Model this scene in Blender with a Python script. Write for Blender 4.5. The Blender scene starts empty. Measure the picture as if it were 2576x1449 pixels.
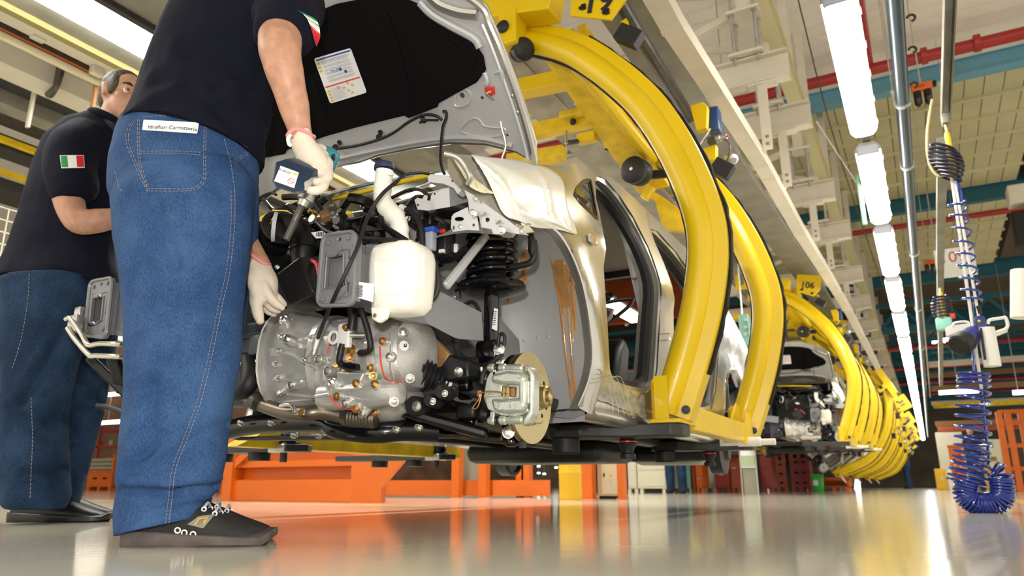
import bpy, bmesh, math, random
from mathutils import Vector, Matrix, Euler, noise
from mathutils.geometry import tessellate_polygon

# ------------------------------------------------------------------ camera, light, exposure
S = bpy.context.scene
COL = S.collection
PI = math.pi
R = math.radians
FPX, PITCH, YAW, CAMH = 1840.0, R(15.1), R(29), .14      # X right of the line, Y along the line, Z up
cd = bpy.data.cameras.new('camera'); cam = bpy.data.objects.new('camera', cd); COL.objects.link(cam)
cd.sensor_width = 36; cd.lens = 36 * FPX / 2576
cam.location = (0, 0, CAMH); cam.rotation_euler = (PI / 2 + PITCH, 0, YAW)
cd.clip_start = .02; cd.clip_end = 300
cd.dof.use_dof = True; cd.dof.focus_distance = 2.15; cd.dof.aperture_fstop = 4.2
S.camera = cam

W = bpy.data.worlds.new('hall'); S.world = W; W.use_nodes = True
bg = W.node_tree.nodes['Background']; bg.inputs[0].default_value = (1.0, .93, .80, 1); bg.inputs[1].default_value = 1.3

fl = bpy.data.lights.new('camera_flash_offscreen', 'SPOT'); fo = bpy.data.objects.new('camera_flash_offscreen', fl); COL.objects.link(fo)
fl.energy = 105; fl.shadow_soft_size = .035; fl.color = (1, .97, .93); fl.spot_size = R(128); fl.spot_blend = .7
fo.location = (-.04, -.06, .36); fo.rotation_euler = (PI / 2 + R(17), 0, YAW + R(4))

S.view_settings.view_transform = 'Standard'; S.view_settings.look = 'None'
S.view_settings.exposure = 0.30; S.view_settings.gamma = 1.0; S.view_settings.use_curve_mapping = False

# ------------------------------------------------------------------ pixel of the photograph -> point of the place
def ray(px, py):
    x = (px - 1288) / FPX; u = (724.5 - py) / FPX
    fw = math.cos(PITCH) - u * math.sin(PITCH); up = u * math.cos(PITCH) + math.sin(PITCH)
    return Vector((x * math.cos(YAW) - fw * math.sin(YAW), x * math.sin(YAW) + fw * math.cos(YAW), up))
def at(px, py, X=None, Y=None, Z=None, D=None):
    r = ray(px, py)
    t = X / r.x if X is not None else Y / r.y if Y is not None else (Z - CAMH) / r.z if Z is not None else D
    return r * t + Vector((0, 0, CAMH))
def atp(px, py, p, n):                                   # on the plane through p with normal n
    r = ray(px, py); o = Vector((0, 0, CAMH)); n = Vector(n)
    return o + r * ((Vector(p) - o).dot(n) / r.dot(n))
V = Vector
def lerp(a, b, t): return a + (b - a) * t
def smooth_path(pts, n=6, closed=False):                 # Catmull-Rom through the points
    P = [V(p) for p in pts]; L = len(P); out = []
    for i in range(L if closed else L - 1):
        if closed: a, b, c, d = P[i - 1], P[i], P[(i + 1) % L], P[(i + 2) % L]
        else: a, b, c, d = P[max(i - 1, 0)], P[i], P[i + 1], P[min(i + 2, L - 1)]
        for k in range(n):
            t = k / n
            out.append(.5 * (2 * b + (c - a) * t + (2 * a - 5 * b + 4 * c - d) * t * t + (3 * b - 3 * c + d - a) * t ** 3))
    if not closed: out.append(P[-1])
    return out

# ------------------------------------------------------------------ materials
MT = {}
def mat(name, col, rough=.5, metal=0., noise_amt=0., noise_scale=8., bump=0., bump_scale=60., emit=0., coat=0., trans=0., alpha=1., stretch=None, spec=.5, sub=0., col2=None, detail=4.):
    m = bpy.data.materials.new(name); m.use_nodes = True; nt = m.node_tree; b = nt.nodes['Principled BSDF']
    c = (col[0], col[1], col[2], 1)
    b.inputs['Base Color'].default_value = c; b.inputs['Roughness'].default_value = rough; b.inputs['Metallic'].default_value = metal
    b.inputs['Specular IOR Level'].default_value = spec
    if coat: b.inputs['Coat Weight'].default_value = coat; b.inputs['Coat Roughness'].default_value = .06
    if trans: b.inputs['Transmission Weight'].default_value = trans
    if alpha < 1: b.inputs['Alpha'].default_value = alpha
    if sub: b.inputs['Subsurface Weight'].default_value = sub; b.inputs['Subsurface Radius'].default_value = (.02, .012, .008); b.inputs['Subsurface Scale'].default_value = .5
    if emit: b.inputs['Emission Color'].default_value = c; b.inputs['Emission Strength'].default_value = emit
    if noise_amt or bump:
        tc = nt.nodes.new('ShaderNodeTexCoord'); mp = nt.nodes.new('ShaderNodeMapping'); nt.links.new(tc.outputs['Object'], mp.inputs[0])
        if stretch: mp.inputs['Scale'].default_value = stretch
    if noise_amt:
        n = nt.nodes.new('ShaderNodeTexNoise'); n.inputs['Scale'].default_value = noise_scale; n.inputs['Detail'].default_value = detail
        nt.links.new(mp.outputs[0], n.inputs['Vector'])
        r = nt.nodes.new('ShaderNodeValToRGB'); nt.links.new(n.outputs['Fac'], r.inputs[0])
        lo = col2 if col2 else tuple(x * (1 - noise_amt) for x in col)
        hi = col if col2 else tuple(min(1, x * (1 + noise_amt)) for x in col)
        r.color_ramp.elements[0].color = (*lo, 1); r.color_ramp.elements[1].color = (*hi, 1)
        r.color_ramp.elements[0].position = .32; r.color_ramp.elements[1].position = .68
        nt.links.new(r.outputs[0], b.inputs['Base Color'])
    if bump:
        n2 = nt.nodes.new('ShaderNodeTexNoise'); n2.inputs['Scale'].default_value = bump_scale; n2.inputs['Detail'].default_value = 3
        nt.links.new(mp.outputs[0], n2.inputs['Vector'])
        bp = nt.nodes.new('ShaderNodeBump'); bp.inputs['Strength'].default_value = bump; bp.inputs['Distance'].default_value = .01
        nt.links.new(n2.outputs['Fac'], bp.inputs['Height']); nt.links.new(bp.outputs[0], b.inputs['Normal'])
    MT[name] = m
    return m
def nodes_of(name): return MT[name].node_tree

mat('floor_epoxy', (.60, .57, .46), .11, noise_amt=.07, noise_scale=1.2, bump=.035, bump_scale=28, stretch=(1, .35, 1), spec=.62)
mat('roof_white', (.84, .79, .74), .85, noise_amt=.06, noise_scale=2)
mat('roof_cream', (.62, .57, .36), .7, noise_amt=.08, noise_scale=1.5)
mat('roof_brown', (.10, .075, .05), .9)
mat('teal_steel', (.015, .13, .18), .5)
mat('sky_blue_steel', (.15, .37, .50), .5)
mat('white_steel', (.66, .60, .50), .45, noise_amt=.05, noise_scale=5)
mat('cream_steel', (.66, .60, .36), .45)
mat('grey_channel', (.20, .19, .155), .5, noise_amt=.2, noise_scale=4)
mat('worn_channel', (.30, .285, .24), .45, metal=.3, noise_amt=.2, noise_scale=5)
mat('galv', (.50, .49, .46), .35, metal=.8, noise_amt=.12, noise_scale=20)
mat('dark_pipe', (.07, .065, .055), .4, metal=.5, noise_amt=.3, noise_scale=14)
mat('yellow', (.76, .52, .0005), .34, noise_amt=.05, noise_scale=3, coat=.06)
mat('yellow_worn', (.72, .49, .004), .45, noise_amt=.22, noise_scale=9)
mat('black_rubber', (.008, .0075, .0075), .55, bump=.15, bump_scale=50)
mat('bristle', (.014, .012, .008), .95, bump=.8, bump_scale=160)
mat('black_gloss', (.004, .004, .005), .16, coat=.15, spec=.4)
mat('black_plastic', (.008, .008, .009), .42, spec=.35)
mat('black_steel', (.026, .024, .024), .5, noise_amt=.25, noise_scale=30)
mat('dark_felt', (.0045, .004, .0045), .97, bump=.3, bump_scale=90, spec=.12)
mat('silver_paint', (.47, .455, .42), .27, metal=.82, coat=.6)
mat('silver_inner', (.50, .50, .51), .36, metal=.3, noise_amt=.04, noise_scale=6)
mat('grey_primer', (.20, .205, .215), .40, metal=.35)
mat('cast_alu', (.60, .59, .56), .33, metal=.62, noise_amt=.10, noise_scale=14, bump=.12, bump_scale=200)
mat('cast_dark', (.05, .058, .072), .45, metal=.4)
mat('caliper_zinc', (.58, .62, .55), .33, metal=.72, noise_amt=.1, noise_scale=40, bump=.1, bump_scale=240)
mat('disc_steel', (.50, .41, .21), .28, metal=.95, noise_amt=.08, noise_scale=10)
mat('bolt_steel', (.62, .60, .56), .25, metal=.9)
mat('brass', (.48, .30, .09), .32, metal=.85)
mat('copper_bolt', (.55, .26, .09), .35, metal=.8)
mat('tank_white', (.86, .84, .76), .34, sub=.25, noise_amt=.02)
mat('white_plastic', (.80, .79, .75), .4)
mat('white_paper', (.85, .85, .85), .6)
mat('navy_cap', (.020, .022, .075), .4)
mat('sealant', (.42, .21, .07), .22, bump=.45, bump_scale=30, noise_amt=.2, noise_scale=18, coat=.4, stretch=(1, 1, .25))
mat('brown_guard', (.36, .19, .07), .4, noise_amt=.25, noise_scale=16)
mat('film', (.86, .86, .80), .30, bump=.06, bump_scale=11, coat=.3, noise_amt=.05, noise_scale=5)
mat('film_yellow', (.74, .70, .48), .25, bump=.14, bump_scale=11, coat=.3)
mat('clear_film', (.85, .85, .78), .12, trans=.75, bump=.35, bump_scale=26)
mat('glass', (.30, .33, .29), .03, trans=.9)
mat('headliner', (.23, .20, .17), .95, noise_amt=.05, noise_scale=40)
mat('trim_pink', (.52, .44, .39), .8)
mat('red_plastic', (.62, .03, .015), .35)
mat('red_pipe', (.36, .018, .018), .35)
mat('red_cable', (.75, .03, .05), .4)
mat('paint_red', (.72, .07, .03), .5)
mat('green_mark', (.06, .42, .16), .5)
mat('blue_plastic', (.02, .10, .55), .35)
mat('grey_plastic', (.42, .44, .50), .4)
mat('pale_ring', (.60, .62, .62), .45)
mat('orange_paint', (.60, .115, .0005), .5, noise_amt=.06, noise_scale=3)
mat('orange_dark', (.32, .045, .003), .5, noise_amt=.12, noise_scale=4)
mat('red_bin', (.26, .022, .012), .5)
mat('bin_grey', (.28, .27, .20), .6)
mat('cabinet', (.66, .62, .46), .4)
mat('drum_yellow', (.72, .42, .01), .5)
mat('off_white', (.62, .58, .47), .6)
mat('green_bin', (.05, .50, .08), .4)
mat('pale_green', (.42, .50, .30), .6)
mat('mint', (.22, .48, .40), .45)
mat('lamp_on', (1, .97, .90), .5, emit=32)
mat('lamp_far', (1, .94, .80), .5, emit=7)
mat('tool_blue', (.025, .035, .19), .35)
mat('hose_blue', (.012, .035, .27), .22, coat=.3)
mat('tool_teal', (.02, .20, .23), .4)
mat('battery_navy', (.010, .026, .055), .38, noise_amt=.1, noise_scale=40)
mat('skin', (.45, .235, .15), .5, sub=.12, noise_amt=.15, noise_scale=34, bump=.06, bump_scale=180)
mat('hair', (.05, .034, .02), .6, noise_amt=.5, noise_scale=120, stretch=(1, 1, .25), bump=.5, bump_scale=160)
mat('hair_dark', (.02, .014, .01), .7)
mat('glove', (.66, .57, .47), .85, bump=.25, bump_scale=420, noise_amt=.05, noise_scale=30)
mat('glove_cuff', (.78, .30, .27), .85, bump=.5, bump_scale=300)
mat('shirt', (.0035, .0042, .0125), .9, bump=.25, bump_scale=520, spec=.2)
mat('shoe_black', (.016, .014, .013), .8, bump=.3, bump_scale=300, noise_amt=.3, noise_scale=20)
mat('shoe_leather', (.008, .0075, .007), .45)
mat('sole', (.085, .068, .062), .7, noise_amt=.25, noise_scale=25)
mat('thread', (.27, .235, .22), .8)
mat('eye_white', (.75, .72, .68), .2)
mat('flag_green', (.015, .24, .07), .7)
mat('flag_white', (.80, .78, .78), .7)
mat('flag_red', (.60, .015, .03), .7)
mat('ink', (.012, .013, .03), .6)
mat('print_grey', (.50, .50, .53), .6)
mat('print_blue', (.03, .08, .42), .6)
mat('print_yellow', (.75, .52, .03), .6)
mat('wood', (.30, .15, .06), .6)
mat('cloth_far', (.012, .016, .035), .9)

def denim(name, a, b):                                   # woven twill with slubs
    m = bpy.data.materials.new(name); m.use_nodes = True; nt = m.node_tree; bs = nt.nodes['Principled BSDF']
    bs.inputs['Roughness'].default_value = .9; bs.inputs['Specular IOR Level'].default_value = .2
    tc = nt.nodes.new('ShaderNodeTexCoord')
    mp = nt.nodes.new('ShaderNodeMapping'); mp.inputs['Scale'].default_value = (1, 1, .22); nt.links.new(tc.outputs['Object'], mp.inputs[0])
    n1 = nt.nodes.new('ShaderNodeTexNoise'); n1.inputs['Scale'].default_value = 620; n1.inputs['Detail'].default_value = 2; nt.links.new(mp.outputs[0], n1.inputs['Vector'])
    n2 = nt.nodes.new('ShaderNodeTexNoise'); n2.inputs['Scale'].default_value = 7; n2.inputs['Detail'].default_value = 4; nt.links.new(tc.outputs['Object'], n2.inputs['Vector'])
    ad = nt.nodes.new('ShaderNodeMath'); ad.operation = 'ADD'; nt.links.new(n1.outputs['Fac'], ad.inputs[0]); nt.links.new(n2.outputs['Fac'], ad.inputs[1])
    r = nt.nodes.new('ShaderNodeValToRGB'); r.color_ramp.elements[0].position = .72; r.color_ramp.elements[1].position = 1.3 if False else 1.0
    mu = nt.nodes.new('ShaderNodeMath'); mu.operation = 'MULTIPLY'; mu.inputs[1].default_value = .85; nt.links.new(ad.outputs[0], mu.inputs[0])
    nt.links.new(mu.outputs[0], r.inputs[0]); r.color_ramp.elements[0].color = (*a, 1); r.color_ramp.elements[1].color = (*b, 1)
    nt.links.new(r.outputs[0], bs.inputs['Base Color'])
    bp = nt.nodes.new('ShaderNodeBump'); bp.inputs['Strength'].default_value = .25; bp.inputs['Distance'].default_value = .004
    nt.links.new(n1.outputs['Fac'], bp.inputs['Height']); nt.links.new(bp.outputs[0], bs.inputs['Normal'])
    MT[name] = m
denim('denim', (.016, .046, .128), (.044, .096, .215))
denim('denim_dimmed', (.006, .018, .045), (.022, .050, .105))  # farther jeans darker: weaker flash put into the colour

# ------------------------------------------------------------------ mesh building
def frame(d, up=(0, 0, 1)):
    d = V(d).normalized(); u = V(up)
    if abs(d.dot(u)) > .98: u = V((0, 1, 0)) if abs(d.y) < .9 else V((1, 0, 0))
    a = d.cross(u).normalized(); b = a.cross(d).normalized()
    return a, b
class MB:
    def __init__(s): s.v = []; s.f = []
    def add(s, vs, fs):
        o = len(s.v); s.v += [V(p) for p in vs]; s.f += [tuple(i + o for i in f) for f in fs]; return s
    def box(s, c, d, rot=None):
        c = V(c); M = Euler(rot).to_matrix() if rot else None; vs = []
        for x in (-.5, .5):
            for y in (-.5, .5):
                for z in (-.5, .5):
                    p = V((x * d[0], y * d[1], z * d[2])); vs.append(c + (M @ p if M else p))
        return s.add(vs, [(0, 1, 3, 2), (4, 6, 7, 5), (0, 4, 5, 1), (2, 3, 7, 6), (0, 2, 6, 4), (1, 5, 7, 3)])
    def span(s, a, b):                                    # axis-aligned box between two corners
        return s.box([(a[i] + b[i]) / 2 for i in range(3)], [abs(a[i] - b[i]) for i in range(3)])
    def bar(s, p, q, w, h, up=(0, 0, 1)):
        p, q = V(p), V(q); a, b = frame(q - p, up)
        vs = [c + a * x * w / 2 + b * y * h / 2 for c in (p, q) for x, y in ((-1, -1), (1, -1), (1, 1), (-1, 1))]
        return s.add(vs, [(3, 2, 1, 0), (4, 5, 6, 7), (0, 1, 5, 4), (1, 2, 6, 5), (2, 3, 7, 6), (3, 0, 4, 7)])
    def loft(s, rings, closed=True, caps=True):
        n = len(rings[0]); vs = [p for r in rings for p in r]; fs = []
        for i in range(len(rings) - 1):
            for j in range(n if closed else n - 1):
                k = (j + 1) % n; fs.append((i * n + j, i * n + k, (i + 1) * n + k, (i + 1) * n + j))
        if caps and closed: fs += [tuple(range(n))[::-1], tuple(range((len(rings) - 1) * n, len(rings) * n))]
        return s.add(vs, fs)
    def tube(s, pts, r, n=10, closed=False, caps=True, sect=None, up=(0, 0, 1)):
        P = [V(p) for p in pts]; L = len(P); rings = []; a = None
        for i in range(L):
            if closed: d = P[(i + 1) % L] - P[i - 1]
            else: d = P[min(i + 1, L - 1)] - P[max(i - 1, 0)]
            if d.length < 1e-9: d = V((0, 0, 1))
            d.normalize()
            if a is None: a, b = frame(d, up)
            else:
                a = a - d * a.dot(d)
                a = a.normalized() if a.length > 1e-6 else frame(d, up)[0]
                b = a.cross(d).normalized()
            rr = r[i] if isinstance(r, (list, tuple)) else r
            if sect: rings.append([P[i] + a * x * rr + b * y * rr for x, y in sect])
            else: rings.append([P[i] + (a * math.cos(2 * PI * k / n) + b * math.sin(2 * PI * k / n)) * rr for k in range(n)])
        if closed: rings.append(rings[0])
        return s.loft(rings, True, caps and not closed)
    def lathe(s, prof, p, axis, n=20, up=(0, 0, 1), caps=True, sx=1., sy=1.):
        p = V(p); d = V(axis).normalized(); a, b = frame(d, up)
        rings = [[p + d * t + (a * math.cos(2 * PI * k / n) * sx + b * math.sin(2 * PI * k / n) * sy) * r for k in range(n)] for t, r in prof]
        return s.loft(rings, True, caps)
    def cyl(s, p, q, r, n=14):
        return s.lathe([(0, r), ((V(q) - V(p)).length, r)], p, V(q) - V(p), n)
    def hexbolt(s, p, axis, r, h):
        d = V(axis).normalized()
        s.lathe([(0, r * 1.35), (h * .25, r * 1.35)], p, d, 14); s.lathe([(h * .2, r), (h * .9, r), (h, r * .8)], p, d, 6); return s
    def ball(s, c, r, nu=14, nv=8, M=None):
        c = V(c); r = r if isinstance(r, (tuple, list)) else (r, r, r); rings = []
        for i in range(1, nv):
            t = PI * i / nv; ring = []
            for k in range(nu):
                q = V((r[0] * math.sin(t) * math.cos(2 * PI * k / nu), r[1] * math.sin(t) * math.sin(2 * PI * k / nu), r[2] * math.cos(t)))
                ring.append(c + (M @ q if M else q))
            rings.append(ring)
        o = len(s.v); s.loft(rings[::-1], True, True); return s
    def prism(s, poly, vec):
        P = [V(p) for p in poly]; vec = V(vec); n = len(P)
        return s.add(P + [p + vec for p in P], [tuple(range(n))[::-1], tuple(range(n, 2 * n))] + [(i, (i + 1) % n, (i + 1) % n + n, i + n) for i in range(n)])
    def sheet(s, loops, fn, vec):                         # flat outline (first loop) with holes, mapped by fn, given thickness vec
        allp = [V(fn(*p)) for l in loops for p in l]; tri = tessellate_polygon([[V((p[0], p[1], 0)) for p in l] for l in loops])
        n = len(allp); vec = V(vec); vs = allp + [p + vec for p in allp]; fs = []
        for t in tri: fs.append(tuple(t)); fs.append(tuple(i + n for i in reversed(t)))
        o = 0
        for l in loops:
            m = len(l)
            for i in range(m): a, b = o + i, o + (i + 1) % m; fs.append((a, b, b + n, a + n))
            o += m
        return s.add(vs, fs)
    def grid(s, fn, nu, nv):
        vs = [fn(i / nu, j / nv) for i in range(nu + 1) for j in range(nv + 1)]
        return s.add(vs, [(i * (nv + 1) + j, i * (nv + 1) + j + 1, (i + 1) * (nv + 1) + j + 1, (i + 1) * (nv + 1) + j) for i in range(nu) for j in range(nv)])
    def rbox(s, c, d, r=.01, M=None):                     # box with rounded vertical edges and chamfered rims
        x, y, z = d[0] / 2, d[1] / 2, d[2] / 2; r = min(r, x * .9, y * .9, z * .9); c = V(c)
        def ring(k, zz):
            out = []
            for cx, cy, a0 in ((x - r, y - r, 0), (-x + r, y - r, 90), (-x + r, -y + r, 180), (x - r, -y + r, 270)):
                for i in range(4):
                    a = R(a0 + 30 * i); p = V((cx + (r - k) * math.cos(a), cy + (r - k) * math.sin(a), zz)); out.append(c + (M @ p if M else p))
            return out
        return s.loft([ring(r, -z), ring(r * .3, -z + r * .3), ring(0, -z + r), ring(0, z - r), ring(r * .3, z - r * .3), ring(r, z)])
    def build(s, name, m, parent=None, origin=None, sm=40, solid=0., bevel=0., sub=0):
        me = bpy.data.meshes.new(name); o0 = V(origin) if origin is not None else V(parent['_o']) if parent is not None and '_o' in parent else V((0, 0, 0))
        me.from_pydata([tuple(p - o0) for p in s.v], [], s.f); me.validate()
        bm = bmesh.new(); bm.from_mesh(me); bmesh.ops.recalc_face_normals(bm, faces=bm.faces); bm.to_mesh(me); bm.free()
        me.materials.append(MT[m] if isinstance(m, str) else m)
        if sm:
            me.polygons.foreach_set('use_smooth', [True] * len(me.polygons)); me.set_sharp_from_angle(angle=R(sm))
        o = bpy.data.objects.new(name, me); COL.objects.link(o)
        if parent is not None:
            o.parent = parent; o['_o'] = tuple(o0)
        else: o.location = o0; o['_o'] = tuple(o0)
        if solid:
            md = o.modifiers.new('solid', 'SOLIDIFY'); md.thickness = solid; md.offset = -1
        if bevel:
            md = o.modifiers.new('bevel', 'BEVEL'); md.width = bevel; md.segments = 2; md.limit_method = 'ANGLE'; md.angle_limit = R(40)
        if sub:
            md = o.modifiers.new('sub', 'SUBSURF'); md.levels = sub; md.render_levels = sub
        return o
def tag(o, label=None, cat=None, group=None, kind=None):
    if label: o['label'] = label
    if cat: o['category'] = cat
    if group: o['group'] = group
    if kind: o['kind'] = kind
    return o
def thing(name, label, cat, loc=(0, 0, 0), group=None, kind=None):
    o = bpy.data.objects.new(name, None); COL.objects.link(o); o.location = loc; o['_o'] = tuple(loc); o.empty_display_size = .1
    return tag(o, label, cat, group, kind)
def copy_tree(o, parent=None):
    c = o.copy(); COL.objects.link(c); c.parent = parent
    if parent is not None: c.matrix_parent_inverse = o.matrix_parent_inverse.copy()
    for ch in list(o.children): copy_tree(ch, c)
    return c
def text(body, size, origin, right, up, m, name, parent, extrude=.0006, align='CENTER', bold=False, xs=1.):
    cu = bpy.data.curves.new(name, 'FONT'); cu.body = body; cu.size = size; cu.align_x = align; cu.align_y = 'CENTER'; cu.extrude = extrude
    if bold: cu.offset = size * .018
    t = bpy.data.objects.new(name, cu); dg = bpy.context.evaluated_depsgraph_get()
    COL.objects.link(t); dg.update(); me = bpy.data.meshes.new_from_object(t.evaluated_get(dg)); bpy.data.objects.remove(t)
    r = V(right).normalized(); u = V(up); u = (u - r * u.dot(r)).normalized(); n = r.cross(u); o0 = V(parent['_o']); og = V(origin)
    for v in me.vertices: v.co = og + r * v.co.x * xs + u * v.co.y + n * v.co.z - o0
    me.materials.clear(); me.materials.append(MT[m] if isinstance(m, str) else m)
    o = bpy.data.objects.new(name, me); COL.objects.link(o); o.parent = parent; o['_o'] = tuple(o0)
    return o
def remeshed(mb, name, m, parent, voxel=.008, smooth=6, deform=None, factor=.5):   # one continuous skin grown over overlapping shapes
    tmp = mb.build(name + '_tmp', m, None, origin=(0, 0, 0), sm=0)
    md = tmp.modifiers.new('r', 'REMESH'); md.mode = 'VOXEL'; md.voxel_size = voxel
    ms = tmp.modifiers.new('s', 'SMOOTH'); ms.iterations = smooth; ms.factor = factor
    dg = bpy.context.evaluated_depsgraph_get(); dg.update()
    me = bpy.data.meshes.new_from_object(tmp.evaluated_get(dg)); bpy.data.objects.remove(tmp)
    o0 = V(parent['_o'])
    if deform:
        me.update(); ns = [v.normal.copy() for v in me.vertices]
        for v, n in zip(me.vertices, ns): v.co = deform(v.co, n)
    for v in me.vertices: v.co = v.co - o0
    me.polygons.foreach_set('use_smooth', [True] * len(me.polygons))
    me.materials.clear(); me.materials.append(MT[m] if isinstance(m, str) else m); me.name = name
    o = bpy.data.objects.new(name, me); COL.objects.link(o); o.parent = parent; o['_o'] = tuple(o0)
    return o
def limb(mb, pts, rad, n=14, flat=None, up=(0, 0, 1)):    # round tapered limb with domed ends
    P = [V(p) for p in pts]; Q = smooth_path(P, 5); rr = []
    for i in range(len(P) - 1):
        for k in range(5): t = k / 5; t = t * t * (3 - 2 * t); rr.append(lerp(rad[i], rad[i + 1], t))
    rr.append(rad[-1])
    d0 = (Q[0] - Q[1]).normalized(); d1 = (Q[-1] - Q[-2]).normalized()
    Q = [Q[0] + d0 * rr[0] * .75, Q[0] + d0 * rr[0] * .5] + Q + [Q[-1] + d1 * rr[-1] * .5, Q[-1] + d1 * rr[-1] * .75]
    rr = [rr[0] * .5, rr[0] * .85] + rr + [rr[-1] * .85, rr[-1] * .5]
    sect = [(math.cos(2 * PI * k / n) * (flat[0] if flat else 1), math.sin(2 * PI * k / n) * (flat[1] if flat else 1)) for k in range(n)]
    return mb.tube(Q, rr, n, sect=sect, up=up)
random.seed(7)
# ------------------------------------------------------------------ the hall: floor, roof bays, far walls
def struct(name, mb, m, **k):
    o = mb.build(name, m, **k); o['kind'] = 'structure'; return o
struct('floor', MB().span((-34, -6, -.2), (18, 75, 0)), 'floor_epoxy', sm=0)
fm = MB(); fm.span((-9, 4.4, 0), (-3.2, 4.52, .0015)); struct('trim_1', fm, mat('floor_line', (.62, .47, .12), .22, noise_amt=.2, noise_scale=6), sm=0)
fm = MB(); fm.span((.62, 3.2, 0), (.78, 30, .0015)); struct('trim_2', fm, 'floor_line', sm=0)

cl = struct('ceiling_1', MB().span((-26, -5, 6.33), (9, 11.75, 6.5)), 'roof_brown', sm=0); cl['_o'] = (0, 0, 0)
bd = MB().span((-26, 0, 6.28), (9, .272, 6.335)).build('plank', 'roof_white', cl, origin=(0, 0, 0), sm=0)
for k in range(44):
    o = bd if k == 0 else bd.copy()
    if k: COL.objects.link(o)
    o.location = (0, -.6 + k * .28, random.uniform(-.004, .004))
def cream_bay(nm, y0, y1, z):
    c = struct(nm, MB().span((-14, y0, z + .09), (2.4, y1, z + .25)), 'roof_brown', sm=0); c['_o'] = (0, 0, 0)
    p = MB().span((0, y0, z), (.262, y1, z + .05)).build('roof_panel', 'roof_cream', c, origin=(0, 0, 0), sm=0)
    for k in range(60):
        o = p if k == 0 else p.copy()
        if k: COL.objects.link(o)
        o.location = (2.1 - k * .275, 0, random.uniform(-.006, .006))
    q = MB().span((-14, 0, z - .05), (2.4, .05, z + .005)).build('purlin', 'cream_steel', c, origin=(0, 0, 0), sm=0)
    n = int((y1 - y0) / .85)
    for k in range(n):
        o = q if k == 0 else q.copy()
        if k: COL.objects.link(o)
        o.location = (0, y0 + .4 + k * .85, 0)
cream_bay('ceiling_2', 11.95, 17.6, 6.35)
cream_bay('ceiling_3', 18.1, 24.4, 6.35)
struct('ceiling_4', MB().span((-30, 11.9, 6.6), (14, 75, 6.8)), 'roof_brown', sm=0)
struct('ceiling_5', MB().span((2.5, 11.9, 6.35), (14, 24, 6.5)), 'roof_brown', sm=0)
mat('far_wall', (.16, .13, .09), .9, noise_amt=.3, noise_scale=.6)
struct('wall_far', MB().span((-34, 62, 0), (18, 62.3, 7)), 'far_wall', sm=0)
struct('wall_left', MB().span((-34.2, -6, 0), (-34, 75, 7)), mat('left_wall', (.20, .10, .06), .9, noise_amt=.4, noise_scale=.5), sm=0)
for k, (y, z, m, h) in enumerate([(11.75, 6.02, 'sky_blue_steel', .26), (12.0, 6.2, 'teal_steel', .30), (17.75, 6.05, 'teal_steel', .42), (24.7, 6.05, 'teal_steel', .5), (31.5, 5.9, 'teal_steel', .6), (39, 5.7, 'teal_steel', .7), (48, 5.4, 'teal_steel', .8)]):
    b = thing('roof_beam', ['sky blue steel roof beam crossing under the white plank ceiling', 'dark teal roof beam just behind the sky blue beam', 'dark teal roof beam between the first and second cream roof bays', 'dark teal roof beam behind the second cream roof bay', 'deep teal girder far down the hall', 'teal girder far down the hall beyond the deep one', 'last teal girder before the far wall'][k], 'beam', (0, y, z))
    f = MB().span((-28, y - .09, z - .02), (12, y + .09, z + .02)); f.build('bottom_flange', m, b, sm=0)
    f = MB().span((-28, y - .02, z + .02), (12, y + .02, z + h)); f.build('web', m, b, sm=0)
    f = MB().span((-28, y - .09, z + h), (12, y + .09, z + h + .03)); f.build('top_flange', m, b, sm=0)
# teal lattice trusses and pale ducts of the far bays
def bar_thing(name, label, cat, p, q, w, h, m, group=None):
    return tag(MB().bar(p, q, w, h).build(name, m, None, origin=p, sm=0), label, cat, group)
for k in range(9):
    y = 26 + k * 3.6
    t = thing('lattice_truss', 'teal lattice truss crossing the far bays of the hall', 'truss', (0, y, 4.9), 'teal lattice trusses of the far bays')
    MB().bar((-20, y, 4.9), (10, y, 4.9), .16, .16).build('lower_chord', 'teal_steel', t, sm=0)
    MB().bar((-20, y, 5.75), (10, y, 5.75), .16, .12).build('upper_chord', 'teal_steel', t, sm=0)
    for i in range(14):
        x = -8 + i * 1.2
        MB().bar((x, y, 4.95), (x + .6, y, 5.7), .07, .07).build('brace', 'teal_steel', t, sm=0); MB().bar((x + .6, y, 5.7), (x + 1.2, y, 4.95), .07, .07).build('brace', 'teal_steel', t, sm=0)
for k, (y, z, m) in enumerate([(27, 3.9, 'off_white'), (29, 3.35, 'wood'), (30, 2.85, 'yellow_worn'), (31, 2.3, 'wood'), (33, 4.3, 'wood'), (28.5, 1.95, 'orange_dark'), (35, 3.4, 'off_white'), (36, 2.5, 'cream_steel')][:7]):
    bar_thing('cross_gantry', ['pale duct crossing high beyond the tool rail', 'brown gantry beam under the pale duct', 'yellow gantry beam below the brown one', 'brown gantry beam below the yellow one', 'high brown gantry beam near the teal trusses', 'lowest rust orange gantry beam at the far end', 'farther pale duct behind the gantries', 'cream gantry beam farthest back'][k], 'beam', (.4, y, z), (11, y, z), .22, .16, m)

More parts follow.
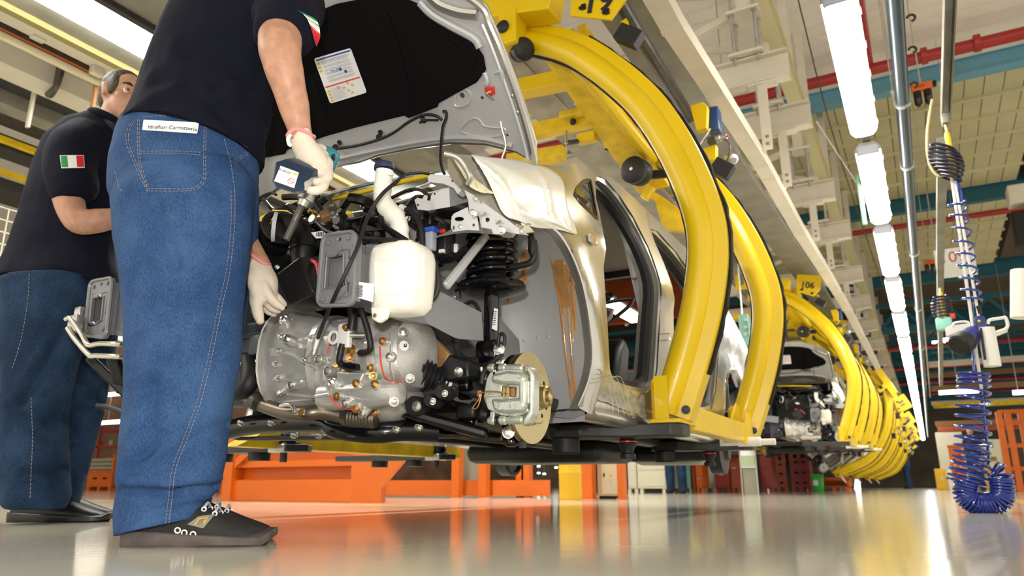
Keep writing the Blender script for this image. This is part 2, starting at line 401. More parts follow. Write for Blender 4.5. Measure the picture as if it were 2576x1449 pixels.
# ------------------------------------------------------------------ fluorescent lamps
def lamp_fixture(name, label, group, x, y, z, L, w, m='lamp_on'):
    t = thing(name, label, 'lamp', (x, y, z), group)
    def ring(k, yy, dz=0):
        return [V((x + w * .5 * k * c, yy, z + dz + (.055 * k * s if s < 0 else .0))) for c, s in ((-1, 0), (-.96, -.55), (-.7, -.95), (0, -1.05), (.7, -.95), (.96, -.55), (1, 0))]
    d = MB(); d.loft([ring(.55, y), ring(.9, y + .02), ring(1, y + .06), ring(1, y + L - .06), ring(.9, y + L - .02), ring(.55, y + L)], True, True)
    d.build('diffuser', m, t)
    h = MB(); h.loft([[V((x + a * w * .5, yy, z + b)) for a, b in ((-1.04, .004), (-1.02, .03), (-.6, .075), (.6, .075), (1.02, .03), (1.04, .004))] for yy in (y - .012, y + L + .012)]); h.build('housing', 'galv', t)
    MB().box((x, y - .02, z + .012), (w * .9, .04, .075)).build('end_cap', 'grey_plastic', t, bevel=.012)
    for i in range(5):
        yy = y + .12 + i * (L - .24) / 4
        MB().box((x + w * .53, yy, z - .004), (.012, .03, .035)).build('clip', 'bolt_steel', t, sm=0)
    return t
lamps = [lamp_fixture('fluorescent_lamp', 'enclosed fluorescent batten lamp in the long row beside the white rail', 'row of batten lamps beside the white rail', -.10, 3.53, 2.46, 1.57, .165)]
for k in range(1, 21):
    c = copy_tree(lamps[0]); c.location = (-.10, 3.53 + 1.95 * k, 2.46)
tag(MB().span((-.125, 2.5, 2.545), (-.075, 46, 2.59)).build('lamp_rail', 'grey_channel', None, sm=0), 'grey conduit rail carrying the batten lamp row', 'rail')
# continuous lamp strip on the far side of the car
st = thing('lamp_strip', 'long bright lamp strip above the far side of the silver car', 'lamp', (-4.24, 2, 3.0))
for k in range(6):
    y = -2 + k * 2.4
    MB().rbox((-4.24, y + 1.19, 2.995), (.30, 2.36, .03), .008).build('diffuser', 'lamp_on', st, sm=30)
    MB().span((-4.42, y, 3.012), (-4.06, y + 2.38, 3.06)).build('housing', 'galv', st, sm=0)
    MB().box((-4.075, y + 1.2, 2.99), (.02, .04, .045)).build('clip', 'bolt_steel', st, sm=0)
for k, (px, py, y, l) in enumerate([(2362, 988, 25.2, 1.0), (2548, 988, 24.3, .25), (250, 995, 15, 1.2), (235, 1065, 15.3, 1.6), (2440, 790, 33.2, .5), (2372, 855, 32.4, .7), (2280, 860, 40.4, .5), (2345, 862, 36.4, .5)]):  # the high truss tube is added for a bright skylight shape
    x, y, z = at(px, py, Y=y); t = thing('tube_lamp_or_skylight_shape', '', 'lamp', (x, y, z)); MB().cyl((x, y, z), (x + l, y, z), .06, 10).build('tube', 'lamp_far', t); MB().cyl((x + l / 2, y, z + .04), (x + l / 2, y, 6.62), .008, 6).build('suspension_rod', 'galv', t); tag(t, ['lit tube lamp over the gantry beside the blue coil hose', 'short lit tube lamp to the right of the tube by the coil hose', 'lit tube lamp behind the legs of the worker in dimmed jeans', 'lower lit tube lamp behind the worker in dimmed jeans', 'lit tube for a skylight shape high among the teal trusses', 'long lit tube lamp among the teal trusses', 'farthest lit tube lamp among the teal trusses', 'lit tube lamp in the trusses beside the batten row'][k], 'lamp')
random.seed(3)
for k, (px, py) in enumerate([(1351, 1160), (1355, 1173), (1393, 1165), (1399, 1176), (1355, 1190), (1369, 1192), (1857, 1156), (1856, 1171), (1932, 1178), (1952, 1169), (1952, 1180), (1974, 1172), (1971, 1182), (1992, 1175), (2026, 1180), (1932, 1200), (1963, 1180), (2029, 1188)]):   # hall lamps seen under the cars
    Y = 36.2 + .45 * k
    p = at(px, py, Y=Y)
    t = thing('hall_lamp', '', 'lamp', p); MB().rbox(p, (.17, .07, .07), .03).build('tube', 'lamp_far', t); MB().cyl(p, (p.x, p.y, 6.62), .008, 5).build('suspension_rod', 'galv', t)
    tag(t, 'small bright hall lamp far behind the line seen below the car floor', 'lamp', 'small hall lamps seen below the car floor')

# ------------------------------------------------------------------ overhead pipes and rails
def pipe(name, label, cat, pts, r, m, n=14, parts=None):
    t = thing(name, label, cat, pts[0]); MB().tube(pts, r, n).build('pipe', m, t); return t
bp_ = thing('air_pipe', 'thick dark blue steel air pipe running along the line beside the batten lamps', 'pipe', (.147, 2.6, 2.55))
mat('blue_pipe_paint', (.025, .045, .062), .3, metal=.3)
MB().cyl((.147, 2.6, 2.55), (.147, 44, 2.55), .042).build('pipe', 'blue_pipe_paint', bp_)
for y in (4.95, 6.05, 8.6, 11.5, 15): MB().cyl((.147, y, 2.55), (.147, y + .03, 2.55), .053).build('coupling', 'galv', bp_)
for y in (3.7, 4.02, 4.36, 4.8):
    MB().tube([V((.19, y, 2.56)) + V((.028 + .02 * math.cos(a), 0, .02 * math.sin(a))) for a in [PI * .9 - i * .55 for i in range(9)]], .007, 8).build('hook', 'black_steel', bp_)
rp = thing('sprinkler_pipe', 'red sprinkler pipe crossing under the white plank ceiling', 'pipe', (-4, 10.65, 5.92))
MB().cyl((-14, 10.62, 5.92), (9, 10.72, 5.92), .085).build('pipe', 'red_pipe', rp)
for x in (-3.6, .62, 1.25): MB().cyl((x, 10.66, 5.92), (x + .08, 10.66, 5.92), .12).build('coupling', 'red_pipe', rp)
MB().cyl((-.02, 5, 5.95), (-.02, 10.66, 5.95), .05).build('branch_pipe', 'red_pipe', rp)
r2 = thing('sprinkler_pipe', 'thinner red sprinkler pipe below the second teal roof beam', 'pipe', (-4, 17.3, 5.6)); MB().cyl((-12, 17.3, 5.6), (9, 17.3, 5.6), .06).build('pipe', 'red_pipe', r2)
for k in range(4):
    y = 27.7 + 5 * k; r3 = thing('service_pipe', ['dark red service pipe crossing between the teal trusses', 'second dark red pipe between the teal trusses', 'third dark red pipe farther among the trusses', 'farthest dark red pipe among the trusses'][k], 'pipe', (0, y, 4.6)); MB().cyl((-16, y, 4.6), (9, y, 4.6), .07).build('pipe', 'red_pipe', r3)
tr = thing('tool_rail', 'olive grey overhead tool rail with a C profile', 'rail', (.36, 2.4, 2.3))
MB().span((.335, 2.4, 2.30), (.342, 4.86, 2.36)).build('side_flange', 'grey_channel', tr, sm=0); MB().span((.378, 2.4, 2.30), (.385, 4.86, 2.36)).build('side_flange', 'grey_channel', tr, sm=0)
MB().span((.335, 2.4, 2.36), (.385, 4.86, 2.367)).build('web', 'worn_channel', tr, sm=0)
MB().tube(smooth_path([(.352, 5.3, 2.36), (.362, 8, 2.36), (.385, 11, 2.34), (.41, 14, 2.30), (.44, 18, 2.2)], 5), .032, 8, sect=[(-1, -1), (1, -1), (1, 1), (-1, 1)]).build('far_rail', 'grey_channel', tr)
for k, (pts, r, m, lab) in enumerate([([at(2245, 230, Z=3.2), at(2300, 560, Z=3.2), at(2340, 1000, Z=3.2)], .016, 'white_steel', 'thin pale conduit between the batten lamps and the blue pipe'), ([at(2008, 0, Z=4.2), at(2120, 420, Z=3.6), at(2250, 800, Z=3.4)], .006, 'dark_pipe', 'thin dark steel cable slanting down past the white crossbeams'), ([at(2053, 305, Z=3.3), V((-.1, 7.45, 2.57))], .006, 'galv', 'thin bright stay wire from the crossbeam end')]):
    cw = thing('conduit' if k == 0 else 'stay_cable', lab, 'conduit' if k == 0 else 'cable', pts[0]); MB().tube(smooth_path(pts, 4), r, 8).build('run', m, cw)
    for q in (pts[:-1] if k == 0 else pts[:1] if k == 1 else []): MB().cyl(q, (q.x, q.y, 6.4), .005, 6).build('hanger', 'galv', cw)
t = MB().tube([at(2158, 440, Y=6.2), at(2176, 565, Y=6.2)], .018, 10).build('green_rod', mat('mint_pale', (.30, .62, .42), .4), None, origin=at(2176, 565, Y=6.2)); tag(t, 'pale green rod hanging between the batten lamps', 'rod')  # plain pale mint colour, no emission
for k, (px, py, Y, s) in enumerate([(2318, 220, 7.0, 1.0), (2337, 660, 13.5, 1.0)]):
    p = at(px, py, Y=Y); t = thing('filter_unit', ['orange air filter unit with two black bowls by the sky blue beam', 'orange air filter unit with two black bowls near the 109 sign'][k], 'filter', p)
    MB().rbox(p, (.17, .07, .075), .012).build('head', 'orange_paint', t); MB().box(p + V((0, -.037, .0)), (.05, .004, .03)).build('plate', 'red_plastic', t, sm=0)
    for x in (-.042, .042): MB().lathe([(0, .030), (.02, .034), (.12, .032), (.145, .015), (.15, .005)], p + V((x, 0, -.035)), (0, 0, -1), 14).build('bowl', 'black_gloss', t)
    MB().box(p + V((.105, 0, .01)), (.03, .05, .05)).build('valve', 'black_plastic', t, bevel=.006)
    MB().bar(p + V((-.2, .05, .02)), p + V((.2, .05, .02)), .02, .03).build('bracket', 'galv', t, sm=0); MB().cyl(p + V((0, .05, .02)), (p.x, p.y + .05, 6.32), .006, 6).build('suspension_rod', 'galv', t)
for k, (px, py, Y, body) in enumerate([(2403, 660, 11, '109'), (2420, 850, 17.2, '108')]):
    p = at(px, py, Y=Y); t = thing('station_sign', ['white hanging station sign reading 109', 'white hanging station sign reading 108 behind the nutrunner tool'][k], 'sign', p)
    MB().rbox(p, (.46, .02, .40), .005).build('panel', 'white_paper', t); text(body, .21, p + V((-.02, -.012, .07)), (1, 0, 0), (0, 0, 1), mat('sign_red%d' % k, (.55, .09, .08), .6), 'digits', t)
    for x in (.06, .13): MB().rbox(p + V((x, -.012, -.08)), (.045, .004, .045), .002).build('mark', 'green_mark', t)
    MB().box(p + V((-.18, -.012, -.13)), (.05, .004, .05)).build('mark', 'print_yellow', t, sm=0)
    for x in (-.2, .2): MB().cyl(p + V((x, 0, .19)), (p.x + x, p.y, 6.3), .005, 6).build('hanger', 'galv', t)
tag(MB().span((1.55, 12.6, 3.55), (3.4, 12.9, 4.1)).build('screen_box', 'black_plastic', None, origin=(2.4, 12.7, 3.8), bevel=.02), 'black display box hanging under the cream roof bay', 'display')
tag(MB().span((1.55, 12.55, 4.2), (3.4, 12.85, 4.5)).build('duct_box', 'off_white', None, origin=(2.4, 12.7, 4.3), bevel=.02), 'pale duct box above the black display box', 'duct')

# ------------------------------------------------------------------ conveyor steelwork over the line
rl = [at(1640, -30, X=-.87), at(1690, 60, X=-.87), at(1800, 230, X=-.87), at(1915, 410, X=-.87), at(1932, 440, X=-.86), at(2010, 580, X=-.85), at(2068, 672, X=-.84), at(2132, 778, X=-.82), at(2190, 890, X=-.79), at(2245, 1000, X=-.75), at(2300, 1125, X=-.66)]
rt = thing('guard_rail', 'white painted box rail sweeping along beside the yellow carriers', 'rail', rl[0])
for i in range(len(rl) - 1): MB().bar(rl[i], rl[i + 1], .105, .085).build('rail_segment', 'white_steel', rt, sm=0)
for i in range(1, len(rl) - 1): MB().bar(rl[i] - V((0, .02, 0)), rl[i] + V((0, .02, 0)), .112, .092).build('joint_sleeve', 'white_steel', rt, sm=0)
for i in range(len(rl) - 1): MB().bar(rl[i] + V((.054, 0, 0)), rl[i + 1] + V((.054, 0, 0)), .006, .088).build('lit_face_strip', 'white_steel', rt, sm=0)  # thin strip added for the rail's lamp-lit side face
bx = [(5.47, -.56), (6.40, -.52), (8.36, -.53), (9.88, -.50), (12.17, -.52), (14.2, -.54), (16.4, -.55), (18.8, -.55), (21.4, -.55), (24.2, -.55), (27, -.55), (30, -.55), (34, -.55)]
ords = ['nearest the front yellow arch', 'second after the front yellow arch', 'third after the front yellow arch', 'fourth after the front yellow arch', 'fifth after the front yellow arch', 'sixth after the front yellow arch']
for k, (y, xe) in enumerate(bx):
    far = k >= 6
    t = thing('cross_beam', 'white steel crossbeam over the line with a hanger to the guard rail, far down the hall' if far else 'white steel crossbeam over the line, ' + ords[k], 'beam', (xe, y, 3.3), 'far crossbeams over the line' if far else None)
    MB().span((-3.3, y - .006, 3.22), (xe, y + .006, 3.42)).build('web', 'white_steel', t, sm=0)
    for z in (3.21, 3.43): MB().span((-3.3, y - .055, z - .008), (xe, y + .055, z + .008)).build('flange', 'white_steel', t, sm=0)
    rz = 2.62 + max(0, y - 5.5) * .045
    if k != 0 or True:
        MB().span((-.81, y - .035, rz), (-.735, y - .028, 3.2)).build('hanger_web', 'white_steel', t, sm=0); MB().span((-.80, y - .028, rz), (-.793, y + .03, 3.2)).build('hanger_flange', 'white_steel', t, sm=0)
        MB().span((-.88, y - .05, 3.18), (-.66, y + .05, 3.2)).build('hanger_plate', 'white_steel', t, sm=0)
        for z in (rz + .05, rz + .11): MB().hexbolt((-.768, y - .036, z), (0, -1, 0), .010, .012).build('bolt', 'brass', t)
    # post with clamp plates and threaded rods above
    px = -.86
    MB().span((px - .05, y - .05, 3.86), (px + .05, y + .05, 6.3)).build('post', 'white_steel', t, sm=0)
    for z in (3.85, 3.46): MB().span((px - .13, y - .11, z - .012), (px + .13, y + .11, z + .012)).build('clamp_plate', 'white_steel', t, sm=0)
    if not far:
        for sx in (-1, 1):
            for sy in (-1, 1):
                MB().cyl((px + .09 * sx, y + .075 * sy, 3.38), (px + .09 * sx, y + .075 * sy, 3.98), .013, 8).build('threaded_rod', 'galv', t)
                for z in (3.47, 3.82): MB().lathe([(0, .024), (.025, .024)], (px + .09 * sx, y + .075 * sy, z), (0, 0, 1), 6).build('nut', 'galv', t)
    if k < 8:
        MB().bar((px, y + .05, 3.95), (px - 1.5, y + .05, 3.5), .05, .06).build('brace', 'white_steel', t, sm=0)
        MB().bar((px - 1.4, y + .05, 4.5), (px, y + .05, 4.1), .05, .06).build('brace', 'white_steel', t, sm=0)
t = thing('runway_beam', 'olive cream I-beam running lengthwise above the white crossbeams', 'beam', (-.77, 4, 4.25))
MB().span((-.775, 3, 4.12), (-.763, 40, 4.36)).build('web', 'cream_steel', t, sm=0)
for z in (4.12, 4.36): MB().span((-.84, 3, z - .009), (-.70, 40, z + .009)).build('flange', 'cream_steel', t, sm=0)
t = thing('runway_beam', 'pinkish white I-beam running lengthwise over the roof of the silver car', 'beam', (-2.6, 3, 3.6))
MB().span((-2.61, 1, 3.5), (-2.595, 40, 3.75)).build('web', 'white_steel', t, sm=0)
for z in (3.5, 3.75): MB().span((-2.7, 1, z - .009), (-2.5, 40, z + .009)).build('flange', 'white_steel', t, sm=0)
# conveyor channels
t = thing('conveyor_channel', 'wide grey conveyor channel between the yellow arches and the white rail', 'conveyor', (-1.24, 3, 2.9))
for (a, c), (b, d) in (((.8, 2.895), (6.2, 2.895)), ((6.2, 2.895), (11, 3.15)), ((11, 3.15), (40, 3.15))): MB().bar((-1.24, a, c), (-1.24, b, d), .32, .07).build('channel_segment', 'grey_channel', t, bevel=.008)
t = thing('conveyor_track', 'worn steel conveyor track directly over the silver car', 'conveyor', (-1.95, 2, 2.85))
TP = [(.6, 2.85), (6.2, 2.85), (11, 3.13), (40, 3.13)]
for (a, c), (b, d) in zip(TP[:-1], TP[1:]): MB().bar((-2.15, a, c), (-2.15, b, d), .28, .02).build('track_plate', 'worn_channel', t, sm=0)
for x in (-2.29, -2.01):
    for (a, c), (b, d) in zip(TP[:-1], TP[1:]): MB().bar((x, a, c + .03), (x, b, d + .03), .024, .06).build('track_side', 'worn_channel', t, sm=0)
tag(MB().lathe([(0, .034), (.02, .04), (1.72, .04), (1.74, .03)], (-1.14, 3.0, 2.66), (-.02, 1, -.0), 16).build('push_bar', 'dark_pipe', None, origin=(-1.14, 3, 2.66)), 'dark steel round bar above the front yellow arch', 'bar')
# ------------------------------------------------------------------ overhead services on the far side, above the two workers
def runs(name, label, x0, x1, z0, z1, m, y0=-3, y1=8.6, cat='beam', bev=0):
    return tag(MB().span((x0, y0, z0), (x1, y1, z1)).build(name, m, None, origin=((x0 + x1) / 2, 2, z0), sm=0, bevel=bev), label, cat)
runs('side_duct', 'dark olive duct to the right of the bright lamp strip', -4.0, -3.55, 3.0, 3.3, 'grey_channel', cat='duct')
runs('side_channel_or_gap_shade', 'dark strip for the shaded gap alongside the bright lamp strip', -4.05, -4.0, 2.96, 3.05, 'black_steel', cat='channel')  # dark run added where the gap beside the lamp strip lies in shade
runs('side_channel_or_gap_shade', 'grey olive channel on the outer edge of the bright lamp strip', -4.62, -4.44, 3.02, 3.10, 'grey_channel', cat='channel')
runs('edge_flange', 'thin olive flange between the grey channel and the pinkish beam', -4.68, -4.62, 2.98, 3.03, mat('olive', (.30, .26, .10), .6), cat='beam')
runs('pink_beam', 'broad pinkish beam beyond the lamp strip', -4.93, -4.70, 3.06, 3.2, 'off_white')
runs('gap_shade_strip', 'dark strip for the shaded gap above the cream guide tube', -5.02, -4.94, 3.05, 3.12, 'dark_pipe', cat='tray')  # no tray there; paints the dark gap over the tube
t = thing('guide_tube', 'cream guide tube with an orange cord above the man in the polo shirt', 'tube', (-5, 2, 3.0))
MB().cyl((-4.985, -3, 3.0), (-4.985, 8.6, 3.0), .03, 14).build('tube', mat('cream_tube', (.60, .55, .38), .35), t); MB().cyl((-4.955, -3, 3.03), (-4.955, 8.6, 3.03), .006, 8).build('cord', 'orange_paint', t)
runs('lower_beam', 'pinkish lower beam beneath the cream guide tube', -5.55, -5.32, 3.0, 3.18, 'off_white')
runs('gap_shade_strip', 'dark strip for the shaded gap behind the steel disc', -5.9, -5.56, 3.1, 3.2, 'black_steel', cat='tray')  # dark fill for the shaded gap behind the disc
runs('lower_beam', 'brownish beam below the steel disc', -6.1, -5.92, 3.0, 3.14, 'worn_channel')
runs('gap_shade_strip', 'black strip for the shaded gap beyond the brownish beam', -6.5, -6.14, 3.08, 3.14, 'black_steel', cat='tray')  # black fill painting the shade beyond the beam
runs('yellow_rail', 'thin yellow rail at the left edge behind the man in the polo shirt', -6.60, -6.55, 2.97, 3.02, 'yellow_worn', cat='rail')
runs('gap_shade_bar', 'dark bar for the shaded gap between the two thin yellow rails', -7.0, -6.74, 3.0, 3.12, 'black_steel')  # shade between the rails built as a dark bar
runs('yellow_rail', 'second thin yellow rail beside the dark gap bar at the left edge', -7.32, -7.27, 2.97, 3.02, 'yellow_worn', cat='rail')
runs('gap_shade_bar', 'dark lower bar for the shaded gap left of the man in the polo shirt', -7.9, -7.45, 2.9, 3.0, 'black_steel')  # dark bar added for a shaded gap
t = thing('steel_disc', 'dark steel disc on a bracket under the guide tube', 'disc', at(140, 210, X=-5.35))
p = at(138, 195, X=-5.35); MB().lathe([(-.012, .0), (-.012, .16), (.012, .16), (.012, 0)], p, (.2, 1, 0), 28, caps=False).build('plate', 'dark_pipe', t); MB().rbox(p + V((-.06, -.10, .0)), (.10, .14, .12), .01).build('bracket', 'black_steel', t); MB().hexbolt(p + V((.0, -.014, .03)), (0, -1, 0), .012, .012).build('bolt', 'bolt_steel', t)
for k, (px, py, X, dz) in enumerate([(240, 225, -5.0, -.42), (75, 290, -5.6, -.10)]):
    p = at(px, py, X=X); tag(MB().bar((p.x, p.y, 3.1), p + V((0, 0, dz)), .035, .02).build('drop_hanger', ['wood', 'off_white'][k], None, origin=p, sm=0), ['rusty drop hanger just left of the head of the man in the polo shirt', 'pale short hanger between the lower beams'][k], 'hanger')
for k, (px, py, X) in enumerate([(98, 85, -4.9), (245, 175, -4.9)]):
    p = at(px, py, X=X); t = thing('beam_clamp', ['bolted clamp on the pinkish beam near the top corner', 'pale clamp plate on the pinkish beam above the grey haired man'][k], 'clamp', p); MB().rbox(p, (.06, .09, .10), .01).build('plate', 'off_white', t); MB().cyl(p + V((.0, -.02, .04)), p + V((0, -.02, .12)), .008, 8).build('bolt', 'bolt_steel', t); MB().cyl(p + V((.0, .02, .04)), p + V((0, .02, .12)), .008, 8).build('bolt', 'bolt_steel', t)
for k, (px, py, X, s) in enumerate([(12, 585, -6.3, 1)]):
    p = at(px, py, X=X); t = thing('mesh_guard', 'wire mesh guard at the left edge behind the man in the polo shirt', 'mesh', p)
    for i in range(7): MB().bar(p + V((0, -.45 + i * .15, -.2)), p + V((0, -.45 + i * .15, .2)), .008, .008).build('wire', 'off_white', t, sm=0)
    for i in range(5): MB().bar(p + V((0, -.5, -.2 + i * .1)), p + V((0, .5, -.2 + i * .1)), .008, .008).build('wire', 'off_white', t, sm=0)
# ------------------------------------------------------------------ yellow C-shaped carriers
ARC = [(-1.70, 2.545), (-1.637, 2.52), (-1.31, 2.33), (-1.0, 1.99), (-.83, 1.68), (-.725, 1.36), (-.705, 1.138), (-.746, .895), (-.82, .66), (-.912, .425)]
ARCP = smooth_path([(x, 0, z) for x, z in ARC], 6)
def arc_sweep(mb, y0, sect, lo=0, hi=None, wob=0.):
    pts = ARCP[lo:hi]; rings = []
    for i, p in enumerate(pts):
        d = (pts[min(i + 1, len(pts) - 1)] - pts[max(i - 1, 0)]).normalized(); n = V((-d.z, 0, d.x))      # outward
        if n.dot(p - V((-1.92, 0, 1.28))) < 0: n = -n
        w = random.uniform(-wob, wob)
        rings.append([V((p.x, y0, p.z)) + n * (a + w) + V((0, b, 0)) for a, b in sect])
    mb.loft(rings); return mb
def make_carrier(number, label):
    O = (-1.9, 3.05, 0); t = thing('carrier_hook', label, 'carrier', O)
    circ = [(-.048 + .064 * math.cos(2 * PI * k / 16), .03 + .064 * math.sin(2 * PI * k / 16)) for k in range(16)]
    for y in (3.05, 4.43):
        a = arc_sweep(MB(), y, circ).build('arch_tube', 'yellow', t)
        arc_sweep(MB(), y, [(-.01, .0), (.062, .012), (.066, .02), (.066, .10), (-.01, .10)]).build('arch_band', 'yellow', t, sm=25)
        arc_sweep(MB(), y, [(.060, .045), (.078, .045), (.080, .075), (.060, .075)], 12, len(ARCP) - 5, .005).build('bristle_strip', 'bristle', t, sm=0)
        arc_sweep(MB(), y, [(-.118, .03), (-.110, .02), (-.108, .05), (-.116, .055)], 2, len(ARCP) - 9, .002).build('bristle_strip', 'bristle', t, sm=0)
        # foot
        fx, fz = -.935, .40
        MB().span((fx - .055, y - .09, fz - .012), (fx + .075, y + .16, fz + .004)).build('foot_plate', 'yellow', t, bevel=.003)
        MB().prism([(fx - .048, y - .07, fz), (fx - .048, y - .07, fz + .16), (fx - .03, y - .07, fz + .185), (fx + .02, y - .07, fz + .185), (fx + .02, y - .07, fz)], (0, .014, 0)).build('gusset', 'yellow', t, sm=0)
        MB().prism([(fx - .048, y - .07, fz), (fx - .048, y - .07, fz + .16), (fx - .048, y - .02, fz + .185), (fx - .048, y + .09, fz + .10), (fx - .048, y + .09, fz)], (.012, 0, 0)).build('gusset', 'yellow', t, sm=0)
        MB().box((fx + .105, y + .07, fz + .17), (.05, .06, .045), (0, R(26), 0)).build('stop_block', 'black_rubber', t, bevel=.004)
        MB().box((fx + .09, y + .07, fz + .10), (.035, .06, .03), (0, R(26), 0)).build('clamp', 'yellow_worn', t, bevel=.003)
        MB().hexbolt((fx + .075, y + .0, fz + .045), (.3, -1, 0), .014, .02).build('bolt', 'black_steel', t)
        # transverse support arm with pads
        MB().prism([(-1.40, y - .20, .335), (-1.25, y - .22, .335), (-1.1, y - .10, .335), (-.90, y - .10, .335), (-.86, y - .06, .335), (-.86, y + .05, .335), (-1.3, y + .05, .335), (-1.42, y - .05, .335), (-1.43, y - .15, .335)], (0, 0, .052)).build('support_arm', 'black_steel', t, bevel=.006)
        MB().lathe([(0, .055), (.005, .06), (.06, .06), (.065, .055)], (-1.345, y - .15, .335), (0, 0, -1), 22).build('support_pad', 'black_rubber', t)
        MB().lathe([(0, .03), (.02, .04), (.03, .036), (.05, .025), (.06, .025), (.065, .034), (.085, .034)], (-1.13, y + .02, .335), (0, 0, -1), 18).build('locating_pin', 'black_rubber', t)
        MB().lathe([(0, .038), (.010, .038)], (-1.13, y + .02, .325), (0, 0, -1), 18).build('pin_collar', 'red_plastic', t)
        yf = y; y = y - .32 if y < 4 else y - .38
        MB().prism([(-3.6, y - .09, .30), (-2.72, y - .09, .30), (-2.66, y, .30), (-2.72, y + .09, .30), (-3.6, y + .09, .30)], (0, 0, .035)).build('support_arm', 'black_steel', t, bevel=.006)
        for x, dy in ((-2.97, -.02), (-3.3, .03)):
            MB().lathe([(0, .055), (.05, .055)], (x, y + dy, .31), (0, 0, -1), 18).build('support_pad', 'black_rubber', t)
        MB().lathe([(0, .05), (.05, .05), (.055, .06), (.09, .06)], (-2.78, y - .02, .40), (0, 0, -1), 18).build('locating_post', 'black_gloss', t)
        MB().box((-2.78, y - .05, .315), (.11, .09, .04)).build('post_clamp', 'galv', t, bevel=.004)
        MB().cyl((-2.78, y - .04, .30), (-2.78, y - .04, .25), .018, 10).build('post_bolt', 'black_steel', t)
    MB().lathe([(0, .018), (.3, .018)], (-1.02, 4.28, .372), (1, 0, 0), 14).build('roller', 'white_plastic', t); MB().lathe([(0, .026), (.12, .026), (.125, .02)], (-.92, 4.28, .375), (1, 0, 0), 16).build('roller_sleeve', 'white_plastic', t)
    MB().span((-.945, 3.2, .37), (-.865, 4.38, .475)).build('side_beam', 'yellow', t, bevel=.006)
    MB().prism([(-.945, 4.20, .475), (-.945, 4.38, .60), (-.945, 4.46, .60), (-.945, 4.5, .40), (-.945, 4.2, .40)], (.012, 0, 0)).build('gusset', 'yellow', t, sm=0)
    MB().prism([(-.86, 4.18, .36), (-.86, 4.24, .54), (-.86, 4.38, .54), (-.86, 4.42, .36)], (-.01, 0, 0)).build('gusset', 'yellow', t, sm=0)
    MB().span((-2.88, 2.70, .315), (-2.78, 4.3, .41)).build('side_beam', 'yellow_worn', t, bevel=.006)
    MB().prism([(-2.78, 2.68, .315), (-2.78, 2.40, .315), (-2.78, 2.56, .39), (-2.78, 2.70, .41), (-2.78, 2.70, .315)], (-.10, 0, 0)).build('beam_nose', 'yellow_worn', t, sm=0)
    # upper frame
    def P(px, py, Y): return at(px, py, Y=Y)
    a, b = P(1215, 30, 2.98), P(1402, 8, 2.98)
    MB().bar(a + V((-.15, 0, .02)), b, .15, .15).build('head_box', 'yellow', t, bevel=.008)
    k = P(1283, 75, 2.93); MB().box(k + V((0, .03, .0)), (.105, .13, .20)).build('bumper_block', 'yellow', t, bevel=.005)
    MB().box(k + V((.0, .03, -.103)), (.09, .11, .006)).build('block_plate', 'yellow_worn', t, sm=0)
    MB().lathe([(0, .034), (.012, .036), (.02, .028), (.024, .012)], k + V((-.02, -.036, .0)), (0, -1, 0), 18).build('block_knob', 'black_rubber', t)
    w = P(1308, 128, 3.0); MB().lathe([(-.05, .035), (-.045, .05), (-.01, .058), (0, .046), (.012, .06), (.05, .062), (.07, .045), (.075, .02)], w, (.75, -.5, -.3), 22).build('bumper_wheel', 'black_rubber', t)
    d0, d1 = P(1425, 128, 3.12), P(1640, 398, 4.36)
    MB().cyl(d0, d1, .045, 18).build('diagonal_tube', 'yellow', t)
    MB().bar(P(1395, 95, 3.2), P(1645, 470, 4.7), .23, .06).build('spine_beam', 'yellow_worn', t, bevel=.006)
    MB().bar(P(1440, 110, 3.2) + V((.05, 0, .05)), P(1680, 430, 4.6) + V((.05, 0, .05)), .05, .12).build('spine_rib', 'yellow_worn', t, bevel=.004)
    MB().bar(P(1270, 232, 3.7), P(1530, 180, 3.7), .11, .10).build('cross_bar', 'yellow', t, bevel=.006)
    MB().bar(P(1330, 335, 4.1), P(1530, 290, 4.1), .09, .10).build('cross_bar', 'yellow_worn', t, bevel=.006)
    MB().bar(P(1410, 292, 4.0), P(1490, 275, 4.0), .06, .05).build('bracket', 'yellow_worn', t, bevel=.01)
    MB().hexbolt(P(1442, 307, 4.03), (0, -1, 0), .017, .02).build('bolt', 'black_steel', t)
    MB().lathe([(0, .006), (.02, .006), (.025, .014), (.045, .014), (.05, .008), (.1, .01), (.12, .006)], P(1425, 370, 3.95), (0, 0, 1), 12).build('grease_fitting', 'bolt_steel', t)
    MB().bar(P(1420, 360, 3.96), P(1455, 355, 3.96), .03, .02).build('fitting_bracket', 'black_steel', t, sm=0)
    MB().bar(P(1455, 352, 4.0), P(1500, 342, 4.0), .07, .06).build('bracket', 'yellow', t, bevel=.006)
    MB().bar(P(1280, 408, 4.44), P(1420, 385, 4.44), .10, .10).build('cross_bar', 'yellow_worn', t, bevel=.006)
    w = P(1603, 432, 4.25); MB().lathe([(-.06, .05), (-.055, .085), (0, .09), (.015, .08), (.02, .088), (.06, .09), (.075, .07), (.08, .02)], w + V((0, .0, 0)), (-.15, -1, -.1), 26).build('bumper_wheel', 'black_rubber', t)
    MB().hexbolt(w + V((-.012, -.082, -.008)), (-.15, -1, -.1), .008, .008).build('bolt', 'bolt_steel', t)
    MB().cyl(P(1640, 440, 4.4), P(1680, 436, 4.4), .03, 12).build('wheel_axle', 'black_rubber', t)
    MB().prism([P(1600, 478, 4.7), P(1650, 485, 4.7), P(1742, 552, 4.7), P(1742, 585, 4.7), P(1668, 578, 4.7), P(1648, 505, 4.7)], (0, .12, .02)).build('lower_bracket', 'yellow_worn', t, sm=0)
    MB().bar(P(1640, 470, 4.6), P(1620, 500, 4.6), .06, .05).build('bracket', 'yellow_worn', t, bevel=.004)
    # number plate
    c = P(1500, -8, 2.96)
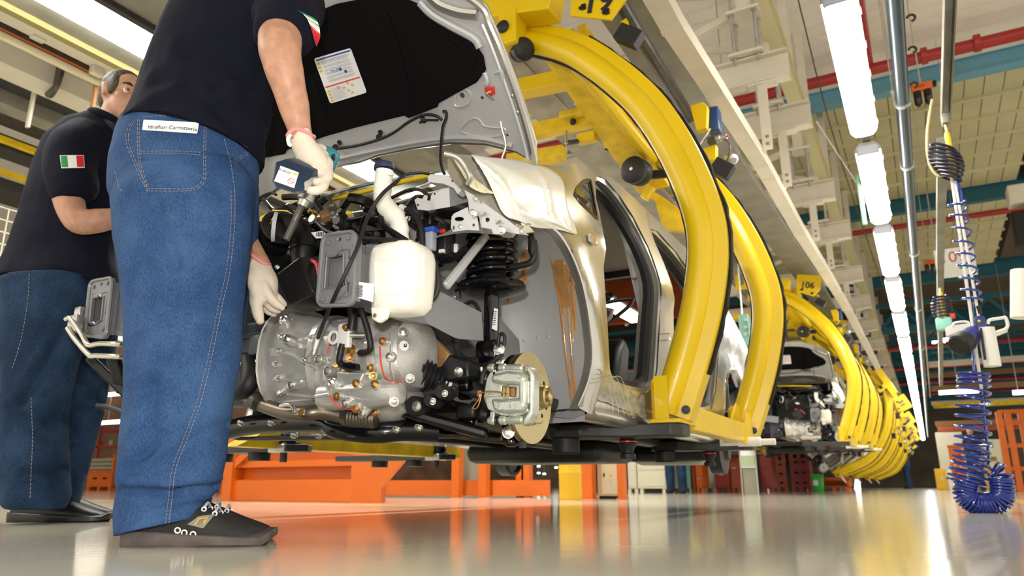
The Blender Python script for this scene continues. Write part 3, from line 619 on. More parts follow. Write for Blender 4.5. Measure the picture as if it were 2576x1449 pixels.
    rx = V((math.cos(R(-11)), 0, math.sin(R(-11)))); uz = V((-rx.z, 0, rx.x))
    pl = MB().prism([c + rx * x + uz * z for x, z in ((-.15, .06), (-.15, .16), (.17, .16), (.17, -.03), (.10, -.14), (-.13, -.085))], (0, .012, 0)).build('number_plate', 'yellow', t, sm=0)
    text(number, .165, c + V((0, -.004, -.036)) + rx * .012, rx, uz, 'ink', 'digits', pl, extrude=.002, bold=True)
    for x, z in ((-.06, -.05), (.075, -.095)):
        q = c + rx * x + uz * z + V((0, -.006, 0)); MB().box(q, (.025, .014, .03)).build('plate_clip', 'black_plastic', pl, bevel=.003); MB().ball(q + V((-.018, 0, 0)), .009).build('plate_pin', 'black_plastic', pl)
    MB().box(P(1583, 92, 3.02), (.13, .06, .085), (0, R(38), 0)).build('rubber_block', 'black_rubber', t, bevel=.004)
    MB().prism([P(1560, 55, 3.04), P(1575, 45, 3.04), P(1580, 62, 3.04)], (0, .03, 0)).build('plate_tab', 'yellow', t, sm=0)
    h = P(1762, 290, 4.0); MB().prism([h + V((-.06, 0, .08)), h + V((.02, 0, .085)), h + V((.045, 0, .05)), h + V((.03, 0, -.09)), h + V((-.03, 0, -.09))], (0, .05, 0)).build('end_plate', 'yellow', t, bevel=.004)
    h = P(1797, 305, 4.2); MB().rbox(h, (.075, .10, .16), .012).build('drive_motor', mat('motor_blue', (.015, .05, .16), .4) if 'motor_blue' not in MT else 'motor_blue', t)
    h = P(1800, 352, 4.05); MB().lathe([(0, .02), (.03, .02), (.035, .014), (.07, .014)], h, (1, -.2, 0), 12).build('connector', 'galv', t); MB().box(h + V((-.02, 0, 0)), (.05, .05, .04)).build('connector_body', 'dark_pipe', t, bevel=.004); MB().cyl(h + V((.07, -.014, 0)), h + V((.078, -.014, 0)), .008, 8).build('connector_tip', 'red_plastic', t)
    MB().tube(smooth_path([h + V((-.09, -.02, -.02)), h + V((-.05, -.02, .03)), h + V((-.02, -.02, .07))], 4), .006, 8).build('lever', 'bolt_steel', t)
    MB().tube(smooth_path([h + V((.05, 0, 0)), h + V((.08, 0, -.06)), h + V((.06, 0, -.14)), h + V((.03, 0, -.16))], 5), .006, 8).build('cable', 'dark_pipe', t)
    h = P(1818, 425, 4.0); MB().box(h, (.12, .06, .09), (0, R(38), 0)).build('rubber_block', 'black_rubber', t, bevel=.004)
    h = P(1790, 385, 4.1); MB().prism([h + V((-.06, 0, .04)), h + V((.03, 0, .05)), h + V((.02, 0, -.05)), h + V((-.05, 0, -.03))], (0, .06, 0)).build('end_plate', 'yellow', t, bevel=.004)
    MB().lathe([(0, .03), (.06, .034), (.075, .02)], P(1832, 395, 4.2), (.5, -.5, -.6), 14).build('sensor', 'galv', t)
    return t
def track_z(y): return interp_z([(6.2, 2.85), (11, 3.13)], y)
def interp_z(t, y): (a, b), (c, d) = t; return b + (d - b) * max(0., min(1., (y - a) / (c - a)))
def hang(c, tilt=0.):                                     # what the carrier hangs from: an arm and post into the track, or a tilting link
    M = Matrix.Translation(c.location) @ Euler((0, c.rotation_euler.y, 0)).to_matrix().to_4x4(); MI = M.inverted()
    def part(mb, name):
        mb.v = [MI @ p for p in mb.v]; return mb.build(name, 'yellow', c, origin=(0, 0, 0), bevel=.004)
    if not tilt:
        x0, y0, z0 = c.location.x + 1.9, c.location.y - 3.05 + 2.98, c.location.z + 2.60
        part(MB().bar((-1.80 + x0, y0, z0), (-2.12, y0, z0), .06, .06), 'trolley_arm'); part(MB().bar((-2.10, y0, z0 - .02), (-2.10, y0, track_z(y0) - .002), .05, .05), 'trolley_post')
    else:
        for dy in (0, 1.38):
            p = M @ V((ARC[1][0] + 1.9, dy + .03, ARC[1][1])); q = V((-1.16, p.y, 3.12)); part(MB().bar(p, q, .06, .06), 'tilt_link')
carrier1 = make_carrier('19', 'yellow double arch carrier numbered 19 holding the nearest silver car'); hang(carrier1)
def more_carrier(number, label, dy, dz, dx=0., tilt=0.):
    c = copy_tree(carrier1); c.location = (-1.9 + dx, 3.05 + dy, dz); c['label'] = label
    for ch in list(c.children):
        if ch.name.startswith('trolley_'): bpy.data.objects.remove(ch)
    if tilt:
        z0 = 1.28; c.rotation_euler.y = R(tilt); off = V((0, 0, z0)); off.rotate(Euler((0, R(tilt), 0))); c.location = V((-1.9 + dx, 3.05 + dy, dz + z0)) - off
    for ch in c.children:
        if ch.name.startswith('number_plate'):
            for g in list(ch.children):
                if g.name.startswith('digits'):
                    bpy.data.objects.remove(g)
            cc = at(1500, -8, Y=2.96); rx = V((math.cos(R(-11)), 0, math.sin(R(-11)))); uz = V((-rx.z, 0, rx.x))
            text(number, .12 if len(number) > 2 else .15, cc + V((0, -.004, .01)) + rx * .005, rx, uz, 'ink', 'digits', ch, extrude=.002, bold=True)
    hang(c, tilt)
    return c
# ------------------------------------------------------------------ helpers that seat details on built surfaces
from mathutils.bvhtree import BVHTree
def bvh_of(o):
    me = o.data; o0 = V(o['_o']); return BVHTree.FromPolygons([v.co + o0 for v in me.vertices], [tuple(p.vertices) for p in me.polygons])
def hit(b, px, py):
    r = ray(px, py).normalized(); p, n, i, d = b.ray_cast(V((0, 0, CAMH)), r)
    if p is None: return None, None
    return (p, n if n.dot(r) < 0 else -n)
def on_surface(b, pix, off=.001):
    out = []
    for px, py in pix:
        p, n = hit(b, px, py)
        if p is not None: out.append((p + n * off, n))
    return out
def densify(pix, step=6):
    out = []
    for (a, b), (c, d) in zip(pix[:-1], pix[1:]):
        n = max(1, int(math.hypot(c - a, d - b) / step))
        out += [(a + (c - a) * i / n, b + (d - b) * i / n) for i in range(n)]
    return out + [pix[-1]]
def spline2(pix, n=6): return [(p.x, p.y) for p in smooth_path([(x, y, 0) for x, y in pix], n)]
def line_on(b, pix, r, name, m, parent, off=None, step=6):
    h = on_surface(b, densify(pix, step), r * .5 if off is None else off)
    if len(h) < 2: return None
    return MB().tube([p for p, n in h], r, 6).build(name, m, parent)
def first_hit(b, quad):
    cx, cy = sum(q[0] for q in quad) / 4, sum(q[1] for q in quad) / 4; return hit(b, cx, cy)
def patch_on(b, quad, nu, nv, name, m, parent, off=.0015, thick=.001, fallback=None):
    (ax, ay), (bx_, by), (cx, cy), (dx, dy) = quad                    # top-left, top-right, bottom-right, bottom-left
    top, bot, last = [], [], None
    for i in range(nu + 1):
        for j in range(nv + 1):
            u, v = i / nu, j / nv
            x = (ax * (1 - u) + bx_ * u) * (1 - v) + (dx * (1 - u) + cx * u) * v; y = (ay * (1 - u) + by * u) * (1 - v) + (dy * (1 - u) + cy * u) * v
            p, n = hit(b, x, y)
            if p is None: p, n = last if last else first_hit(b, quad)
            if p is None: return None
            last = (p, n)
            top.append(p + n * (off + thick)); bot.append(p + n * (off - thick))
    N = (nu + 1) * (nv + 1); q = lambda i, j: i * (nv + 1) + j; fs = []
    for i in range(nu):
        for j in range(nv): f = (q(i, j), q(i, j + 1), q(i + 1, j + 1), q(i + 1, j)); fs += [f, tuple(k + N for k in f[::-1])]
    edge = [q(i, 0) for i in range(nu)] + [q(nu, j) for j in range(nv)] + [q(i, nv) for i in range(nu, 0, -1)] + [q(0, j) for j in range(nv, 0, -1)]
    fs += [(a, c, c + N, a + N) for a, c in zip(edge, edge[1:] + edge[:1])]
    return MB().add(top + bot, fs).build(name, m, parent)
def hose(pix, Y, r, name, m, parent, n=7, close=False):
    Ys = Y if isinstance(Y, (list, tuple)) else [Y] * len(pix)
    return MB().tube(smooth_path([at(x, y, Y=yy) for (x, y), yy in zip(pix, Ys)], n), r, 10).build(name, m, parent)

# ------------------------------------------------------------------ the silver car
XC = -1.85
CAR = (XC, 2.07, 0)
car = thing('car_body', 'silver car body with open hood and bare engine bay in the nearest carrier', 'car', CAR)
# ---- body side: flat outline mapped onto the side surface, with door and glass openings
FT = [(1.40, .985), (1.55, 1.045), (1.8, 1.135), (2.15, 1.262), (2.35, 1.325), (2.6, 1.44), (2.86, 1.53)]
def interp(tab, x):
    if x <= tab[0][0]: return tab[0][1]
    for (a, b), (c, d) in zip(tab[:-1], tab[1:]):
        if x <= c: return b + (d - b) * (x - a) / (c - a)
    return tab[-1][1]
def side_x(y, z):
    x = .852 - .25 * max(0, .55 - z) - .36 * max(0, z - 1.08) ** 1.15 - .30 * max(0, 1.85 - y) ** 2
    if y < 2.5: x -= .085 * max(0, 1 - (interp(FT, y) - z) / .16) ** 2 * min(1, (2.5 - y) / .3)
    r = math.hypot(y - 2.03, z - .55); x += .016 * math.exp(-((r - .42) / .05) ** 2)
    r = math.hypot(y - 4.62, z - .5); x += .016 * math.exp(-((r - .36) / .05) ** 2)
    x -= .10 * max(0, y - 4.9) ** 2
    x += .010 * math.exp(-((z - 1.02) / .04) ** 2) * min(1, max(0, (y - 1.9) / .3))
    return x
def side(px, py, off=0.):
    X = -1.0
    for _ in range(12): p = at(px, py, X=X); X = X * .4 + .6 * (XC + side_x(p.y, p.z) + off)
    return at(px, py, X=X)
ARCHF = [(1.77, .850), (1.84, .905), (1.93, .945), (2.02, .96), (2.10, .952), (2.19, .915), (2.27, .855), (2.33, .775), (2.37, .68), (2.385, .58), (2.375, .49), (2.335, .40)]
ARCHR = [(4.94, .43), (4.95, .55), (4.90, .68), (4.82, .78), (4.70, .835), (4.58, .835), (4.46, .79), (4.37, .70), (4.31, .58), (4.29, .43)]
OUTL = [(1.535, .962), (1.575, 1.03), (1.65, 1.08), (1.8, 1.135), (1.98, 1.20), (2.15, 1.262), (2.35, 1.325), (2.6, 1.44), (2.74, 1.495), (2.86, 1.53), (3.1, 1.56), (3.4, 1.575), (3.8, 1.575), (4.3, 1.568), (4.62, 1.55), (4.82, 1.40), (5.08, 1.14), (5.30, .98), (5.33, .7), (5.28, .5), (5.1, .43)] + ARCHR + [(4.2, .385), (3.6, .38), (3.0, .38), (2.4, .385)] + ARCHF[::-1] + [(1.68, .868), (1.60, .905), (1.55, .935)]
DOORF = [(2.555, .56), (2.545, .75), (2.525, .95), (2.545, 1.10), (2.60, 1.26), (2.69, 1.38), (2.78, 1.455), (2.92, 1.49), (3.06, 1.465), (3.17, 1.38), (3.23, 1.24), (3.235, 1.05), (3.20, .85), (3.13, .64), (3.08, .555), (2.98, .515), (2.75, .505), (2.62, .515)]
DOORR = [(3.40, .60), (3.42, .9), (3.44, 1.15), (3.42, 1.33), (3.46, 1.42), (3.62, 1.455), (3.9, 1.42), (4.15, 1.31), (4.32, 1.12), (4.36, .98), (4.28, .84), (4.18, .66), (4.05, .54), (3.7, .51), (3.48, .52)]
QUART = [(2.33, 1.165), (2.43, 1.15), (2.525, 1.15), (2.57, 1.24), (2.625, 1.345), (2.615, 1.36), (2.53, 1.325), (2.42, 1.255), (2.35, 1.20)]
def side_panel(name, sgn, parent, loops, m):
    bm = bmesh.new(); pts = [p for l in loops for p in l]; vs = [bm.verts.new((p[0], p[1], 0)) for p in pts]
    for t in tessellate_polygon([[V((p[0], p[1], 0)) for p in l] for l in loops]):
        try: bm.faces.new([vs[i] for i in t])
        except ValueError: pass
    for _ in range(5):
        es = [e for e in bm.edges if e.calc_length() > .085]
        if not es: break
        bmesh.ops.subdivide_edges(bm, edges=es, cuts=1); bmesh.ops.triangulate(bm, faces=bm.faces)
        bmesh.ops.beautify_fill(bm, faces=bm.faces, edges=[e for e in bm.edges if not e.is_boundary])
    mb = MB(); bm.verts.index_update()
    mb.add([V((XC + sgn * side_x(v.co.x, v.co.y), v.co.x, v.co.y)) for v in bm.verts], [tuple(v.index for v in f.verts) for f in bm.faces]); bm.free()
    return mb.build(name, m, parent, solid=0.0, sm=50)
def rim(loop, sgn, sect, name, m, parent, closed=True, dx=0.):
    P = smooth_path([(XC + sgn * (side_x(y, z) + dx), y, z) for y, z in loop], 3, closed); n = len(P); rings = []
    c = sum((p for p in P), V((0, 0, 0))) / n
    for i, p in enumerate(P):
        d = (P[(i + 1) % n] - P[i - 1]) if closed else (P[min(i + 1, n - 1)] - P[max(i - 1, 0)])
        d.normalize(); nn = V((0, -d.z, d.y)).normalized()
        if nn.dot(p - c) < 0: nn = -nn
        rings.append([p + nn * a + V((sgn * b, 0, 0)) for a, b in sect])
    mb = MB(); mb.loft(rings + ([rings[0]] if closed else []), True, not closed); return mb.build(name, m, parent, sm=30)
for sgn in (1, -1):
    OL = OUTL if sgn == 1 else [p for p in OUTL if p[0] > 1.72]
    sp = side_panel('body_side', sgn, car, [OL, DOORF, DOORR, QUART], 'silver_paint')
    if sgn == 1: SIDE = bvh_of(sp)
    rim(DOORF, sgn, [(-.002, -.004), (-.002, -.03), (.0, -.10), (-.03, -.10), (-.022, -.03), (-.022, -.008)], 'door_frame', 'silver_paint', sp)
    rim(DOORF, sgn, [(-.022, -.03), (-.022, -.06), (-.05, -.075), (-.056, -.05), (-.05, -.03)], 'door_seal', 'black_rubber', sp)
    rim(DOORR, sgn, [(-.002, -.004), (-.002, -.03), (.0, -.10), (-.03, -.10), (-.022, -.03), (-.022, -.008)], 'door_frame', 'silver_paint', sp)
    rim(DOORR, sgn, [(-.022, -.03), (-.022, -.06), (-.05, -.075), (-.056, -.05), (-.05, -.03)], 'door_seal', 'black_rubber', sp)
    rim(QUART, sgn, [(.006, -.002), (.006, .002), (-.012, .001), (-.012, -.004)], 'glass_seal', 'black_gloss', sp)
    MB().sheet([QUART], lambda y, z, s=sgn: (XC + s * (side_x(y, z) - .006), y, z), (-.004 * sgn, 0, 0)).build('quarter_glass', 'glass', sp, sm=0)
    rim(ARCHF, sgn, [(-.012, .004), (-.004, .006), (.008, .001), (.008, -.03), (-.004, -.03), (-.012, -.005)], 'arch_lip', 'silver_paint', sp, closed=False)
    rim(ARCHR, sgn, [(-.012, .004), (-.004, .006), (.008, .001), (.008, -.03), (-.004, -.03), (-.012, -.005)], 'arch_lip', 'silver_paint', sp, closed=False)
    # inner wall of the pillars and sill so the body has depth
    def sill(u, v, s=sgn):
        y = lerp(2.42, 4.25, u); a = [(.0, .50), (.012, .47), (.02, .42), (.0, .385), (-.06, .37), (-.16, .385), (-.16, .50), (-.05, .515)][round(v * 7)]; return V((XC + s * (.812 + a[0]), y, a[1]))
    MB().grid(sill, 14, 7).build('sill', 'silver_paint', sp, sm=60)
    # B-pillar ribs, hinge and latch
    for z in (1.0, .72):
        MB().rbox((XC + sgn * .80, 3.34, z), (.07, .03, .055), .008).build('door_hinge', 'silver_paint', sp); MB().cyl((XC + sgn * .84, 3.36, z - .03), (XC + sgn * .84, 3.36, z + .03), .011, 10).build('hinge_pin', 'bolt_steel', sp)
    MB().rbox((XC + sgn * .835, 3.285, .80), (.02, .035, .06), .006).build('door_striker', 'galv', sp); MB().tube([(XC + sgn * .85, 3.265, .79), (XC + sgn * .875, 3.265, .79), (XC + sgn * .875, 3.265, .82), (XC + sgn * .85, 3.265, .82)], .005, 8).build('striker_loop', 'bolt_steel', sp)
    MB().prism([(XC + sgn * .79, 3.245, .52), (XC + sgn * .79, 3.26, .9), (XC + sgn * .74, 3.28, 1.2), (XC + sgn * .68, 3.30, 1.45), (XC + sgn * .68, 3.38, 1.45), (XC + sgn * .74, 3.40, 1.2), (XC + sgn * .79, 3.38, .9), (XC + sgn * .79, 3.37, .52)], (-sgn * .05, 0, 0)).build('pillar_inner', 'silver_inner', sp, sm=0)
    MB().tube(smooth_path([(XC + sgn * .69, 2.75, 1.47), (XC + sgn * .68, 3.0, 1.50), (XC + sgn * .685, 3.15, 1.44), (XC + sgn * .71, 3.23, 1.28), (XC + sgn * .73, 3.245, 1.1)], 5), .022, 8).build('pillar_trim', 'trim_pink', sp)
# roof, headliner, windscreen header, floor
def roof(u, v):
    y = lerp(2.86, 4.64, u); w = lerp(-1, 1, v); z = interp([(2.86, 1.53), (3.4, 1.575), (4.3, 1.568), (4.64, 1.55)], y); x = side_x(y, z); return V((XC + w * x, y, z + .07 * (1 - w ** 4)))
MB().grid(roof, 16, 14).build('roof_panel', 'silver_paint', car, solid=.012)
MB().grid(lambda u, v: roof(u, .06 + .88 * v) - V((0, 0, .05)), 14, 10).build('headliner', 'headliner', car); MB().bar((XC - .62, 4.62, 1.56), (XC + .62, 4.62, 1.56), .05, .07).build('tailgate_header', 'black_plastic', car, bevel=.01)
def screen(u, v): w = lerp(-1, 1, v); y = lerp(2.14, 2.86, u); z = lerp(1.25, 1.53, u); return V((XC + w * (lerp(.74, .66, u)), y - .16 * (1 - w * w) * (1 - u * .6), z + .07 * u * (1 - w ** 4)))
MB().grid(screen, 8, 12).build('windscreen', 'glass', car, solid=.005)
MB().span((XC - .72, 2.3, .40), (XC + .72, 5.0, .44)).build('floor_pan', 'black_steel', car, bevel=.01)
for x in (-.45, .45): MB().span((XC + x - .05, 2.2, .36), (XC + x + .05, 4.9, .40)).build('floor_rail', 'black_steel', car, bevel=.01)
MB().span((XC - .74, 2.55, .44), (XC + .74, 2.6, .62)).build('firewall_lower', 'grey_primer', car, sm=0)
MB().span((XC - .75, 3.15, .44), (XC + .75, 3.4, .56)).build('seat_crossmember', 'grey_primer', car, bevel=.02)
MB().tube([(XC - .68, 2.66, .88), (XC + .68, 2.66, .88)], .035, 12).build('cross_car_beam', 'grey_primer', car)
MB().rbox((XC + .1, 2.60, .98), (1.35, .16, .16), .05).build('dash_panel', 'black_plastic', car)
MB().span((XC - .72, 5.05, .62), (XC + .72, 5.1, .95)).build('tail_panel', 'grey_primer', car, bevel=.01)
random.seed(5)
for k in range(16):                                       # wiring and ducts seen through the door opening
    x0 = XC + random.uniform(-.3, .66); y0 = random.uniform(2.62, 3.0); z0 = random.uniform(.60, .82)
    MB().tube(smooth_path([V((x0, y0, z0)) + V((random.uniform(-.1, .1), random.uniform(-.08, .08), random.uniform(-.08, .08))) * i for i in range(4)], 4), random.choice([.006, .009, .016]), 8).build('wiring_loom', random.choice(['black_plastic', 'black_gloss', 'grey_primer']), car)
for x, y, z, s in ((-.1, 2.72, .74, .11), (.25, 2.8, .72, .09), (.45, 2.74, .78, .08), (.1, 2.9, .66, .10), (-.4, 2.75, .75, .10)): MB().rbox((XC + x, y, z), (s * 1.3, s, s), .03).build('air_duct', 'black_gloss' if x > 0 else 'grey_primer', car)
MB().prism([(XC + .50, 3.5, .56), (XC + .50, 3.62, .84), (XC + .50, 3.70, .92), (XC + .50, 3.78, .86), (XC + .50, 3.7, .56)], (-.42, 0, 0)).build('seat_back', 'black_plastic', car, bevel=.03)
# ---- front wheel house: liner, apron, rails
def liner(u, v):
    n = len(ARCHF) - 1; f = u * n; i = min(int(f), n - 1); y, z = [lerp(ARCHF[i][k], ARCHF[i + 1][k], f - i) for k in (0, 1)]
    x = lerp(.835, .40, v); q = math.sin(PI * min(1, v * 1.15)); return V((XC + x, y + .045 * q * (u > .3), z + .035 * q * (u < .7)))
WELL = bvh_of(MB().grid(liner, 22, 10).build('wheel_arch_liner', 'silver_inner', car))
MB().grid(lambda u, v: V((XC + .40 + .03 * math.sin(PI * v), lerp(1.75, 2.62, u), lerp(.43, 1.02, v))), 10, 8).build('inner_apron', 'silver_inner', car)
MB().grid(lambda u, v: V((XC + lerp(.38, .80, u), 2.43 + .03 * math.sin(PI * u), lerp(.36, .62, v) )), 8, 6).build('bulkhead_corner', 'silver_inner', car)
MB().prism([(XC + .44, 1.46, .64), (XC + .44, 1.46, .79), (XC + .44, 2.1, .80), (XC + .44, 2.45, .66), (XC + .44, 2.6, .50), (XC + .44, 2.6, .42), (XC + .44, 2.3, .50), (XC + .44, 2.0, .63)], (.11, 0, 0)).build('chassis_rail', 'grey_primer', car, bevel=.008)
MB().prism([(XC - .44, 1.46, .64), (XC - .44, 1.46, .79), (XC - .44, 2.1, .80), (XC - .44, 2.45, .66), (XC - .44, 2.6, .50), (XC - .44, 2.6, .42), (XC - .44, 2.3, .50), (XC - .44, 2.0, .63)], (-.11, 0, 0)).build('chassis_rail', 'grey_primer', car, bevel=.008)
MB().bar(at(1225, 590, Y=1.95), at(1120, 722, Y=1.75), .018, .03).build('apron_brace', 'silver_inner', car, bevel=.008)
MB().bar((XC + .72, 1.95, 1.0), (XC + .72, 2.35, 1.08), .09, .10).build('upper_rail', 'silver_inner', car, bevel=.01)
for pts, w, dpt in (([(1418, 655), (1425, 720), (1432, 800), (1438, 880), (1445, 960), (1450, 1000)], .012, 0), ([(1445, 660), (1440, 700), (1446, 770), (1450, 830)], .014, 0), ([(1392, 660), (1402, 720), (1415, 800), (1425, 900), (1440, 1010)], .010, 0), ([(1405, 660), (1412, 730), (1420, 790)], .012, 0), ([(1430, 660), (1436, 740), (1440, 790), (1442, 860)], .010, 0), ([(1385, 640), (1395, 700), (1408, 770), (1418, 860)], .006, 0), ([(1340, 640), (1322, 680), (1330, 720)], .008, 0), ([(1330, 625), (1316, 660), (1322, 690), (1300, 720), (1280, 760)], .02, 0), ([(1400, 660), (1430, 662), (1458, 655)], .022, 0), ([(1455, 650), (1440, 690), (1448, 720)], .016, 0)):
    h = on_surface(WELL, densify(spline2(pts, 4), 10), .001)
    if len(h) > 2: MB().tube([p for p, n in h], [w * random.uniform(.7, 1.2) * .55 for _ in h], 8, sect=[(math.cos(a) , .45 * math.sin(a)) for a in [2 * PI * i / 8 for i in range(8)]]).build('sealant_smear', 'sealant', car)
for q in ([(1396, 655), (1455, 650), (1446, 705), (1402, 715)], [(1404, 712), (1428, 712), (1434, 770), (1414, 775)]):
    patch_on(WELL, q, 8, 8, 'sealant_patch', 'sealant', car, .003, .002)
for px, py in ((1318, 857), (1352, 850), (1380, 846)):
    p, n = hit(WELL, px, py)
    if p: MB().ball(p, .006).build('spot_weld', 'silver_inner', car)
hose([(1335, 590), (1338, 610), (1345, 640), (1335, 660), (1310, 668), (1285, 672)], 2.02, .011, 'brake_hose', 'black_rubber', car)
MB().lathe([(0, .014), (.03, .016), (.05, .012)], at(1340, 605, Y=2.02), (0, 0, -1), 12).build('hose_sleeve', 'black_rubber', car)
hose([(1400, 590), (1412, 620), (1425, 635), (1440, 632)], 2.2, .008, 'sensor_lead', 'black_rubber', car)
# ---- protective film over the front fender, side repeater, paper stickers
def film(name, edge_a, edge_b, m, seed, amp, nu=26, nv=16):
    A = smooth_path([(x, y, 0) for x, y in edge_a], 8); B = smooth_path([(x, y, 0) for x, y in edge_b], 8)
    def f(u, v):
        a = A[min(int(u * (len(A) - 1)), len(A) - 1)]; b = B[min(int(u * (len(B) - 1)), len(B) - 1)]; x, y = lerp(a.x, b.x, v), lerp(a.y, b.y, v)
        e = 1 - max(abs(2 * u - 1), abs(2 * v - 1)) ** 6
        p0 = V((u * 2.1 + seed, v * 3.4 - u * 2.5, seed)); n1 = abs(noise.noise(p0)); n2 = noise.noise(V((u * 6, v * 3 + u * 4, seed + 5)))
        return side(x, y, .006 + e * amp * (1.5 * (1 - n1) ** 5 + .3 * n2))
    return MB().grid(f, nu * 2, nv * 2).build(name, m, car, solid=.0012, sm=60)
film('protective_film', [(1186, 388), (1240, 396), (1300, 402), (1350, 412), (1395, 432), (1418, 460), (1428, 520), (1446, 566), (1452, 588)], [(1214, 430), (1235, 470), (1248, 500), (1262, 530), (1280, 548), (1305, 556), (1345, 572), (1400, 577), (1450, 590)], 'film', 1.3, .010)
film('protective_film', [(1136, 392), (1160, 412), (1182, 440)], [(1182, 470), (1210, 484), (1246, 488)], 'film_yellow', 4.1, .004, 10, 8)
film('tape_strip', [(1310, 560), (1330, 566)], [(1320, 600 - 12), (1345, 590 - 6)], 'film_yellow', 2.2, .003, 4, 4)
p = side(1491, 604, .004); t = MB().rbox(p, (.008, .075, .030), .004).build('side_repeater', mat('repeater_glass', (.75, .72, .60), .08, trans=.5, coat=.6), car)
for k in range(3): MB().rbox(p + V((.004, -.016 + k * .016, 0)), (.006, .008, .02), .002).build('repeater_lens', mat('amber%d' % k, (.55, .32, .12), .15), t)
def clearfilm(u, v):
    y = lerp(2.46, 2.98, u); z = lerp(.53, .44, v); return V((XC + .838 + .012 * noise.noise(V((u * 9, v * 5, 2))), y, z - .03 * u + .01 * noise.noise(V((u * 7, v * 3, 7)))))
MB().grid(clearfilm, 22, 8).build('sill_film', 'clear_film', car, sm=60)
for a in range(5):
    MB().tube(smooth_path([V((XC + .862 + .003 * a, 2.42, .56 - .02 * a)), V((XC + .862, 2.48 + .04 * a, .50 + .01 * a)), V((XC + .855, 2.56 + .05 * a, .45 - .01 * a)), V((XC + .855, 2.56 + .06 * a, .40))], 4), .0018, 6).build('film_fold', 'clear_film', car)

# ---- hood, propped open
HP, HN = V((-1.1, 2.17, 1.262)), V((0, .733, .680))                   # rear corner, outward normal
HD = V((0, -.680, .733))                                              # towards the front edge
def hp(px, py): p = atp(px, py, HP, HN); return (p.x - XC, (p - HP).dot(HD))
def hmap(x, s, off=0.): w = max(-1, min(1, x / .75)); return HP + V((XC + x - HP.x, 0, 0)) + HD * s + HN * (off)
right = [hp(*q) for q in ((850, 412), (950, 388), (1040, 370), (1130, 358), (1220, 360), (1300, 380), (1346, 410), (1340, 360), (1318, 285), (1290, 200), (1252, 105), (1216, 18), (1150, -28), (1040, -60), (930, -82))]
r2_ = [(x, s) for x, s in right if x > .02]; mid_lo, mid_hi = right[0][1] - .012, right[-1][1] + .012
HOUT = [(0, mid_lo)] + [p for p in r2_ if p[0] > .04] + [(0, mid_hi)] + [(-x, s) for x, s in r2_[::-1] if x > .04]
HH = [(1163, 240, .010), (1213, 246, .006), (1065, 302, .014), (1276, 340, .005)]
def hcirc(px, py, r): x, s = hp(px, py); return [(x + r * math.cos(2 * PI * i / 14), s + r * math.sin(2 * PI * i / 14)) for i in range(14)]
hood = MB().sheet([HOUT] + [hcirc(*h) for h in HH], lambda x, s: hmap(x, s), HN * .003).build('hood', 'silver_inner', car, sm=30)
MB().sheet([HOUT], lambda x, s: hmap(x, s, .019), HN * .004).build('outer_skin', 'silver_paint', hood, sm=30)
MB().tube([hmap(x, s, .011) for x, s in HOUT], .012, 8, closed=True).build('hem_fold', 'silver_paint', hood)
HB = bvh_of(hood)
def hoodpoly(pix): return [hp(*q) for q in pix]
ins = hoodpoly(((820, 332), (900, 315), (1018, 286), (1030, 292), (1102, 264), (1104, 255), (1200, 202), (1222, 172), (1216, 140), (1190, 102), (1120, 62), (1072, 20), (1020, -4), (940, -6), (850, 12)))
ins = [p for p in ins if p[0] > .03]; INS = [(0, ins[0][1] - .0)] + ins + [(0, ins[-1][1])] + [(-x, s) for x, s in ins[::-1]]
inso = MB().sheet([INS], lambda x, s: hmap(x, s, -.003), HN * -.010).build('hood_insulation', 'dark_felt', hood, sm=0)
MB().tube([hmap(x, s, -.008) for x, s in INS], .005, 6, closed=True).build('insulation_rim', 'dark_felt', hood)
def hood_ridge(pix, r, name, m, off=-.008, closed=False, n=5):
    pts = [hmap(*hp(*q), off) for q in pix]; return MB().tube(smooth_path(pts, n, closed), r, 8, closed=closed).build(name, m, hood)
hood_ridge([(962, 22), (985, 60), (1010, 140), (1024, 200), (1032, 258)], .010, 'felt_ridge', 'dark_felt', -.012)
hood_ridge([(985, 25), (1000, 60), (1022, 140), (1034, 200), (1036, 250)], .007, 'felt_ridge', 'dark_felt', -.012)
hood_ridge([(1066, 45), (1120, 82), (1180, 125), (1196, 150), (1185, 168)], .008, 'felt_ridge', 'dark_felt', -.012)
hood_ridge([(795, 200), (806, 240), (820, 280), (825, 280), (815, 240)], .006, 'felt_ridge', 'dark_felt', -.012)
hood_ridge([(1346, 405), (1330, 335), (1300, 235), (1262, 130), (1232, 60), (1214, 20), (1150, -22), (1060, -48)], .013, 'hem_flange', 'silver_paint', -.004)
hood_ridge([(1330, 400), (1312, 330), (1280, 230), (1240, 120), (1215, 60)], .009, 'hem_flange', 'silver_inner', -.006)
hood_ridge([(850, 398), (950, 376), (1040, 358), (1130, 346), (1220, 348), (1290, 366)], .010, 'rear_rib', 'silver_inner', -.006)
hood_ridge([(1060, 5), (1090, 35), (1140, 65), (1195, 95), (1210, 118)], .014, 'front_rib', 'silver_inner', -.012)
hood_ridge([(1080, -15), (1110, 12), (1160, 30), (1205, 35)], .018, 'front_rib', 'silver_paint', -.010)
hood_ridge([(1162, 330), (1170, 312), (1188, 298), (1206, 300), (1218, 315), (1240, 320), (1268, 322), (1272, 332), (1250, 342), (1200, 342)], .004, 'pressed_rib', 'silver_inner', -.003, True)
hood_ridge([(1222, 180), (1228, 200), (1226, 210)], .011, 'pressed_boss', 'silver_inner', -.008); hood_ridge([(1246, 182), (1264, 178), (1268, 200)], .008, 'pressed_boss', 'silver_inner', -.008)
hood_ridge([(1145, 262), (1150, 232), (1170, 222), (1184, 236), (1180, 258), (1160, 268)], .005, 'pressed_boss', 'silver_inner', -.003, True)
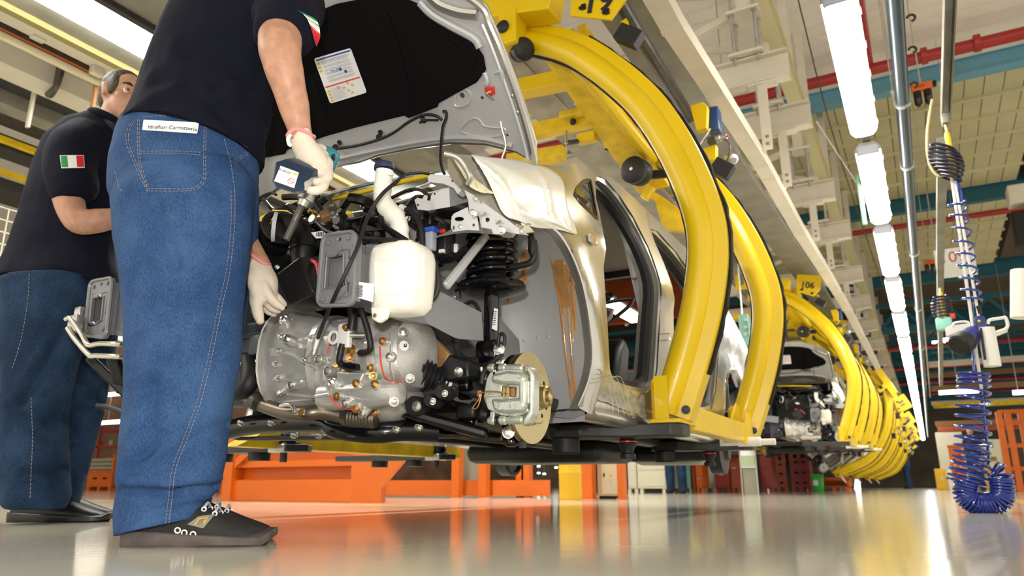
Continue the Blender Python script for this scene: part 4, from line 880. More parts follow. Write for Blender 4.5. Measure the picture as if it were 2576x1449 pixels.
for px, py, r in ((855, 358, .010), (958, 332, .010), (656, 380, .010)):
    p = hmap(*hp(px, py), -.002); MB().lathe([(0, r), (.003, r)], p, -HN, 16).build('grommet_hole_disc', 'black_rubber', hood)  # black discs for grommets and a hole painted dark
for px, py in ((1290, 240), (1303, 282)): MB().hexbolt(hmap(*hp(px, py), -.006), -HN, .006, .006).build('bolt', 'bolt_steel', hood)
sq = [hp(*q) for q in ((795, 145), (887, 118), (928, 230), (836, 258))]
def lab(u, v): a = [lerp(sq[0][k], sq[1][k], u) for k in (0, 1)]; b = [lerp(sq[3][k], sq[2][k], u) for k in (0, 1)]; return tuple(lerp(a[k], b[k], v) for k in (0, 1))
def hood_patch(u0, u1, v0, v1, off, m, name, par):
    c = [lab(u0, v0), lab(u1, v0), lab(u1, v1), lab(u0, v1)]; return MB().sheet([c], lambda x, s: hmap(x, s, off), HN * -.0008).build(name, m, par, sm=0)
rr_ = []
for cu, cv, a0 in ((.95, .05, 270), (.95, .95, 0), (.05, .95, 90), (.05, .05, 180)): rr_ += [lab(cu + .05 * math.cos(R(a0 + 30 * i)), cv + .05 * math.sin(R(a0 + 30 * i))) for i in range(4)]
stk = MB().sheet([rr_], lambda x, s: hmap(x, s, -.0140), HN * -.001).build('warning_sticker', 'white_paper', hood, sm=0)
hood_patch(.04, .97, .035, .065, -.0152, 'print_blue', 'blue_band', hood); hood_patch(.03, .97, .625, .655, -.0152, 'paint_red', 'red_band', hood)
for k in range(26):
    v = .12 + k * .0195 if k < 24 else .1; u0 = .16 + (.02 if k % 3 else .0)
    if k % 4 != 3: hood_patch(u0, .90 - .07 * ((k * 7) % 5) / 4, v, v + .008, -.0152, 'print_grey', 'print_line', hood)
for k in range(12): hood_patch(.14, .42 + .04 * (k % 3), .70 + k * .022, .707 + k * .022, -.0152, 'print_grey', 'print_line', hood)
for v in (.10, .19, .26): hood_patch(.03, .11, v, v + .05, -.0152, 'print_yellow', 'hazard_mark', hood)
for v in (.72, .79, .86, .93): hood_patch(.05, .12, v, v + .045, -.0152, 'print_yellow', 'hazard_mark', hood)
for u, v in ((.5, .75), (.58, .83), (.66, .9), (.72, .74)):
    c = [lab(u, v - .03), lab(u + .045, v + .03), lab(u - .045, v + .03)]; MB().sheet([c], lambda x, s: hmap(x, s, -.0152), HN * -.0008).build('hazard_triangle', 'print_yellow', hood, sm=0)
for u, v in ((.57, .36), (.68, .44)):
    MB().lathe([(0, .006), (.001, .006)], hmap(*lab(u, v), -.0150), -HN, 14).build('blue_mark', 'print_blue', hood)
text('Paraflu', .016, hmap(*lab(.44, .36), -.0156), hmap(*lab(.9, .36)) - hmap(*lab(.1, .36)), hmap(*lab(.5, 0)) - hmap(*lab(.5, 1)), 'print_blue', 'lettering', hood, .0003)
for u, v in ((.35, .72), (.62, .68)): MB().tube([hmap(*lab(u + .03 * math.cos(a), v + .03 * math.sin(a)), -.0155) for a in [2 * PI * i / 14 for i in range(14)]], .0009, 5, closed=True).build('prohibition_ring', 'paint_red', hood)
p = hmap(*hp(1233, 227), -.006); MB().prism([hmap(*hp(*q), -.004) for q in ((1222, 218), (1246, 216), (1247, 236), (1226, 238))], -HN * .012).build('prop_clip', 'red_plastic', hood, bevel=.002)
rodp = [hmap(*hp(1240, 226), -.02), hmap(*hp(1233, 232), -.03)] + [at(x, y, Y=yy) for x, y, yy in ((1252, 262, 2.02), (1262, 320, 2.06), (1270, 350, 2.08), (1272, 370, 2.09), (1263, 398, 2.1))]
MB().tube(smooth_path(rodp, 5), .0042, 8).build('prop_rod', mat('zinc_rod', (.52, .50, .36), .3, metal=.8), hood)
def hood_hose(pix, r, off=-.02): return MB().tube(smooth_path([hmap(*hp(*q), off) for q in pix], 6), r, 8).build('washer_hose', 'black_rubber', hood)
hood_hose([(1118, 298), (1105, 288), (1085, 284), (1062, 288), (1030, 305), (995, 330), (955, 348), (900, 363), (848, 370)], .0055)
hood_hose([(1062, 304), (1080, 298), (1108, 298)], .0045)
hose([(1115, 280), (1122, 282), (1122, 298), (1114, 320), (1110, 360), (1108, 400), (1112, 425), (1118, 438)], [1.95, 1.95, 1.95, 1.93, 1.9, 1.85, 1.82, 1.8], .0055, 'washer_hose', 'black_rubber', hood)
MB().lathe([(0, .010), (.01, .013), (.02, .008)], hmap(*hp(848, 368), -.004), -HN, 12).build('hose_grommet', 'black_rubber', hood); MB().lathe([(0, .010), (.01, .013), (.02, .008)], hmap(*hp(958, 342), -.004), -HN, 12).build('hose_grommet', 'black_rubber', hood)
for s in (-1, 1): MB().bar(hmap(s * .68, .0, -.005), (XC + s * .66, 2.24, 1.15), .03, .012).build('hood_hinge', 'silver_inner', hood, bevel=.003)
# ------------------------------------------------------------------ engine bay
# gearbox: cast housing with its axis across the car
def gring(x, cy, cz, ry, rz, n=32, pw=.82):
    out = []
    for k in range(n):
        a = 2 * PI * k / n; c, s = math.cos(a), math.sin(a)
        out.append(V((x, cy + ry * math.copysign(abs(c) ** pw, c), cz + rz * math.copysign(abs(s) ** pw, s))))
    return out
gb = MB()
G = [(-1.985, 1.80, .535, .10, .10), (-1.98, 1.80, .535, .19, .172), (-1.955, 1.80, .535, .192, .174), (-1.95, 1.80, .535, .172, .158), (-1.90, 1.80, .535, .17, .157), (-1.78, 1.80, .532, .160, .150), (-1.655, 1.81, .528, .146, .142), (-1.65, 1.81, .528, .156, .152), (-1.628, 1.81, .528, .156, .152), (-1.624, 1.81, .528, .136, .140), (-1.56, 1.81, .528, .130, .138), (-1.46, 1.81, .53, .128, .134), (-1.415, 1.81, .532, .126, .130), (-1.412, 1.81, .532, .136, .138), (-1.395, 1.81, .532, .136, .138), (-1.391, 1.81, .532, .122, .124), (-1.33, 1.815, .535, .118, .118), (-1.29, 1.82, .538, .108, .108), (-1.272, 1.825, .54, .085, .085), (-1.268, 1.825, .54, .02, .02)]
G = [(-1.655 + (g[0] + 1.655) * .46 if g[0] < -1.655 else -1.43 + (g[0] + 1.412) * .72 if g[0] > -1.42 else g[0],) + g[1:] for g in G]
G = [g[:3] + ((g[3] + .012, g[4] + .012) if g[0] < -1.78 else (g[3] + .008, g[4] + .008) if -1.436 < g[0] < -1.417 else g[3:]) for g in G]
gb.loft([gring(*g) for g in G])
gb.loft([gring(x, 1.84, .43, r, r * .95, 24, 1) for x, r in ((-1.72, .02), (-1.715, .09), (-1.66, .112), (-1.50, .112), (-1.42, .10), (-1.38, .075), (-1.375, .02))])
gb.loft([gring(x, 1.70, .40, r, r * .8, 20, .8) for x, r in ((-1.60, .02), (-1.595, .05), (-1.40, .055), (-1.32, .04), (-1.315, .01))])
for a in (-.95, -.42, .08, .55):                          # stiffening ribs on the bell
    d = V((0, -math.cos(a), math.sin(a))); gb.bar(V((-1.785, 1.80, .535)) + V((0, d.y * .168, d.z * .155)), V((-1.655, 1.81, .528)) + V((0, d.y * .150, d.z * .145)), .018, .026)
for x in (-1.55, -1.49): gb.bar((x, 1.675, .47), (x, 1.675, .60), .012, .02)
gear = gb.build('gearbox', 'cast_alu', car, sm=35)
GB = bvh_of(gear)
def boss(px, py, r, h, m, bolt=None, name='boss', hexr=None):
    p, n = hit(GB, px, py)
    if p is None: return
    d = (n + V((0, -.8, 0))).normalized()
    if r: MB().lathe([(-.02, r * 1.25), (h * .6, r * 1.1), (h, r)], p, d, 16).build('boss', 'cast_alu', gear)
    if bolt: MB().hexbolt(p + d * (h if r else 0), d, hexr or r * .75, .012).build('bolt', bolt, gear)
for px, py, m in ((968, 860, 'copper_bolt'), (878, 901, 'copper_bolt'), (847, 921, 'brass'), (938, 926, 'brass'), (937, 947, 'brass'), (903, 969, 'brass'), (949, 971, 'brass'), (855, 998, 'brass'), (902, 1022, 'copper_bolt'), (947, 1035, 'copper_bolt')): boss(px, py, .0125, .012, m, m, hexr=.009)
for px, py, h in ((744, 864, .05), (748, 966, .035), (845, 970, .02), (984, 898, .01), (812, 905, .02), (835, 935, .02), (722, 812, .02), (1030, 950, .02), (1014, 836, .01), (880, 1012, .02), (920, 1030, .02), (990, 1010, .01)): boss(px, py, .0145, h, 'bolt_steel', 'bolt_steel', hexr=.009)
boss(893, 884, .016, .02, 'brass', 'brass', hexr=.014); boss(889, 928, .016, .02, 'copper_bolt', 'copper_bolt', hexr=.013)
for pts, m in (([(833, 840), (829, 868), (824, 892)], 'paint_red'), ([(956, 871), (957, 890), (958, 910), (962, 930), (967, 946), (976, 958), (995, 961), (1015, 960)], 'paint_red'), ([(827, 989), (834, 1002), (842, 1013), (858, 1024), (890, 1030), (929, 1038)], 'paint_red'), ([(940, 875), (942, 895)], 'green_mark'), ([(955, 940), (956, 960)], 'green_mark')): line_on(GB, pts, .0025, 'paint_line', m, gear)
for pts in ([(712, 862), (770, 850), (830, 838)], [(712, 885), (735, 890), (775, 915), (815, 938)], [(832, 900), (818, 930), (818, 960), (832, 990)], [(984, 838), (985, 880), (984, 920), (990, 952)], [(850, 940), (890, 936), (935, 940)], [(845, 980), (920, 976), (1000, 968)], [(722, 992), (780, 1000), (830, 992)], [(880, 860), (920, 862), (950, 858)], [(870, 1000), (930, 1008), (980, 1000)]): line_on(GB, pts, .006, 'cast_rib', 'cast_alu', gear, off=.001)
for k in range(7): boss(700 + 6 * abs(3 - k), 815 + 34 * k, .010, .012, 'bolt_steel', 'bolt_steel', hexr=.007)
p, n = hit(GB, 1016, 870)
if p is None: p, n = at(1016, 870, Y=1.72), V((.3, -1, 0))
n = n.normalized(); MB().lathe([(0, .0155), (.002, .0155)], p, n, 22).build('round_sticker', 'white_paper', gear); text('E', .024, p + n * .0045, V((0, 0, 1)), V((-1, 0, 0)) if True else (0, 0, 1), 'ink', 'sticker_letter', gear, .0004, bold=True)
MB().prism([at(846, 935, Y=1.655), at(915, 938, Y=1.655), at(900, 975, Y=1.655), at(846, 980, Y=1.655)], (0, .06, 0)).build('cover_plate', 'cast_alu', gear, bevel=.004)
MB().rbox(at(1000, 845, Y=1.80), (.12, .16, .05), .01).build('gear_mount', 'cast_alu', gear)
MB().prism([at(700, 805, Y=1.68), at(735, 800, Y=1.68), at(740, 818, Y=1.68), at(706, 822, Y=1.68)], (0, .05, 0)).build('lug', 'cast_alu', gear, bevel=.004)
MB().prism([at(640, 830, Y=1.78), at(688, 830, Y=1.78), at(684, 975, Y=1.78), at(645, 960, Y=1.78)], (0, .2, 0)).build('engine_block', 'cast_dark', car, bevel=.01)
for py in (850, 905, 925): MB().hexbolt(at(663, py, Y=1.77), (0, -1, 0), .012, .018).build('block_bolt', 'bolt_steel', car)
MB().span((-2.05, 1.70, .40), (-1.805, 1.95, .68)).build('cylinder_block', 'cast_dark', car, bevel=.012)
for z in (.47, .52, .57, .62): MB().span((-2.0, 1.685, z), (-1.83, 1.70, z + .015)).build('block_rib', 'cast_dark', car, bevel=.003)
MB().span((-2.55, 1.74, .45), (-1.99, 2.15, .98)).build('engine', 'black_plastic', car, bevel=.03)
MB().rbox((-2.2, 1.70, 1.0), (.5, .3, .1), .03).build('engine_cover', 'black_plastic', car)
# lever bracket and linkage clip on the gearbox
MB().tube(smooth_path([at(822, 815, Y=1.66), at(835, 830, Y=1.65), at(850, 832, Y=1.65)], 4), .012, 8).build('selector_lever', 'grey_plastic', car)
k = at(868, 845, Y=1.63); MB().rbox(k, (.045, .02, .075), .005).build('cable_clip', 'white_plastic', car); MB().tube([k + V((-.045, 0, 0)) + V((.018 * math.cos(a), 0, .018 * math.sin(a))) for a in [2 * PI * i / 14 for i in range(14)]], .005, 8, closed=True).build('clip_ring', 'white_plastic', car)
MB().cyl(k + V((.02, 0, .0)), k + V((.06, .02, .0)), .008, 10).build('clip_pin', 'bolt_steel', car); MB().hexbolt(at(873, 824, Y=1.62), (0, -1, 0), .009, .014).build('clip_bolt', 'brass', car)
hose([(905, 770), (912, 790), (925, 830), (932, 870), (925, 885), (905, 888)], [1.6, 1.6, 1.61, 1.62, 1.63, 1.64], .0095, 'coolant_hose', 'black_rubber', car)
hose([(885, 775), (888, 800), (884, 830)], 1.60, .014, 'breather_pipe', 'black_plastic', car)
hose([(862, 865), (856, 890), (855, 912), (870, 922), (882, 926)], 1.62, .010, 'switch_lead', 'black_rubber', car)
MB().lathe([(0, .010), (.03, .013), (.05, .010)], at(868, 921, Y=1.62), (1, 0, -.15), 12).build('switch_body', 'black_gloss', car)
hose([(1000, 455), (960, 490), (928, 540), (900, 620), (868, 690), (840, 750), (815, 810), (800, 850)], [1.55, 1.5, 1.48, 1.42, 1.40, 1.42, 1.5, 1.58], .0055, 'gear_cable', 'black_rubber', car)
MB().lathe([(0, .007), (.02, .006), (.05, .003)], at(800, 850, Y=1.585), (-.3, .02, -1), 10).build('cable_ferrule', 'white_plastic', car)
hose([(795, 870), (780, 890), (768, 905)], 1.61, .0018, 'cable_wire', 'bolt_steel', car); MB().ball(at(767, 906, Y=1.61), .008).build('cable_nipple', 'bolt_steel', car)
hose([(1000, 455), (1020, 440), (1060, 435), (1110, 445), (1150, 455)], [1.55, 1.6, 1.7, 1.8, 1.85], .0045, 'gear_cable', 'black_rubber', car)
# ---- crash plates with box ends
def crash_plate(pix, name, bx_, brk):
    C = [at(x, y, Y=1.43) for x, y in pix]; u = (C[1] - C[0]); v = (C[3] - C[0])
    def m(a, b): return C[0] * (1 - a) * (1 - b) + C[1] * a * (1 - b) + C[2] * a * b + C[3] * (1 - a) * b
    def rr(a0, a1, b0, b1, ra, rb): return [(a + ra * math.cos(R(t)), b + rb * math.sin(R(t))) for a, b, t0 in ((a1 - ra, b1 - rb, 0), (a0 + ra, b1 - rb, 90), (a0 + ra, b0 + rb, 180), (a1 - ra, b0 + rb, 270)) for t in (t0, t0 + 30, t0 + 60, t0 + 90)]
    out = rr(0, 1, 0, 1, .18, .11); hole = [(.20, .33), (.42, .32), (.47, .29), (.53, .29), (.58, .32), (.68, .31), (.70, .72), (.55, .74), (.50, .78), (.44, .78), (.40, .75), (.20, .76)]
    bh = [[(a + .045 * math.cos(R(t)), b + .028 * math.sin(R(t))) for t in range(0, 360, 30)] for a, b in ((.5, .10), (.80, .66))]
    pl = MB().sheet([out, hole] + bh, lambda a, b: m(a, b), (0, .012, 0)).build(name, 'grey_primer', car, bevel=.003)
    MB().tube([m(a, b) + V((0, -.002, 0)) for a, b in hole], .0035, 6, closed=True).build('opening_lip', 'grey_primer', pl)
    MB().tube([m(.5 + (a - .5) * .97, .5 + (b - .5) * .97) + V((0, -.001, 0)) for a, b in out], .006, 6, closed=True).build('edge_roll', 'grey_primer', pl)
    MB().prism([m(.88, .08), m(.98, .08), m(.98, .92), m(.88, .92)], (0, .03, 0)).build('side_fold', 'grey_primer', pl, bevel=.003)
    for a, b in ((.2, .13), (.78, .1), (.16, .9), (.80, .85)): MB().hexbolt(m(a, b) + V((0, -.001, 0)), (0, -1, 0), .006, .005).build('rivet', 'grey_primer', pl)
    a, b, c, d = m(.12, .24), m(.85, .24), m(.85, .82), m(.12, .82)
    for q0, q1, t in ((a, b, V((0, 0, -.006))), (d, c, V((0, 0, .006))), (a, d, V((.006, 0, 0))), (b, c, V((-.006, 0, 0)))):
        MB().add([q0, q1, q1 + V((0, .26, 0)), q0 + V((0, .26, 0)), q0 + t, q1 + t, q1 + t + V((0, .26, 0)), q0 + t + V((0, .26, 0))], [(0, 1, 2, 3), (7, 6, 5, 4), (0, 4, 5, 1), (3, 2, 6, 7), (0, 3, 7, 4), (1, 5, 6, 2)]).build('box_wall', 'grey_primer', pl, sm=0)
    MB().add([p + V((0, .26, 0)) for p in (a, b, c, d)] + [p + V((0, .27, 0)) for p in (a, b, c, d)], [(0, 1, 2, 3), (7, 6, 5, 4), (0, 4, 5, 1), (1, 5, 6, 2), (2, 6, 7, 3), (3, 7, 4, 0)]).build('box_end', 'grey_primer', pl, sm=0)
    return pl
pl1 = crash_plate([(812, 590), (897, 578), (890, 770), (797, 772)], 'crash_plate', 1, 0)
pl2 = crash_plate([(227, 706), (286, 695), (268, 853), (213, 846)], 'crash_plate', 1, 1)
for px, py in ((905, 672), (913, 675)): MB().hexbolt(at(px, py, Y=1.52), (.6, -1, 0), .008, .03).build('rail_bolt', 'bolt_steel', car)
MB().bar(at(300, 770, Y=1.5), at(620, 800, Y=1.62), .03, .10).build('front_crossmember', 'grey_primer', car, bevel=.006)
MB().prism([at(918, 612, Y=1.5), at(960, 612, Y=1.5), at(960, 760, Y=1.5), at(912, 760, Y=1.5)], (0, .03, 0)).build('rail_side_plate', 'grey_primer', car, bevel=.006)
MB().prism([at(1040, 745, Y=1.58), at(1100, 730, Y=1.65), at(1200, 780, Y=1.85), at(1205, 855, Y=1.9), at(1140, 850, Y=1.75), at(1075, 815, Y=1.62), at(980, 800, Y=1.56), at(985, 770, Y=1.55)], (0, .03, 0)).build('rail_bracket', 'grey_primer', car, bevel=.004)
tb = patch = MB().prism([at(893, 708, Y=1.45), at(942, 714, Y=1.45), at(938, 760, Y=1.45), at(890, 746, Y=1.45)], (0, .001, 0)).build('barcode_tag', 'white_paper', car, sm=0)
for k in range(9): MB().box(at(905 + 1.0, 718 + k * 3.4, Y=1.4485), (.016, .0006, [.0012, .0022, .0016][k % 3])).build('bar_mark', 'ink', tb, sm=0)
# ---- washer reservoir
tc_ = at(1012, 695, Y=1.56)
tk = MB(); RW = .094
def trow(z, wx, wy, dx=0, dy=0, pw=.55):
    wx, wy, z, dx = wx * .84, wy * .84, z * .9, dx * .8
    return [tc_ + V((dx + wx * math.copysign(abs(math.cos(a)) ** pw, math.cos(a)), dy + wy * math.copysign(abs(math.sin(a)) ** pw, math.sin(a)), z)) for a in [2 * PI * k / 28 for k in range(28)]]
tk.loft([trow(-.128, .03, .03, .01, 0), trow(-.122, .065, .06, .008), trow(-.10, .085, .08, .004), trow(-.05, .094, .088), trow(.0, .097, .09), trow(.045, .097, .09), trow(.07, .094, .086, -.002), trow(.088, .086, .078, -.005), trow(.098, .066, .06, -.01), trow(.101, .03, .03, -.01)])
tank = MB_T = tk.build('washer_reservoir', 'tank_white', car, sm=60)
TB = bvh_of(tank)
nk = [at(x, y, Y=yy) for x, y, yy in ((1012, 612, 1.56), (1008, 590, 1.57), (1000, 555, 1.58), (975, 525, 1.58), (962, 500, 1.58), (963, 470, 1.58), (968, 430, 1.58))]
MB().tube(smooth_path(nk, 5), [.022] * 6 + [.026] * 5 + [.029] * 6 + [.026] * 6 + [.027] * 8, 18).build('filler_neck', 'tank_white', tank)
MB().lathe([(0, .031), (.006, .032), (.016, .031), (.02, .026)], at(967, 428, Y=1.58), (-.05, 0, 1), 20).build('filler_cap', 'navy_cap', tank)
MB().bar(at(975, 440, Y=1.57), at(992, 438, Y=1.57), .008, .006).build('cap_strap', 'white_plastic', tank, sm=0)
for pts in ([(955, 655), (1000, 655)], [(965, 740), (1025, 735)], [(1066, 640), (1066, 720)], [(945, 660), (945, 740)]): line_on(TB, pts, .003, 'moulded_ridge', 'tank_white', tank)
MB().prism([at(930, 770, Y=1.50), at(975, 775, Y=1.50), at(968, 800, Y=1.50), at(950, 812, Y=1.50), at(934, 803, Y=1.50)], (0, .02, 0)).build('mounting_tab', 'tank_white', tank, bevel=.006)
MB().lathe([(0, .006), (.002, .006)], at(943, 794, Y=1.497), (0, -1, 0), 12).build('tab_eyelet', 'brass', tank)
MB().bar(at(1032, 606, Y=1.52), at(1034, 620, Y=1.52), .012, .01).build('moulded_tab', 'tank_white', tank, sm=0)
hose([(958, 548), (968, 570), (1000, 592), (1022, 606)], 1.52, .009, 'washer_pipe', 'black_gloss', car); hose([(955, 545), (975, 575), (1005, 605)], 1.53, .007, 'washer_pipe', 'black_rubber', car)
hose([(988, 525), (1030, 530), (1055, 560), (1062, 590), (1062, 640)], 1.68, .009, 'vapour_hose', 'black_rubber', car)
hose([(1088, 640), (1100, 680), (1103, 720), (1090, 752), (1060, 760)], 1.62, .007, 'vapour_hose', 'black_rubber', car)
MB().cyl(at(1008, 522, Y=1.675), at(1018, 528, Y=1.675), .012, 12).build('hose_tape', 'white_plastic', car)
MB().rbox(at(1002, 540, Y=1.75), (.03, .03, .015), .004).build('yellow_tab', 'print_yellow', car)
# ---- battery tray, intake elbow, connectors
MB().prism([at(686, 695, Y=1.52), at(752, 645, Y=1.52), at(790, 735, Y=1.52), at(724, 770, Y=1.52)], (0, .16, .05)).build('battery_box', 'black_plastic', car, bevel=.008)
MB().rbox(at(770, 735, Y=1.60), (.12, .14, .10), .02).build('fuse_box', 'black_plastic', car)
el = MB().tube(smooth_path([at(702, 572, Y=1.66), at(725, 570, Y=1.69), at(748, 580, Y=1.72), at(760, 600, Y=1.73), at(764, 630, Y=1.73)], 5), .046, 20).build('intake_elbow', 'black_plastic', car)
for k in range(4): MB().tube([at(702 + 5 * k, 572, Y=1.66 + .008 * k) + V((.35 * .052 * math.cos(a), -.8 * .0 + .02 * math.cos(a), 0)) + V((0, .045 * math.cos(a) * .8, .052 * math.sin(a))) for a in [2 * PI * i / 22 for i in range(22)]], .005, 6, closed=True).build('bellows_fold', 'black_rubber', el)
MB().lathe([(0, .050), (.012, .052), (.014, .044)], at(697, 572, Y=1.65), (-.72, -.68, .05), 28, caps=False).build('elbow_ring', 'pale_ring', el)
MB().lathe([(0, .040), (.03, .042), (.05, .036), (.10, .036)], at(763, 622, Y=1.73), (0, 0, -1), 20).build('elbow_socket', 'black_plastic', el)
MB().prism([at(652, 545, Y=1.95), at(690, 527, Y=1.95), at(735, 528, Y=1.95), at(790, 540, Y=1.95), at(790, 558, Y=1.95), at(735, 548, Y=1.95), at(690, 552, Y=1.95), at(652, 560, Y=1.95)], (0, .02, 0)).build('engine_lifting_strap', 'yellow', car, bevel=.003)
MB().prism([at(782, 585, Y=1.62), at(815, 580, Y=1.62), at(822, 598, Y=1.62), at(795, 600, Y=1.62)], (0, .002, 0)).build('matrix_label', 'white_paper', car, sm=0)
for k in range(5): MB().box(at(797 + 4 * k, 589, Y=1.6185), (.003, .0008, .014)).build('label_mark', 'ink', car, sm=0)
MB().tube(smooth_path([at(758, 660, Y=1.60), at(780, 656, Y=1.57), at(797, 665, Y=1.55), at(802, 690, Y=1.52)], 5), .0065, 8).build('red_cable', 'red_cable', car)
hose([(785, 553), (800, 562), (820, 580), (860, 595), (900, 600), (950, 603), (1000, 605)], [1.66, 1.65, 1.6, 1.56, 1.52, 1.5, 1.5], .007, 'earth_cable', 'black_rubber', car)
MB().lathe([(0, .014), (.005, .014)], at(786, 551, Y=1.655), (0, -1, .2), 14).build('cable_eye', 'bolt_steel', car); MB().bar(at(790, 556, Y=1.66), at(810, 566, Y=1.65), .014, .012).build('cable_crimp', 'bolt_steel', car, bevel=.003)
for px, py, s, m in ((772, 545, .016, 'black_plastic'), (795, 538, .014, 'brass'), (818, 548, .013, 'copper_bolt'), (842, 550, .013, 'galv'), (868, 545, .016, 'black_plastic'), (880, 538, .009, 'print_yellow'), (855, 570, .02, 'galv'), (870, 572, .018, 'black_plastic'), (776, 558, .01, 'galv'), (812, 538, .009, 'red_plastic')): MB().lathe([(0, s), (s, s), (s * 1.2, s * .7), (s * 2, s * .7)], at(px, py, Y=1.78), (random.uniform(-.5, .5), -1, random.uniform(-.2, .6)), 12).build('engine_fitting', m, car)
hose([(785, 490), (800, 520), (818, 545), (830, 565)], 1.7, .012, 'breather_hose', 'black_rubber', car); MB().cyl(at(815, 535, Y=1.68), at(822, 552, Y=1.68), .016, 12).build('hose_clip', 'wood', car)
# bulkhead: dark cowl behind the engine with looms
MB().grid(lambda u, v: V((XC + lerp(-.72, .42, u), 2.28 + .06 * math.cos(u * 7), lerp(.55, 1.16, v))), 16, 6).build('bulkhead', 'black_plastic', car, solid=.02)
MB().tube(smooth_path([(XC - .7, 2.22, 1.13), (XC - .2, 2.12, 1.16), (XC + .2, 2.12, 1.15), (XC + .5, 2.18, 1.11)], 6), .020, 10).build('cowl_seal', 'black_rubber', car)
MB().grid(lambda u, v: V((XC + lerp(-.72, .55, u), 2.05 + .14 * v, 1.13 + .04 * v + .02 * math.sin(u * 3))), 14, 3).build('cowl_panel', 'black_plastic', car, solid=.01)
MB().tube(smooth_path([at(840, 500, Y=2.02), at(940, 476, Y=2.0), at(1010, 458, Y=1.97), at(1085, 440, Y=1.95)], 5), .010, 8).build('cowl_edge', 'yellow_worn', car)
random.seed(11)
for k in range(30):
    x, y = random.uniform(660, 1120), random.uniform(500, 640); Y = random.uniform(1.82, 2.1)
    pts = [at(x + dx * random.uniform(.4, 1), y + random.uniform(-28, 28), Y=Y + random.uniform(-.04, .04)) for dx in (-70, -25, 25, 70)]
    MB().tube(smooth_path(pts, 5), random.choice([.006, .009, .013, .02]), 8).build('engine_hose', random.choice(['black_rubber', 'black_gloss', 'black_plastic']), car)
for k in range(26):
    p = at(random.uniform(655, 1115), random.uniform(530, 700), Y=random.uniform(1.78, 2.05)); s = random.uniform(.018, .05)
    MB().rbox(p, (s * random.uniform(.8, 1.8), s, s * random.uniform(.7, 1.4)), s * .25).build('engine_module', random.choice(['black_plastic', 'black_gloss', 'black_plastic', 'black_plastic']), car)
for k in range(14): MB().hexbolt(at(random.uniform(660, 1120), random.uniform(540, 700), Y=random.uniform(1.76, 1.86)), (random.uniform(-.4, .4), -1, random.uniform(0, .4)), .007, .012).build('engine_bolt', random.choice(['bolt_steel', 'brass', 'galv']), car)
cn = MB().rbox(at(1082, 603, Y=1.78), (.035, .03, .075), .006).build('ecu_connector', 'grey_plastic', car); MB().rbox(at(1080, 580, Y=1.775), (.055, .035, .015), .004).build('connector_lock', 'blue_plastic', cn)
MB().rbox(at(1110, 610, Y=1.83), (.08, .06, .11), .012).build('relay_box', 'black_plastic', car); MB().rbox(at(1114, 582, Y=1.80), (.02, .015, .012), .003).build('red_tab', 'red_plastic', car)
MB().rbox(at(1145, 625, Y=1.85), (.02, .015, .03), .004).build('white_clip', 'white_plastic', car); MB().rbox(at(1112, 632, Y=1.8), (.02, .015, .012), .003).build('white_clip', 'white_plastic', car)
MB().tube(smooth_path([at(1030, 560, Y=1.95), at(1080, 545, Y=1.95), at(1120, 530, Y=1.92), at(1165, 525, Y=1.9), at(1200, 540, Y=1.88)], 5), .024, 10).build('main_loom', 'black_rubber', car)
# ---- sheet brackets
def sheetpx(pix, holes, Y, name, m, dy=.0025, par=None):
    return MB().sheet([pix] + holes, lambda x, y: at(x, y, Y=Y), (0, dy, 0)).build(name, m, par or car, sm=0, bevel=.0008)
def circ_px(x, y, r, n=12, ry=None): return [(x + r * math.cos(2 * PI * i / n), y + (ry or r) * math.sin(2 * PI * i / n)) for i in range(n)]
sheetpx([(1042, 503), (1050, 497), (1062, 500), (1068, 490), (1075, 492), (1074, 503), (1082, 505), (1084, 492), (1092, 480), (1100, 482), (1108, 475), (1130, 471), (1132, 520), (1075, 530), (1050, 527)], [circ_px(1093, 487, 3), [(1047, 513), (1053, 513), (1053, 519), (1047, 519)]], 1.62, 'latch_bracket', 'silver_inner')
MB().prism([at(1128, 470, Y=1.62), at(1176, 462, Y=1.72), at(1182, 506, Y=1.72), at(1130, 520, Y=1.62)], (0, .004, 0)).build('latch_bracket_arm', 'silver_inner', car, bevel=.002)
hb = sheetpx([(1136, 545), (1142, 537), (1176, 521), (1180, 540), (1200, 545), (1205, 580), (1175, 578), (1140, 583), (1134, 572)], [circ_px(1155, 551, 12, 12, 6), circ_px(1191, 566, 4), circ_px(1141, 573, 3, 8, 6)], 1.56, 'headlamp_bracket', 'silver_inner')
sheetpx([(1168, 478), (1190, 490), (1230, 520), (1270, 548), (1310, 578), (1330, 592), (1300, 588), (1270, 582), (1262, 590), (1240, 588), (1236, 576), (1210, 572), (1205, 545), (1180, 538), (1178, 505)], [circ_px(1211, 509, 5, 10, 3), circ_px(1226, 553, 6, 12, 6), circ_px(1299, 566, 2)], 1.57, 'fender_bracket', 'silver_inner')
for px, py in ((1191, 536), (1263, 578)): MB().hexbolt(at(px, py, Y=1.555), (0, -1, 0), .010, .008).build('bracket_bolt', 'bolt_steel', car)
for px, py in ((1195, 500), (1311, 582), (1158, 570)): MB().hexbolt(at(px, py, Y=1.56), (0, -1, 0), .005, .005).build('bracket_bolt', 'galv', car)
for q in ([(1207, 531), (1220, 532), (1210, 541)], [(1244, 553), (1258, 553), (1246, 562)]): MB().prism([at(*z, Y=1.555) for z in q], (0, .01, 0)).build('bracket_gusset', 'silver_paint', car, sm=0)
sheetpx([(1075, 445), (1082, 438), (1125, 440), (1150, 448), (1180, 452), (1172, 470), (1150, 488), (1140, 472), (1115, 462), (1078, 458)], [circ_px(1138, 455, 3)], 1.60, 'upper_tie_end', 'silver_inner', .03)
